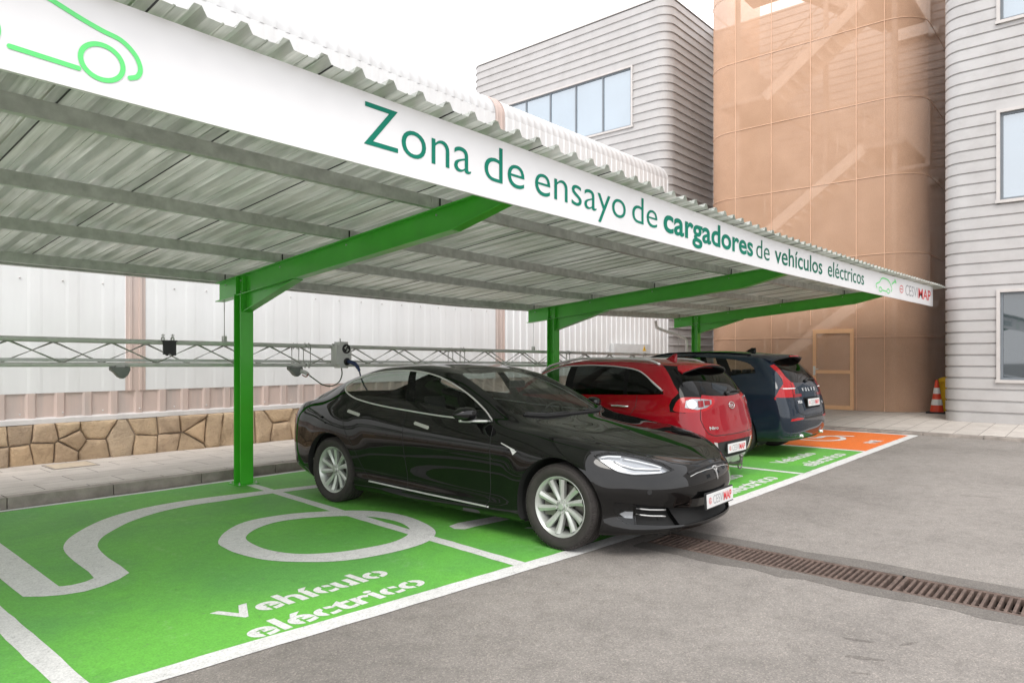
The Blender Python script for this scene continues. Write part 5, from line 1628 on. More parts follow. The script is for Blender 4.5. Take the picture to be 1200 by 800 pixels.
# ------------------------------------------------------------------ the black electric saloon in front
def build_sedan():
    WB = 2.96; WZ, WR = .345, .348
    rows = [
     dict(xf=-.74, xr=4.02, rf=.70, pf=2.3, rr=.6, pr=2.6, Y=[(-.8, .85), (0, .89), (1.5, .895), (3, .89), (4, .82)], Z=[(-.8, .165), (0, .165), (1.5, .160), (3, .185), (3.6, .25), (3.95, .31)]),
     dict(xf=-.905, xr=4.09, rf=.74, pf=2.35, rr=.6, pr=2.6, Y=[(-.9, .91), (-.4, .945), (.5, .95), (1.5, .945), (2.5, .95), (3.0, .955), (4, .88)], Z=[(-.9, .215), (-.5, .205), (0, .22), (1.5, .225), (3, .25), (3.6, .32), (4.0, .38)]),
     dict(xf=-.862, xr=4.12, rf=.72, pf=2.3, rr=.6, pr=2.6, Y=[(-.8, .92), (-.4, .955), (0, .965), (.6, .948), (1.5, .938), (2.4, .945), (3, .975), (3.5, .955), (4, .87)], Z=[(-.9, .33), (0, .37), (1.5, .39), (3, .42), (4, .48)]),
     dict(xf=-.925, xr=4.135, rf=.74, pf=2.25, rr=.6, pr=2.6, Y=[(-.9, .91), (-.4, .955), (0, .975), (.7, .962), (1.5, .958), (2.4, .966), (3, .985), (3.5, .962), (4, .87)], Z=[(-.93, .47), (-.5, .515), (0, .58), (1.5, .60), (3, .64), (4, .68)]),
     dict(xf=-.915, xr=4.12, rf=.74, pf=2.2, rr=.6, pr=2.6, Y=[(-.9, .87), (-.5, .925), (0, .958), (.7, .955), (1.5, .955), (2.4, .957), (3, .975), (3.5, .935), (4, .84)], Z=[(-.915, .605), (-.6, .655), (-.2, .735), (.2, .785), (.7, .795), (1.5, .805), (2.4, .845), (3, .885), (3.6, .905), (4.03, .90)]),
     dict(xf=-.880, xr=4.08, rf=.74, pf=2.15, rr=.6, pr=2.5, Y=[(-.9, .76), (-.5, .845), (0, .875), (.4, .885), (.75, .890), (1.5, .890), (2.4, .880), (3, .872), (3.4, .85), (4, .77)], Z=[(-.89, .665), (-.6, .752), (-.2, .846), (.2, .900), (.6, .930), (1.0, .955), (1.6, .980), (2.4, 1.035), (3.0, 1.055), (3.4, 1.050), (3.7, 1.03), (3.99, .985)]),
     dict(xf=-.865, xr=4.05, rf=.74, pf=2.1, rr=.55, pr=2.4, Y=[(-.87, .64), (-.5, .735), (0, .775), (.45, .80), (.75, .825), (1.2, .800), (1.6, .785), (2.4, .775), (3.0, .770), (3.4, .765), (3.96, .69)], Z=[(-.87, .680), (-.6, .776), (-.2, .872), (.2, .932), (.5, .962), (.8, 1.020), (1.2, 1.125), (1.6, 1.18), (2.4, 1.225), (3.0, 1.19), (3.3, 1.125), (3.6, 1.06), (3.96, 1.0)]),
     dict(xf=-.855, xr=4.02, rf=.72, pf=2.1, rr=.5, pr=2.4, Y=[(-.86, .50), (-.5, .60), (0, .66), (.4, .725), (.62, .755), (1.0, .71), (1.45, .645), (1.95, .622), (2.5, .622), (3.0, .622), (3.4, .622), (3.93, .58)], Z=[(-.86, .690), (-.6, .788), (-.2, .882), (.2, .950), (.52, .992), (.7, 1.055), (1.0, 1.20), (1.4, 1.365), (1.95, 1.438), (2.5, 1.418), (3.0, 1.318), (3.4, 1.188), (3.7, 1.095), (4.03, 1.025)]),
     dict(xf=-.850, xr=4.02, rf=.70, pf=2.1, rr=.45, pr=2.4, Y=[(-.86, .27), (0, .37), (.6, .42), (1.45, .35), (2.5, .34), (3.4, .35), (3.93, .32)], Z=[(-.855, .698), (-.6, .796), (-.2, .893), (.18, .958), (.47, 1.010), (.72, 1.105), (1.07, 1.25), (1.42, 1.395), (1.72, 1.452), (2.0, 1.473), (2.5, 1.448), (3.0, 1.352), (3.4, 1.216), (3.7, 1.118), (4.03, 1.045)]),
     dict(xf=-.850, xr=4.02, rf=.70, pf=2.1, rr=.45, pr=2.4, Y=None, Z=[(-.855, .702), (-.6, .800), (-.2, .898), (.15, .965), (.43, 1.016), (.7, 1.118), (1.05, 1.262), (1.4, 1.408), (1.7, 1.464), (2.0, 1.485), (2.5, 1.460), (3.0, 1.365), (3.4, 1.230), (3.7, 1.128), (3.95, 1.065), (4.03, 1.050)]),
    ]
    S = Shell(rows, bumps=[(0, WZ, .36, .62, .022), (WB, WZ, .36, .66, .026)])
    car = empty('saloon_car', (0, 0, 0)); tag(car, 'glossy black electric saloon parked nose outwards, plugged in at the rear, nearest the camera', 'car')
    B = M['black_paint']
    # wheel openings
    arch = lambda cx, r: [(cx + r*math.cos(t), WZ + r*math.sin(t)) for t in np.linspace(0, 2*math.pi, 49)[:-1]]
    a1 = S.cut(arch(0, .404), 'side', 0, 5.6); a2 = S.cut(arch(WB, .404), 'side', 0, 5.6)
    S.assign('hole', a1); S.assign('hole', a2)
    # side glass
    low = [(.775, .982), (1.05, .988), (1.4, .999), (1.6, 1.010), (1.88, 1.028), (2.19, 1.050), (2.475, 1.078), (2.74, 1.117), (2.94, 1.175), (3.01, 1.215)]
    top = [(3.02, 1.245), (2.93, 1.295), (2.68, 1.365), (2.39, 1.400), (2.11, 1.411), (1.86, 1.398), (1.62, 1.358), (1.367, 1.285), (1.133, 1.190), (.94, 1.088), (.80, 1.0)]
    lowc = [tuple(p) for p in catmull(low, 4)]; topc = [tuple(p) for p in catmull(top, 4)]
    dlo = lowc + topc
    fwin = [p for p in dlo if p[0] < 1.80]; 
    def clipx(P, x0, x1):
        P = clip_half([tuple(p) for p in P], (1, 0), x1); return clip_half(P, (-1, 0), -x0)
    g_all = S.cut(dlo, 'side', 5.6, 8.9)
    g1 = S.cut(clip_half(dlo, (1, -.53), 1.77-.53*1.04), 'side', 5.6, 8.9); g2 = S.cut(clip_half(dlo, (-1, .40), -1.92+.40*1.05), 'side', 5.6, 8.9)
    S.assign('pillar', g_all); S.assign('fglass', g1); S.assign('rglass', g2)
    # doors below the belt
    d1 = [(.755, .982), (.735, .90), (.712, .68), (.718, .45), (.735, .30), (.77, .268), (1.76, .278), (1.785, .31), (1.80, .48), (1.845, .80), (1.88, 1.03)]
    d2 = [(1.88, 1.03), (1.845, .80), (1.80, .48), (1.785, .31), (1.80, .278), (2.30, .292), (2.37, .33), (2.46, .44), (2.55, .60), (2.70, .78), (2.785, .92), (2.82, 1.06), (2.80, 1.135)]
    dlim = lambda f: True
    t1 = S.cut(d1, 'side', 1.0, 6.6); t2 = S.cut(d2, 'side', 1.0, 6.6)
    S.parts.insert(0, ('door1', t1)); S.parts.insert(0, ('door2', t2))
    # windscreen, roof glass, hatch glass (seen from above), bonnet
    ws = [(.44, 0), (.45, .20), (.485, .40), (.56, .60), (.66, .705), (.70, .715), (1.04, .655), (1.40, .585), (1.385, .30), (1.375, 0)]
    wsp = [tuple(p) for p in ws]
    t = S.cut(wsp[:1] + [tuple(p) for p in catmull(wsp, 4)][1:] + [(1.375, -.05), (.44, -.05)], 'top', 7.2, 99); S.assign('wscreen', t)
    rf_ = [(1.41, -.05), (1.42, .30), (1.44, .575), (1.95, .565), (2.5, .565), (2.62, .565), (2.62, -.05)]
    t = S.cut(rf_, 'top', 7.6, 99); S.assign('roof', t)
    hg = [(2.70, -.05), (2.70, .565), (3.0, .57), (3.35, .58), (3.60, .56), (3.66, .40), (3.68, .2), (3.68, -.05)]
    t = S.cut(hg, 'top', 7.4, 99); S.assign('hatch', t)
    hood = [(-.845, -.05), (-.84, .18), (-.815, .34), (-.745, .46), (-.61, .555), (-.49, .645), (-.36, .715), (-.1, .755), (.2, .775), (.52, .80), (.44, .62), (.385, .40), (.355, .20), (.345, -.05)]
    t = S.cut(hood, 'top', 5.4, 99); S.assign('bonnet', t)
    # nose: dark intake, lower grille, fog pockets, headlamps (front three-quarter view -50)
    intake = [(-.05, .345), (-.05, .238), (.40, .240), (.475, .248), (.56, .385), (.40, .365), (.2, .35)]
    t = S.cut(intake, -90, 0, 4.5); S.assign('intake', t)
    return S, car, dict(dlo=dlo, low=lowc, top=topc, d1=d1, d2=d2, hood=hood, ws=ws, intake=intake, WB=WB, WZ=WZ, WR=WR, clipx=clipx)
SED, sedan, sd_ = build_sedan()
def finish_sedan():
    S, car, d = SED, sedan, sd_; B = M['black_paint']; WB, WZ, WR = d['WB'], d['WZ'], d['WR']
    E60 = SEDAN_LAMPS(S)
    parts = S.split()
    # body shell with arch lips
    panel_obj('body', S, parts['body'], B, car, 'both')
    for nm, key in (('bonnet', 'bonnet'),): panel_obj(nm, S, parts[key], B, car, 'both')
    panel_obj('windscreen', S, parts['wscreen'], M['screen_glass'], car, 'both'); panel_obj('glass_roof', S, parts['roof'], M['roof_glass'], car, 'both')
    panel_obj('rear_window', S, parts['hatch'], M['tint_glass'], car, 'both')
    for mir in (None, 'flip'): panel_obj('lower_grille', S, parts['intake'], M['well'], car, mir, push=-.03)
    for mir, sg in ((None, 1), ('flip', -1)):
        panel_obj('window_pillar', S, parts['pillar'], M['gloss_black'], car, mir)
        for dk, gk, poly, hx in (('door1', 'fglass', d['d1'], (1.60, 1.78)), ('door2', 'rglass', d['d2'], (2.60, 2.80))):
            dr = panel_obj('door', S, parts[dk], B, car, mir)
            panel_obj('window', S, parts[gk], M['tint_glass'], dr, mir)
            z0, z1 = (.886, .918) if dk == 'door1' else (.952, .984)
            hx = (1.50, 1.72) if dk == 'door1' else (2.53, 2.75)
            P = [(hx[0], z0-.004), (hx[0]+.014, z0-.016), (hx[1]-.012, z1-.016), (hx[1], z1-.002), (hx[1]-.012, z1+.014), (hx[0]+.010, z0+.014)]
            decal(S, P, 'side', .007, .006, M['chrome'], 'handle', dr, sg)
            bm = bmesh.new(); seam(bm, on_side(S, dense([p for p in poly]), -.0005, sg), .0032); obj_from_bm('shut_line', bm, M['under'], dr)
        # chrome round the glass
        bm = bmesh.new(); L_ = on_side(S, dense(d['dlo'], .03, True), .002, sg); seam(bm, L_, .0085, 0, True); obj_from_bm('chrome_surround', bm, M['satin'], car, smooth='all')
        bm = bmesh.new(); seam(bm, on_side(S, dense([(.74, .252), (1.5, .268), (2.35, .295)]), .004, sg), .009); obj_from_bm('sill_strip', bm, M['satin'], car, smooth='all')
        # arch lips
        for cx in (0, WB):
            bm = bmesh.new(); A = [(cx+.404*math.cos(t), WZ+.404*math.sin(t)) for t in np.linspace(R(-22), R(202), 60)]
            P = on_side(S, A, 0, sg); Q = [p + Vector((0, -sg*.07, 0)) for p in P]
            a = [bm.verts.new(p) for p in P]; b = [bm.verts.new(q) for q in Q]
            for k in range(len(a)-1): bm.faces.new((a[k], a[k+1], b[k+1], b[k]))
            obj_from_bm('arch_lip', bm, M['under'], car, smooth='all')
        # mirror with chrome base strip
        mirror_part(car, sg, (.94, .90, .975), (.20, .19, .125), B, M['gloss_black'], None, lean=.03)
        bm = bmesh.new(); tube(bm, catmull([(.80, sg*.868, .986), (.90, sg*.945, .985), (.93, sg*1.02, .992), (.95, sg*1.10, 1.0)], 5), [.012]*8+[.017]*8, 8); obj_from_bm('mirror_trim', bm, M['satin'], car, smooth='all')
        # side repeater badge ahead of the door
        decal(S, [(.44, .772), (.45, .762), (.60, .812), (.60, .820)], 'side', .004, .004, M['satin'], 'side_badge', car, sg)
        decal(S, [(.415, .760), (.455, .728), (.500, .785)], 'side', .005, .004, M['chrome'], 'side_repeater', car, sg)
    make = [((0, .835), .24), ((WB, .845), .255)]
    for (x, y), w in make:
        for sg in (1, -1):
            make_wheel(car, (x, sg*y, WR), WR, w, .247, 'ten', sg)
    wheel_wells(car, (0, WB), WZ, .415, .55, .905)
    bm = bmesh.new(); bx(bm, -.70, 3.85, -.60, .60, .17, .30); bx(bm, .45, 2.5, -.86, .86, .165, .30); obj_from_bm('underbody', bm, M['under'], car)
    # cabin
    seat(car, 1.55, .38); seat(car, 1.55, -.38)
    bm = bmesh.new(); bx(bm, 2.45, 2.95, -.62, .62, .34, .52); prism(bm, [(2.80, .45), (2.98, .45), (3.10, .98), (3.0, .99)], 'y', -.62, .62); bevel_all(bm, .04, 2); obj_from_bm('rear_seat', bm, M['cabin'], car, smooth=True)
    bm = bmesh.new(); prism(bm, [(.50, .60), (.52, .93), (.70, .965), (.92, .93), (1.0, .80), (1.0, .55)], 'y', -.72, .72); bevel_all(bm, .03, 2); obj_from_bm('dashboard', bm, M['cabin'], car, smooth=True)
    bm = bmesh.new(); bx(bm, .3, 3.6, -.80, .80, .28, .33); obj_from_bm('cabin_floor', bm, M['cabin'], car)
    steering(car, 1.06, -.38, .90)
    bm = bmesh.new(); prism(bm, [(-.12, 1.245), (.12, 1.245), (.11, 1.315), (-.11, 1.315)], 'x', 1.18, 1.21); bevel_all(bm, .012, 2); obj_from_bm('rear_view_mirror', bm, M['cabin'], car, smooth=True)
    # bonnet seam, screen base
    bm = bmesh.new()
    for sg in (1, -1): seam(bm, on_view(S, dense(d['hood'][1:8]), 'top', 0, sg), .003)
    seam(bm, on_view(S, dense([(-.838, -.20), (-.845, 0), (-.838, .20)]), 'top', 0), .0045)
    obj_from_bm('bonnet_seam', bm, M['under'], car)
    bm = bmesh.new(); seam(bm, on_view(S, dense([(.60, -.64), (.50, -.44), (.46, -.22), (.45, 0), (.46, .22), (.50, .44), (.60, .64)], .05), 'top', .004), .014); obj_from_bm('cowl_trim', bm, M['under'], car, smooth='all')
    for sg, x0 in ((1, 0), (-1, 0)):
        P = on_view(S, dense([(.47, .12*sg), (.50, .40*sg), (.60, .62*sg)], .05), 'top', .018); bm = bmesh.new(); seam(bm, P, .008); obj_from_bm('wiper', bm, M['matt_black'], car, smooth='all')
    number_plate(car, (-.945, 0, .405), (-1, 0, .05), (0, 0, 1))
    return car
def SEDAN_LAMPS(S):
    lamp = [(.417, .783), (.331, .806), (.214, .807), (.057, .779), (-.093, .733), (-.206, .672), (-.09, .650), (.131, .645), (.240, .665), (.310, .699), (.378, .746)]
    lc = [tuple(p) for p in catmull(lamp[:6], 4)] + [tuple(p) for p in catmull(lamp[6:], 3)]
    S.lamp = lc; t = S.cut(lc, -45, 3, 7.5); S.assign('lamp', t)
    fog = [(.292, .444), (.286, .366), (.255, .315), (.21, .284), (.126, .272), (.134, .428)]
    S.fog = fog; S.assign('fog', S.cut(fog, -45, 1, 5))
    pocket = [(.128, .428), (-.10, .395), (-.145, .385), (-.245, .245), (.120, .272)]
    S.pocket = pocket; S.assign('pocket', S.cut(pocket, -45, 1, 5))
def sedan_front():
    S, car = SED, sedan
    for mir, sg in ((None, 1), ('flip', -1)):
        lo = panel_obj('headlight', S, SPARTS['lamp'], M['lamp_silver'], car, mir, push=-.030)
        panel_obj('lamp_cover', S, SPARTS['lamp'], M['lamp_clear'], lo, mir, push=.001)
        # daytime light guide and inner elements
        u1 = [(.395, .762), (.33, .715), (.255, .680), (.14, .661), (.0, .662), (-.10, .664)]
        bm = bmesh.new(); seam(bm, on_view(S, dense(u1, .02), -45, -.014, sg), .0095)
        seam(bm, on_view(S, dense([(.385, .775), (.31, .787), (.21, .784)], .02), -45, -.014, sg), .006)
        obj_from_bm('light_guide', bm, M['lamp_white'], lo, smooth='all')
        bm = bmesh.new()
        seam(bm, on_view(S, dense([(.275, .757), (.21, .722), (.12, .700), (-.02, .692), (-.10, .690)], .02), -45, -.018, sg), .007)
        seam(bm, on_view(S, dense([(.20, .775), (.08, .752), (-.05, .720), (-.11, .700)], .02), -45, -.018, sg), .005)
        obj_from_bm('reflector_rib', bm, M['lamp_white'], lo, smooth='all')
        bm = bmesh.new(); seam(bm, on_view(S, dense(S.lamp, .02, True), -45, 0, sg), .0042, 0, True); obj_from_bm('lamp_gasket', bm, M['under'], lo)
        fo = panel_obj('fog_light', S, SPARTS['fog'], M['gloss_black'], car, mir, push=-.02)
        decal(S, [(.245, .350), (.205, .322), (.145, .318), (.140, .365), (.20, .368)], -45, -.006, .012, M['lamp_silver'], 'fog_reflector', fo, sg)
        panel_obj('fog_cover', S, SPARTS['fog'], M['lamp_clear'], fo, mir, push=-.002)
        po = panel_obj('side_intake', S, SPARTS['pocket'], M['well'], car, mir, push=-.045)
        for za, zb_ in ((.388, .362), (.345, .318)):
            bm = bmesh.new(); seam(bm, on_view(S, dense([(.115, za), (.0, (za+zb_)/2-.002), (-.135, zb_)], .03), -45, -.012, sg), .0065); obj_from_bm('slat', bm, M['satin'], po, smooth='all')
        # panel edges and the pocket rim
        bm = bmesh.new(); A = on_view(S, dense(S.pocket, .02, True), -45, 0, sg); B_ = on_view(S, dense(S.pocket, .02, True), -45, -.046, sg)
        a = [bm.verts.new(p) for p in A]; b = [bm.verts.new(p) for p in B_]
        if len(a) == len(b):
            for k in range(len(a)): bm.faces.new((a[k], a[(k+1) % len(a)], b[(k+1) % len(a)], b[k]))
        obj_from_bm('intake_rim', bm, M['gloss_black'], po)
        bm = bmesh.new(); P = on_view(S, dense(sd_['intake'][1:], .02), 'front', 0, sg); Q = on_view(S, dense(sd_['intake'][1:], .02), 'front', -.031, sg)
        a = [bm.verts.new(p) for p in P]; b = [bm.verts.new(p) for p in Q]
        if len(a) == len(b):
            for k in range(len(a)-1): bm.faces.new((a[k], a[k+1], b[k+1], b[k]))
        obj_from_bm('grille_rim', bm, M['gloss_black'], car)
        # parking sensor
        decal(S, [(.02+.02*math.cos(t), .52+.02*math.sin(t)) for t in np.linspace(0, 6.28, 13)[:-1]], -45, .002, .003, M['under'], 'parking_sensor', car, sg, step=.05)
    # nose emblem: a T with a curved bar and a tapering stem; dark slot under the bonnet edge
    zc = .600
    stem = [(-.010, zc+.020), (-.030, zc+.026), (-.033, zc+.036), (-.012, zc+.034), (.0, zc+.020), (.012, zc+.034), (.033, zc+.036), (.030, zc+.026), (.010, zc+.020), (.003, zc-.045), (0, zc-.052), (-.003, zc-.045)]
    decal(S, stem, 'front', .008, .008, M['chrome'], 'nose_emblem', car, step=.02, smooth=False)
    bar_ = [(-.040, zc+.042), (-.042, zc+.050), (0, zc+.056), (.042, zc+.050), (.040, zc+.042), (0, zc+.047)]
    decal(S, bar_, 'front', .008, .008, M['chrome'], 'nose_emblem', car, step=.02, smooth=False)
    bm = bmesh.new()
    for sg in (1, -1):
        seam(bm, on_view(S, dense([(0, .668), (.15, .664), (.28, .652), (.38, .636)], .02), 'front', .0, sg), .010)
    obj_from_bm('bonnet_slot', bm, M['under'], car, smooth='all')
    bm = bmesh.new()
    for sg in (1, -1):
        P = on_view(S, dense([(.02, zc+.040), (.15, zc+.040), (.28, zc+.030), (.37, zc+.012)], .02), 'front', .002, sg); seam(bm, P, .003)
    obj_from_bm('nose_trim', bm, M['satin'], car, smooth='all')
    # tail lamps
    for sg in (1, -1):
        decal(S, [(-.86, .80), (-.45, .815), (-.42, .86), (-.60, .93), (-.80, .95)], 'rear', .004, .010, M['red_lamp'], 'tail_light', car, sg)
SPARTS = None
_split = SED.split
def _keep():
    global SPARTS
    SPARTS = _split(); return SPARTS
SED.split = _keep
finish_sedan(); sedan_front()
sedan.location = (5.43, 3.45, 0); sedan.rotation_euler = (0, 0, R(90) + .03)
# ------------------------------------------------------------------ the red crossover and the dark blue estate behind it
def crossover_rows():
    return [
     dict(xf=-.66, xr=3.36, rf=.62, pf=2.4, rr=.34, pr=2.7, Y=[(-.8, .78), (0, .82), (2.7, .82), (3.4, .76)], Z=[(-.8, .20), (0, .19), (2.7, .20), (3.1, .22), (3.4, .235)]),
     dict(xf=-.82, xr=3.42, rf=.66, pf=2.4, rr=.34, pr=2.7, Y=[(-.8, .84), (0, .872), (1.4, .868), (2.7, .875), (3.4, .83)], Z=[(-.8, .27), (0, .27), (1.4, .28), (2.7, .30), (3.4, .315)]),
     dict(xf=-.86, xr=3.475, rf=.66, pf=2.3, rr=.34, pr=2.7, Y=[(-.8, .85), (0, .885), (1.4, .872), (2.7, .892), (3.4, .865)], Z=[(-.8, .42), (0, .42), (1.4, .44), (2.7, .45), (3.48, .46)]),
     dict(xf=-.87, xr=3.480, rf=.66, pf=2.25, rr=.34, pr=2.7, Y=[(-.8, .86), (0, .895), (1.4, .886), (2.7, .902), (3.4, .875)], Z=[(-.8, .60), (0, .62), (1.4, .63), (2.7, .64), (3.48, .66)]),
     dict(xf=-.84, xr=3.435, rf=.66, pf=2.2, rr=.34, pr=2.7, Y=[(-.8, .83), (0, .885), (1.4, .888), (2.7, .898), (3.4, .855)], Z=[(-.8, .76), (0, .82), (1.4, .84), (2.7, .87), (3.43, .86)]),
     dict(xf=-.80, xr=3.40, rf=.66, pf=2.1, rr=.34, pr=2.7, Y=[(-.8, .72), (0, .82), (.6, .845), (1.4, .858), (2.7, .852), (3.4, .82)], Z=[(-.8, .83), (0, .95), (.6, .99), (1.4, 1.0), (2.2, 1.015), (2.9, 1.035), (3.4, 1.02)]),
     dict(xf=-.78, xr=3.27, rf=.66, pf=2.1, rr=.30, pr=2.6, Y=[(-.8, .60), (0, .74), (.6, .78), (1.4, .785), (2.7, .775), (3.27, .735)], Z=[(-.8, .85), (0, .985), (.5, 1.03), (.8, 1.13), (1.3, 1.25), (2.0, 1.27), (2.8, 1.27), (3.27, 1.235)]),
     dict(xf=-.77, xr=3.09, rf=.64, pf=2.1, rr=.30, pr=2.5, Y=[(-.8, .48), (0, .62), (.5, .72), (.9, .69), (1.4, .645), (2.2, .645), (2.9, .625), (3.1, .60)], Z=[(-.8, .86), (0, 1.0), (.45, 1.055), (.8, 1.23), (1.2, 1.40), (1.7, 1.475), (2.4, 1.47), (2.9, 1.43), (3.1, 1.405)]),
     dict(xf=-.765, xr=3.07, rf=.62, pf=2.1, rr=.26, pr=2.5, Y=[(-.8, .25), (0, .34), (.5, .40), (1.4, .36), (2.2, .36), (3.1, .34)], Z=[(-.8, .865), (0, 1.01), (.40, 1.07), (.8, 1.26), (1.25, 1.45), (1.7, 1.522), (2.3, 1.52), (2.8, 1.485), (3.1, 1.450)]),
     dict(xf=-.765, xr=3.07, rf=.62, pf=2.1, rr=.26, pr=2.5, Y=None, Z=[(-.8, .867), (0, 1.015), (.38, 1.075), (.8, 1.275), (1.22, 1.455), (1.7, 1.535), (2.3, 1.535), (2.8, 1.500), (3.1, 1.462)]),
    ]
def estate_rows():
    return [
     dict(xf=-.66, xr=3.70, rf=.62, pf=2.4, rr=.27, pr=3.0, Y=[(-.8, .82), (0, .87), (2.865, .87), (3.7, .80)], Z=[(-.8, .24), (0, .23), (2.8, .24), (3.3, .26), (3.7, .27)]),
     dict(xf=-.82, xr=3.775, rf=.66, pf=2.4, rr=.27, pr=3.0, Y=[(-.8, .88), (0, .915), (1.4, .91), (2.9, .92), (3.7, .88)], Z=[(-.8, .33), (0, .33), (1.4, .33), (2.9, .34), (3.7, .345)]),
     dict(xf=-.86, xr=3.815, rf=.66, pf=2.3, rr=.27, pr=3.0, Y=[(-.8, .89), (0, .935), (1.4, .92), (2.9, .945), (3.7, .915)], Z=[(-.8, .50), (0, .50), (1.4, .50), (2.9, .53), (3.8, .54)]),
     dict(xf=-.87, xr=3.805, rf=.66, pf=2.25, rr=.27, pr=3.0, Y=[(-.8, .90), (0, .945), (1.4, .938), (2.9, .955), (3.7, .915)], Z=[(-.8, .68), (0, .70), (1.4, .71), (2.9, .74), (3.8, .74)]),
     dict(xf=-.84, xr=3.745, rf=.66, pf=2.2, rr=.27, pr=3.0, Y=[(-.8, .87), (0, .935), (1.4, .938), (2.7, .950), (3.7, .90)], Z=[(-.8, .86), (0, .92), (1.4, .94), (2.7, .98), (3.73, .97)]),
     dict(xf=-.80, xr=3.705, rf=.66, pf=2.1, rr=.27, pr=3.0, Y=[(-.8, .78), (0, .86), (.6, .885), (1.4, .895), (2.7, .905), (3.7, .86)], Z=[(-.8, .94), (0, 1.05), (.6, 1.085), (1.4, 1.09), (2.2, 1.10), (3.0, 1.125), (3.7, 1.115)]),
     dict(xf=-.78, xr=3.55, rf=.66, pf=2.1, rr=.27, pr=3.0, Y=[(-.8, .64), (0, .78), (.6, .82), (1.4, .825), (2.7, .815), (3.5, .76)], Z=[(-.8, .96), (0, 1.085), (.5, 1.12), (.8, 1.22), (1.3, 1.34), (2.0, 1.36), (3.0, 1.36), (3.5, 1.35)]),
     dict(xf=-.77, xr=3.37, rf=.64, pf=2.1, rr=.24, pr=2.8, Y=[(-.8, .50), (0, .64), (.5, .76), (.9, .725), (1.4, .675), (2.2, .68), (3.0, .665), (3.3, .645)], Z=[(-.8, .97), (0, 1.10), (.45, 1.145), (.8, 1.33), (1.2, 1.50), (1.7, 1.585), (2.4, 1.59), (3.0, 1.565), (3.35, 1.53)]),
     dict(xf=-.765, xr=3.36, rf=.62, pf=2.1, rr=.24, pr=2.8, Y=[(-.8, .26), (0, .34), (.5, .42), (1.4, .38), (2.2, .38), (3.3, .36)], Z=[(-.8, .975), (0, 1.11), (.40, 1.16), (.8, 1.36), (1.25, 1.55), (1.7, 1.632), (2.4, 1.64), (2.9, 1.62), (3.35, 1.575)]),
     dict(xf=-.765, xr=3.36, rf=.62, pf=2.1, rr=.24, pr=2.8, Y=None, Z=[(-.8, .978), (0, 1.115), (.38, 1.165), (.8, 1.37), (1.22, 1.555), (1.7, 1.645), (2.4, 1.655), (2.9, 1.635), (3.35, 1.590)]),
    ]
def suv(rows, WB, WZ, arch_r, bump, label):
    S = Shell(rows, bumps=[(0, WZ, .38, .64, bump), (WB, WZ, .38, .66, bump)])
    for cx in (0, WB):
        S.assign('hole', S.cut([(cx + arch_r*math.cos(t), WZ + arch_r*math.sin(t)) for t in np.linspace(0, 2*math.pi, 41)[:-1]], 'side', 0, 5.6))
    return S
CRO = suv(crossover_rows(), 2.70, .335, .375, .018, '')
EST = suv(estate_rows(), 2.865, .365, .405, .020, '')
crossover = empty('crossover_car'); tag(crossover, 'deep red crossover parked nose in between the black saloon and the dark blue estate', 'car')
estate = empty('estate_car'); tag(estate, 'dark blue tall estate car with high red tail lamps beside the orange bay', 'car')
crossover.location = (8.22, 3.56+3.48, 0); crossover.rotation_euler = (0, 0, R(-90))
estate.location = (11.47, 3.69+3.815, 0); estate.rotation_euler = (0, 0, R(-90))
def rear_wiper(S, car, pts):
    bm = bmesh.new(); seam(bm, on_view(S, dense(pts, .04), 'rear', .018), .009); p = on_view(S, [pts[0]], 'rear', .012)
    if p: bmesh.ops.create_uvsphere(bm, u_segments=10, v_segments=6, radius=.028, matrix=Matrix.Translation(p[0]))
    return obj_from_bm('wiper', bm, M['matt_black'], car, smooth='all')
def doors_and_glass(S, parts, car, body_m, d1, d2, handles, tint):
    for mir, sg in ((None, 1), ('flip', -1)):
        for dk, gk, poly, h in (('door1', 'fglass', d1, handles[0]), ('door2', 'rglass', d2, handles[1])):
            dr = panel_obj('door', S, parts[dk], body_m, car, mir)
            if gk in parts: panel_obj('window', S, parts[gk], tint[0 if dk == 'door1' else 1], dr, mir)
            x0, x1, z = h
            bm = bmesh.new(); tube(bm, catmull([p + Vector((0, sg*o, 0)) for p, o in zip(on_side(S, [(x0, z), (x0+.03, z), ((x0+x1)/2, z+.002), (x1-.03, z), (x1, z)], 0, sg), (.0, .030, .038, .030, .0))], 5), .012, 10); obj_from_bm('handle', bm, M['chrome'] if car is crossover else body_m, dr, smooth='all')
            bm = bmesh.new(); seam(bm, on_side(S, dense(poly), -.0005, sg), .0034); obj_from_bm('shut_line', bm, M['under'], dr)
        if 'qglass' in parts: panel_obj('quarter_window', S, parts['qglass'], tint[2], car, mir)
        for lo_, hi_ in ((0, 2.1), (2.1, 9)):
            fs = [f for f in parts['pillar'] if lo_ <= f.calc_center_median().x < hi_]
            if fs: panel_obj('window_pillar', S, fs, M['gloss_black'], car, mir)
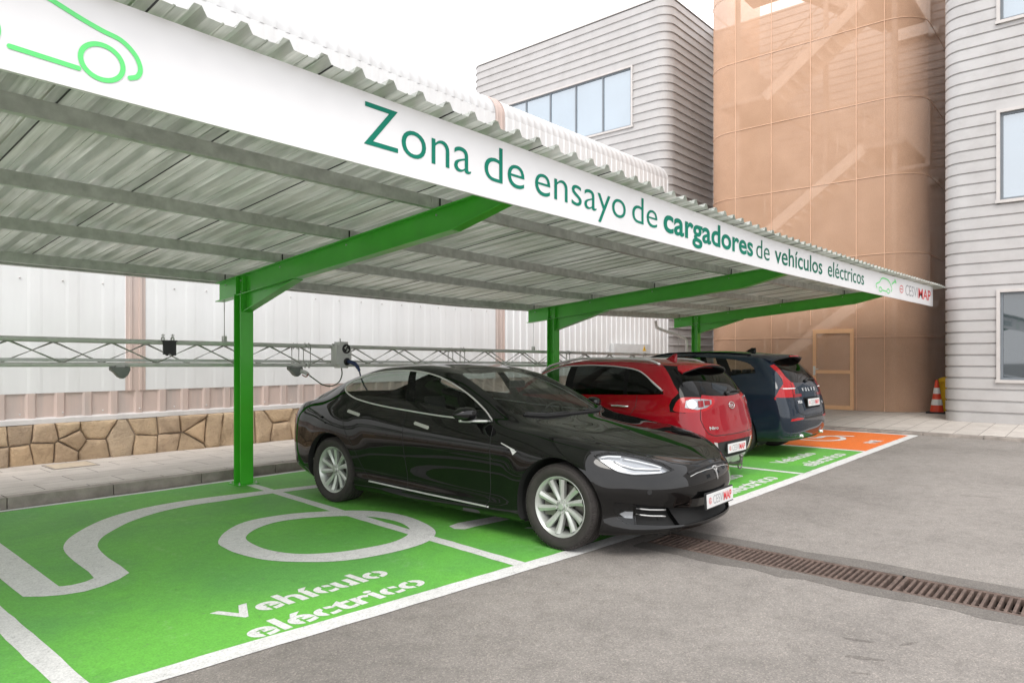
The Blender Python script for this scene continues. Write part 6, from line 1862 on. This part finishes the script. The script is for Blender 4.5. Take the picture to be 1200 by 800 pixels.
def cabin(car, WB, w, h, x_d=.55):
    seat(car, 1.35, .37, .42, h-.32); seat(car, 1.35, -.37, .42, h-.32)
    bm = bmesh.new(); bx(bm, 2.1, 2.6, -w, w, .45, .65); prism(bm, [(2.48, .6), (2.62, .6), (2.74, h-.48), (2.64, h-.48)], 'y', -w, w)
    for y in (-.42, 0, .42): prism(bm, [(2.65, h-.47), (2.74, h-.47), (2.77, h-.28), (2.69, h-.27)], 'y', y-.12, y+.12)
    bevel_all(bm, .03, 2); obj_from_bm('rear_seat', bm, M['cabin'], car, smooth=True)
    bm = bmesh.new(); prism(bm, [(.35, .7), (.40, 1.0), (.75, 1.02), (.85, .9), (.85, .6)], 'y', -w, w); bevel_all(bm, .03, 2); obj_from_bm('dashboard', bm, M['cabin'], car, smooth=True)
    bm = bmesh.new(); bx(bm, .2, WB+.45, -w-.08, w+.08, .33, .40); obj_from_bm('cabin_floor', bm, M['cabin'], car)
    steering(car, .95, .37, .98)
def wheels_for(car, WB, WZ, rad, rim, ty, w, well):
    for x in (0, WB):
        for sg in (1, -1): make_wheel(car, (x, sg*ty, rad), rad, w, rim, 'five', sg)
    wheel_wells(car, (0, WB), WZ, well, .50, ty+.05)
def shark_fin(car, x, z, mat, h=.075, fat=1.0):
    bm = bmesh.new(); n = 8; rings = []
    for k in range(n+1):
        t = k/n; zz = z - .01 + h*t; L_ = .10*(1-t)+.028*fat; w_ = (.034*(1-t)+.006)*fat; xo = .055*t
        rings.append([bm.verts.new((x + xo + L_*math.cos(a)*(1 if math.cos(a) < 0 else .55), w_*math.sin(a), zz)) for a in np.linspace(0, 2*math.pi, 17)[:-1]])
    for A, B in zip(rings[:-1], rings[1:]):
        for j in range(16): bm.faces.new((A[j], A[(j+1) % 16], B[(j+1) % 16], B[j]))
    bm.faces.new(rings[-1]); bmesh.ops.recalc_face_normals(bm, faces=bm.faces)
    obj_from_bm('roof_aerial', bm, mat, car, smooth=60)
def spoiler(S, car, ys, x0, x1, z_of, thick, mat, name='spoiler'):
    """lip over the hatch glass: follows the roof's rear edge outwards"""
    bm = bmesh.new(); A = []
    for y in np.linspace(-ys, ys, 25):
        k = 1-abs(y/ys)**4*.55; xa, xb = x0 - .04*abs(y/ys)**3, x0 + (x1-x0)*k; z0 = z_of(xa, y); z1 = z0 - .012 - .025*abs(y/ys)**3
        A.append([bm.verts.new(p) for p in ((xa, y, z0+.006), (xb-.03, y, z1+.002), (xb, y, z1-.012), (xb-.012, y, z1-thick), (xa+.02, y, z0-thick-.02))])
    for P, Q in zip(A[:-1], A[1:]):
        for j in range(4): bm.faces.new((P[j], P[j+1], Q[j+1], Q[j])).material_index = 0 if j < 2 else 1
    bm.faces.new(A[0]); bm.faces.new(A[-1][::-1]); bmesh.ops.recalc_face_normals(bm, faces=bm.faces)
    return obj_from_bm(name, bm, [mat, M['matt_black']], car, smooth=45)

# ---- red crossover
def finish_crossover():
    S, car, B = CRO, crossover, M['red_paint']
    low = [(.66, 1.040), (1.0, 1.048), (1.4, 1.060), (2.03, 1.078), (2.4, 1.088), (2.75, 1.100), (2.95, 1.112)]
    top = [(2.93, 1.150), (2.80, 1.235), (2.66, 1.330), (2.50, 1.395), (2.175, 1.432), (1.77, 1.440), (1.35, 1.412), (1.10, 1.325), (.85, 1.165)]
    dlo = [tuple(p) for p in catmull(low, 4)] + [tuple(p) for p in catmull(top, 4)]
    S.assign('pillar', S.cut(dlo, 'side', 5.2, 8.9))
    S.assign('fglass', S.cut(clip_half(dlo, (1, 0), 1.50), 'side', 5.2, 8.9))
    S.assign('rglass', S.cut(clip_half(clip_half(dlo, (1, .12), 2.40+.13), (-1, .0), -1.62), 'side', 5.2, 8.9))
    S.assign('qglass', S.cut(clip_half(dlo, (-1, -.12), -2.46-.13), 'side', 5.2, 8.9))
    d1 = [(.56, 1.03), (.54, .70), (.58, .42), (.62, .36), (1.52, .36), (1.55, .42), (1.56, 1.06)]
    d2 = [(1.56, 1.06), (1.55, .42), (1.57, .36), (2.20, .36), (2.27, .45), (2.34, .62), (2.50, .78), (2.60, .95), (2.60, 1.09)]
    t1, t2 = S.cut(d1, 'side', .8, 5.9), S.cut(d2, 'side', .8, 5.9)
    S.parts.insert(0, ('door1', t1)); S.parts.insert(0, ('door2', t2))
    S.parts.insert(0, ('clad', lambda f: S.val(f) < 1.62))
    # screens, pillars, lamps, hatch
    S.assign('wscreen', S.cut([(.40, -.05), (.42, .30), (.50, .66), (.60, .72), (1.16, .64), (1.20, .30), (1.20, -.05)], 'top', 7.1, 99))
    dp = [(1.565, 1.455), (1.595, 1.33), (1.615, 1.23), (1.655, 1.135), (1.575, 1.055), (1.545, .99), (1.545, .912), (1.70, .905), (1.90, 1.05), (2.00, 1.20), (2.0, 1.42)]
    S.assign('dpillar', S.cut([tuple(p) for p in dp], 45, 3.6, 8.3))
    lamp = [(1.600, .918), (1.596, .988), (1.635, 1.050), (1.69, 1.082), (1.85, 1.082), (2.02, 1.070), (2.12, 1.055), (2.115, 1.01), (2.03, .948), (1.88, .918)]
    S.assign('lamp', S.cut([tuple(p) for p in catmull(lamp, 3, True)], 45, 3.4, 7))
    gl = [(.05, 1.075), (-.18, 1.080), (-.42, 1.092), (-.62, 1.112), (-.69, 1.17), (-.70, 1.27), (-.64, 1.352), (-.50, 1.400), (.05, 1.418)]
    S.assign('rwin', S.cut(gl, 'rear', 4.5, 9.5, where=lambda f: f.calc_center_median().x > 2.9))
    hatch = [(.05, .628), (-.10, .628), (-.52, .634), (-.62, .665), (-.672, .73), (-.695, .825), (-.672, .918), (-.60, 1.09), (.05, 1.07)]
    S.parts.insert(1, ('hatch', S.cut(hatch, 'rear', 2.5, 6.6, where=lambda f: f.calc_center_median().x > 3.0)))
    pan = [(.05, .555), (-.40, .552), (-.47, .545), (-.40, .37), (.05, .365)]
    S.assign('panel', S.cut(pan, 'rear', 0, 4, where=lambda f: f.calc_center_median().x > 3.0))
    P_ = S.split()
    panel_obj('body', S, P_['body'], B, car, 'both'); panel_obj('tailgate', S, P_['hatch'], B, car, 'both')
    panel_obj('lower_cladding', S, P_['clad'], M['matt_black'], car, 'both'); panel_obj('windscreen', S, P_['wscreen'], M['screen_glass'], car, 'both')
    panel_obj('rear_window', S, P_['rwin'], M['dark_tint'], car, 'both'); panel_obj('bumper_panel', S, P_['panel'], M['matt_black'], car, 'both', push=-.008)
    doors_and_glass(S, P_, car, B, d1, d2, ((1.22, 1.44, .945), (2.26, 2.50, .953)), (M['tint_glass'], M['dark_tint'], M['dark_tint']))
    for mir, sg in ((None, 1), ('flip', -1)):
        panel_obj('rear_pillar_trim', S, P_['dpillar'], M['gloss_black'], car, mir)
        lo = panel_obj('tail_light', S, P_['lamp'], M['red_lamp'], car, mir)
        decal(S, [(1.70, .965), (1.72, 1.045), (1.80, 1.066), (1.95, 1.06), (2.07, 1.045), (2.06, 1.0), (1.98, .960), (1.85, .940)], 45, .003, .004, M['lamp_silver'], 'clear_lens', lo, sg)
        decal(S, [(1.785+.058*math.cos(t), 1.004+.052*math.sin(t)) for t in np.linspace(0, 6.283, 25)[:-1]], 45, .008, .005, M['lamp_white'], 'reversing_lamp', lo, sg)
        for u0, u1, z0, z1 in ((1.865, 1.935, .965, 1.04), (1.955, 2.035, .985, 1.038)): decal(S, [(u0, z0), (u1, z0+.004), (u1, z1), (u0, z1)], 45, .008, .005, M['red_dark'], 'red_element', lo, sg)
        bm = bmesh.new(); L_ = on_side(S, dense([tuple(p) for p in catmull(top, 4)][:30]), .003, sg); seam(bm, L_, [.013]*6 + [.009]*(len(L_)-6)); obj_from_bm('window_chrome', bm, M['satin'], car, smooth='all')
        # roof rail on short feet
        P = []
        for x in np.linspace(.95, 2.78, 16):
            q = on_view(S, [(x, .605)], 'top', .0, sg)
            if q: P.append(q[0] + Vector((0, 0, .038 if .99 < x < 2.74 else .006)))
        bm = bmesh.new(); tube(bm, catmull(P, 3), .017, 8); obj_from_bm('roof_rail', bm, M['satin'], car, smooth='all')
        decal(S, [(-.54, .56), (-.475, .55), (-.42, .40), (-.47, .46)], 'rear', .004, .006, M['satin'], 'bumper_fang', car, sg, step=.05)
        decal(S, [(-.76, .50), (-.64, .49), (-.64, .515), (-.75, .53)], 'rear', .003, .004, M['red_dark'], 'reflector', car, sg)
        mirror_part(car, sg, (.78, .87, 1.04), (.19, .17, .14), B, M['matt_black'], None, .03)
        for cx in (0, 2.70):
            bm = bmesh.new(); A = on_side(S, [(cx+.375*math.cos(t), .335+.375*math.sin(t)) for t in np.linspace(R(-15), R(195), 40)], .003, sg); seam(bm, A, .022); obj_from_bm('arch_trim', bm, M['matt_black'], car, smooth='all')
        decal(S, [(-.78, .72), (-.50, .74), (-.46, .80), (-.60, .87), (-.74, .86)], 'front', .004, .008, M['lamp_silver'], 'headlight', car, sg)
    bm = bmesh.new(); seam(bm, on_view(S, dense([(-.60, 1.085), (-.672, .918), (-.695, .825), (-.672, .73), (-.62, .665), (-.52, .634), (-.10, .628), (0, .628)]), 'rear', 0, 1), .0045)
    seam(bm, on_view(S, dense([(-.60, 1.085), (-.672, .918), (-.695, .825), (-.672, .73), (-.62, .665), (-.52, .634), (-.10, .628), (0, .628)]), 'rear', 0, -1), .0045)
    obj_from_bm('tailgate_seam', bm, M['under'], car)
    decal(S, [(-.40, .352), (.40, .352), (.34, .262), (-.34, .262)], 'rear', .010, .014, M['galv'], 'skid_plate', car, step=.06)
    spoiler(S, car, .58, 3.0, 3.17, lambda x, y: (on_view(S, [(x, y)], 'top')[0].z), .030, B)
    for sg in (1, -1): decal(S, [(-.60, 1.405), (-.52, 1.435), (-.70, 1.30), (-.72, 1.20)], 'rear', .012, .012, M['gloss_black'], 'spoiler_fin', car, sg)
    shark_fin(car, 2.62, 1.515, B, .085)
    rear_wiper(S, car, [(.0, 1.105), (-.12, 1.125), (-.40, 1.12)])
    number_plate(car, (3.487, 0, .462), (1, 0, .02), (0, 0, 1))
    # tow ball and loop under the bumper
    bm = bmesh.new(); tube(bm, catmull([(3.30, 0, .27), (3.44, 0, .255), (3.53, 0, .275), (3.545, 0, .33)], 6), .020, 10); bmesh.ops.create_uvsphere(bm, u_segments=14, v_segments=10, radius=.027, matrix=Matrix.Translation((3.545, 0, .355)))
    tube(bm, [(3.49 + .075*0, .09 + .055*math.cos(t), .235 + .050*math.sin(t)) for t in np.linspace(0, 6.28, 25)[:-1]], .010, 8, True)
    obj_from_bm('tow_hitch', bm, M['steel_disc'], car, smooth='all')
    # oval badge with its three letters, name letters low on the tailgate
    bm = bmesh.new()
    P = on_view(S, [(.072*math.cos(t), .965+.037*math.sin(t)) for t in np.linspace(0, 6.283, 33)[:-1]], 'rear', .008); tube(bm, P, .0055, 6, True)
    def fn(px, py): return (on_view(S, [(-px, py)], 'rear', .008) or [Vector((0, 0, 0))])[0]
    add_text(bm, 'KIA', fn, .03, 0, -.045, .045, .948, .034); obj_from_bm('badge', bm, M['chrome'], car, smooth='all')
    bm = bmesh.new(); add_text(bm, 'Niro', fn, .03, 0, -.60, -.44, .708, .036); obj_from_bm('name_letters', bm, M['chrome'], car)
    bm = bmesh.new(); bx(bm, -.60, 3.30, -.55, .55, .21, .34); obj_from_bm('underbody', bm, M['under'], car)
    wheels_for(car, 2.70, .335, .328, .225, .785, .215, .39)
    cabin(car, 2.70, .62, 1.50)
finish_crossover()

# ---- dark blue estate
def finish_estate():
    S, car, B = EST, estate, M['blue_paint']
    low = [(.70, 1.13), (1.1, 1.135), (1.6, 1.145), (2.2, 1.165), (2.6, 1.200), (2.85, 1.262), (3.0, 1.290), (3.20, 1.304)]
    top = [(3.17, 1.370), (3.07, 1.447), (2.90, 1.493), (2.68, 1.520), (2.2, 1.552), (1.77, 1.555), (1.35, 1.515), (1.10, 1.42), (.88, 1.26)]
    dlo = [tuple(p) for p in catmull(low, 4)] + [tuple(p) for p in catmull(top, 4)]
    S.assign('pillar', S.cut(dlo, 'side', 5.2, 8.9))
    S.assign('fglass', S.cut(clip_half(dlo, (1, 0), 1.52), 'side', 5.2, 8.9))
    S.assign('rglass', S.cut(clip_half(clip_half(dlo, (1, .62), 2.52+.62*1.51), (-1, 0), -1.64), 'side', 5.2, 8.9))
    S.assign('qglass', S.cut(clip_half(dlo, (-1, -.62), -2.70-.62*1.51), 'side', 5.2, 8.9))
    d1 = [(.60, 1.12), (.58, .8), (.62, .48), (.66, .43), (1.56, .43), (1.59, .49), (1.60, 1.14)]
    d2 = [(1.60, 1.14), (1.59, .49), (1.61, .43), (2.30, .43), (2.38, .52), (2.45, .70), (2.62, .88), (2.74, 1.04), (2.76, 1.22)]
    t1, t2 = S.cut(d1, 'side', .8, 5.9), S.cut(d2, 'side', .8, 5.9)
    S.parts.insert(0, ('door1', t1)); S.parts.insert(0, ('door2', t2)); S.parts.insert(0, ('clad', lambda f: S.val(f) < .75))
    S.assign('wscreen', S.cut([(.40, -.05), (.42, .30), (.50, .70), (.60, .76), (1.16, .68), (1.20, .30), (1.20, -.05)], 'top', 7.1, 99))
    lamp = [(1.90, 1.415), (1.985, 1.440), (2.07, 1.350), (2.15, 1.255), (2.235, 1.165), (2.250, 1.10), (2.215, .925), (1.845, .920), (1.925, 1.055), (2.02, 1.150), (2.025, 1.22), (1.975, 1.32)]
    S.assign('lamp', S.cut(lamp, 45, 3.8, 8.2))
    gl = [(.05, 1.150), (-.40, 1.155), (-.55, 1.165), (-.60, 1.25), (-.575, 1.42), (-.53, 1.50), (-.40, 1.525), (.05, 1.535)]
    S.assign('rwin', S.cut(gl, 'rear', 4.5, 9.5, where=lambda f: f.calc_center_median().x > 3.2))
    hatch = [(.05, .655), (-.40, .658), (-.56, .69), (-.65, .77), (-.64, .92), (-.58, 1.15), (.05, 1.14)]
    S.parts.insert(1, ('hatch', S.cut(hatch, 'rear', 2.0, 6.6, where=lambda f: f.calc_center_median().x > 3.2)))
    P_ = S.split()
    panel_obj('body', S, P_['body'], B, car, 'both'); panel_obj('tailgate', S, P_['hatch'], B, car, 'both')
    panel_obj('lower_cladding', S, P_['clad'], M['matt_black'], car, 'both'); panel_obj('windscreen', S, P_['wscreen'], M['screen_glass'], car, 'both')
    panel_obj('rear_window', S, P_['rwin'], M['dark_tint'], car, 'both')
    doors_and_glass(S, P_, car, B, d1, d2, ((1.26, 1.49, 1.00), (2.36, 2.60, 1.02)), (M['tint_glass'], M['tint_glass'], M['tint_glass']))
    for mir, sg in ((None, 1), ('flip', -1)):
        lo = panel_obj('tail_light', S, P_['lamp'], M['red_lamp'], car, mir)
        bm = bmesh.new(); seam(bm, on_view(S, dense([(1.955, 1.072), (2.10, 1.070), (2.245, 1.072)], .03), 45, .002, sg), .010); obj_from_bm('white_bar', bm, M['lamp_white'], lo, smooth='all')
        decal(S, [(-.60, .985), (-.36, .985), (-.36, .945), (-.62, .935)], 'rear', .004, .006, M['red_dark'], 'tail_light_wing', car, sg)
        decal(S, [(-.80, .585), (-.46, .600), (-.45, .622), (-.62, .632), (-.78, .618)], 'rear', .003, .006, M['red_lamp'], 'reflector', car, sg)
        bm = bmesh.new(); lathe(bm, [(.020, 0), (.024, .002), (.026, .02), (.024, .10), (.018, .10), (.018, .01), (.020, 0)], 'x', 20, 0, (3.70, sg*.46, .345)); obj_from_bm('exhaust_tip', bm, M['chrome'], car, smooth='all')
        mirror_part(car, sg, (.80, .92, 1.12), (.20, .18, .15), B, M['matt_black'], None, .03)
        P = []
        for x in np.linspace(.95, 3.05, 16):
            q = on_view(S, [(x, .625)], 'top', .0, sg)
            if q: P.append(q[0] + Vector((0, 0, .010)))
        bm = bmesh.new(); tube(bm, catmull(P, 3), .010, 8); obj_from_bm('roof_rail', bm, M['gloss_black'], car, smooth='all')
        bm = bmesh.new(); L_ = on_side(S, dense([tuple(p) for p in catmull(low, 4)]), .003, sg); seam(bm, L_, .006); obj_from_bm('window_chrome', bm, M['gloss_black'], car, smooth='all')
        decal(S, [(-.84, .84), (-.52, .86), (-.50, .92), (-.62, .97), (-.80, .95)], 'front', .004, .008, M['lamp_silver'], 'headlight', car, sg)
    sp = [(-.58, 1.16), (-.64, .92), (-.65, .77), (-.56, .69), (-.40, .658), (0, .655)]
    bm = bmesh.new(); seam(bm, on_view(S, dense(sp), 'rear', 0, 1), .005); seam(bm, on_view(S, dense(sp), 'rear', 0, -1), .005); obj_from_bm('tailgate_seam', bm, M['under'], car)
    decal(S, [(-.42, .60), (.42, .60), (.40, .635), (-.40, .635)], 'rear', .001, .004, M['matt_black'], 'bumper_recess', car)
    spoiler(S, car, .64, 3.28, 3.50, lambda x, y: (on_view(S, [(x, y)], 'top')[0].z), .034, B)
    bm = bmesh.new(); bx(bm, 3.478, 3.512, -.20, .20, 1.555, 1.575); bevel_all(bm, .006, 2); obj_from_bm('brake_light', bm, M['red_lamp'], car, smooth=True)
    shark_fin(car, 2.80, 1.628, M['gloss_black'], .085, 1.7)
    rear_wiper(S, car, [(.0, 1.17), (-.10, 1.19), (-.42, 1.19)])
    decal(S, [(-.33, .755), (.33, .755), (.33, .925), (-.33, .925)], 'rear', .002, .004, M['gloss_black'], 'plate_recess', car)
    number_plate(car, (3.806, 0, .845), (1, 0, .10), (0, 0, 1))
    def fn(px, py): return (on_view(S, [(-px, py)], 'rear', .006) or [Vector((0, 0, 0))])[0]
    bm = bmesh.new()
    for k, chh in enumerate('VOLVO'): add_text(bm, chh, fn, .02, 0, -.30+k*.13, -.30+k*.13+.062, 1.020, .050)
    obj_from_bm('badge', bm, M['lamp_white'], car)
    bm = bmesh.new(); add_text(bm, 'XC60', fn, .02, 0, -.56, -.42, .845, .040); add_text(bm, 'T8', fn, .02, 0, .46, .53, .80, .040); obj_from_bm('name_letters', bm, M['lamp_white'], car)
    bm = bmesh.new(); bx(bm, -.60, 3.55, -.60, .60, .26, .42); obj_from_bm('underbody', bm, M['under'], car)
    wheels_for(car, 2.865, .365, .362, .245, .825, .235, .42)
    cabin(car, 2.865, .68, 1.62)
finish_estate()
# ------------------------------------------------------------------ light and camera
SUN_EL, SUN_AZ = 52.0, 215.0          # elevation, compass-like angle the light comes from (x = cos, y = sin)
w = bpy.data.worlds.new('World'); bpy.context.scene.world = w; w.use_nodes = True
nt = w.node_tree; L = nt.links; bg = nt.nodes['Background']
sky = N(nt, 'ShaderNodeTexSky', sky_type='NISHITA', sun_disc=False)
sky.sun_elevation = R(SUN_EL); sky.sun_rotation = R(90 - SUN_AZ); sky.air_density = 1.0; sky.dust_density = 3.0; sky.ozone_density = 1.0
# overcast: a white cloud deck over the blue, thinner in places
tc = N(nt, 'ShaderNodeTexCoord')
cn_ = N(nt, 'ShaderNodeTexNoise', i_Scale=2.2, i_Detail=7.0, i_Roughness=.6, i_Distortion=.4); L.new(tc.outputs['Generated'], cn_.inputs['Vector'])
cl_ = ramp(nt, [(.30, (.78, .78, .78)), (.62, (.97, .97, .97))]); L.new(cn_.outputs['Fac'], cl_.inputs[0])
x = mixc(nt, cl_.outputs[0], sky.outputs[0], (14.5, 14.5, 14.8))
L.new(x, bg.inputs['Color']); bg.inputs['Strength'].default_value = .105
sun = bpy.data.lights.new('sun', 'SUN'); sun.energy = 1.1; sun.angle = R(25); sun.color = (1.0, .96, .90)
so = bpy.data.objects.new('sun', sun); C.objects.link(so)
dv = Vector((math.cos(R(SUN_AZ))*math.cos(R(SUN_EL)), math.sin(R(SUN_AZ))*math.cos(R(SUN_EL)), math.sin(R(SUN_EL))))
so.rotation_euler = dv.to_track_quat('Z', 'Y').to_euler(); so.location = (0, 0, 30)

cam = bpy.data.cameras.new('camera'); co = bpy.data.objects.new('camera', cam); C.objects.link(co)
cam.sensor_width = 36; cam.lens = 822/1200*36; cam.clip_start = .05; cam.clip_end = 900; cam.shift_y = 18/1200
co.location = (0, 0, 1.553)
co.rotation_euler = (R(90), 0, -math.atan2(822, 718))
sc = bpy.context.scene; sc.camera = co
sc.view_settings.view_transform = 'Standard'; sc.view_settings.look = 'None'; sc.view_settings.gamma = 1; sc.view_settings.use_curve_mapping = False
sc.view_settings.exposure = .55
sc.render.engine = 'CYCLES'; sc.cycles.use_denoising = True; sc.cycles.max_bounces = 10; sc.cycles.transparent_max_bounces = 24
sc.cycles.sample_clamp_indirect = 8
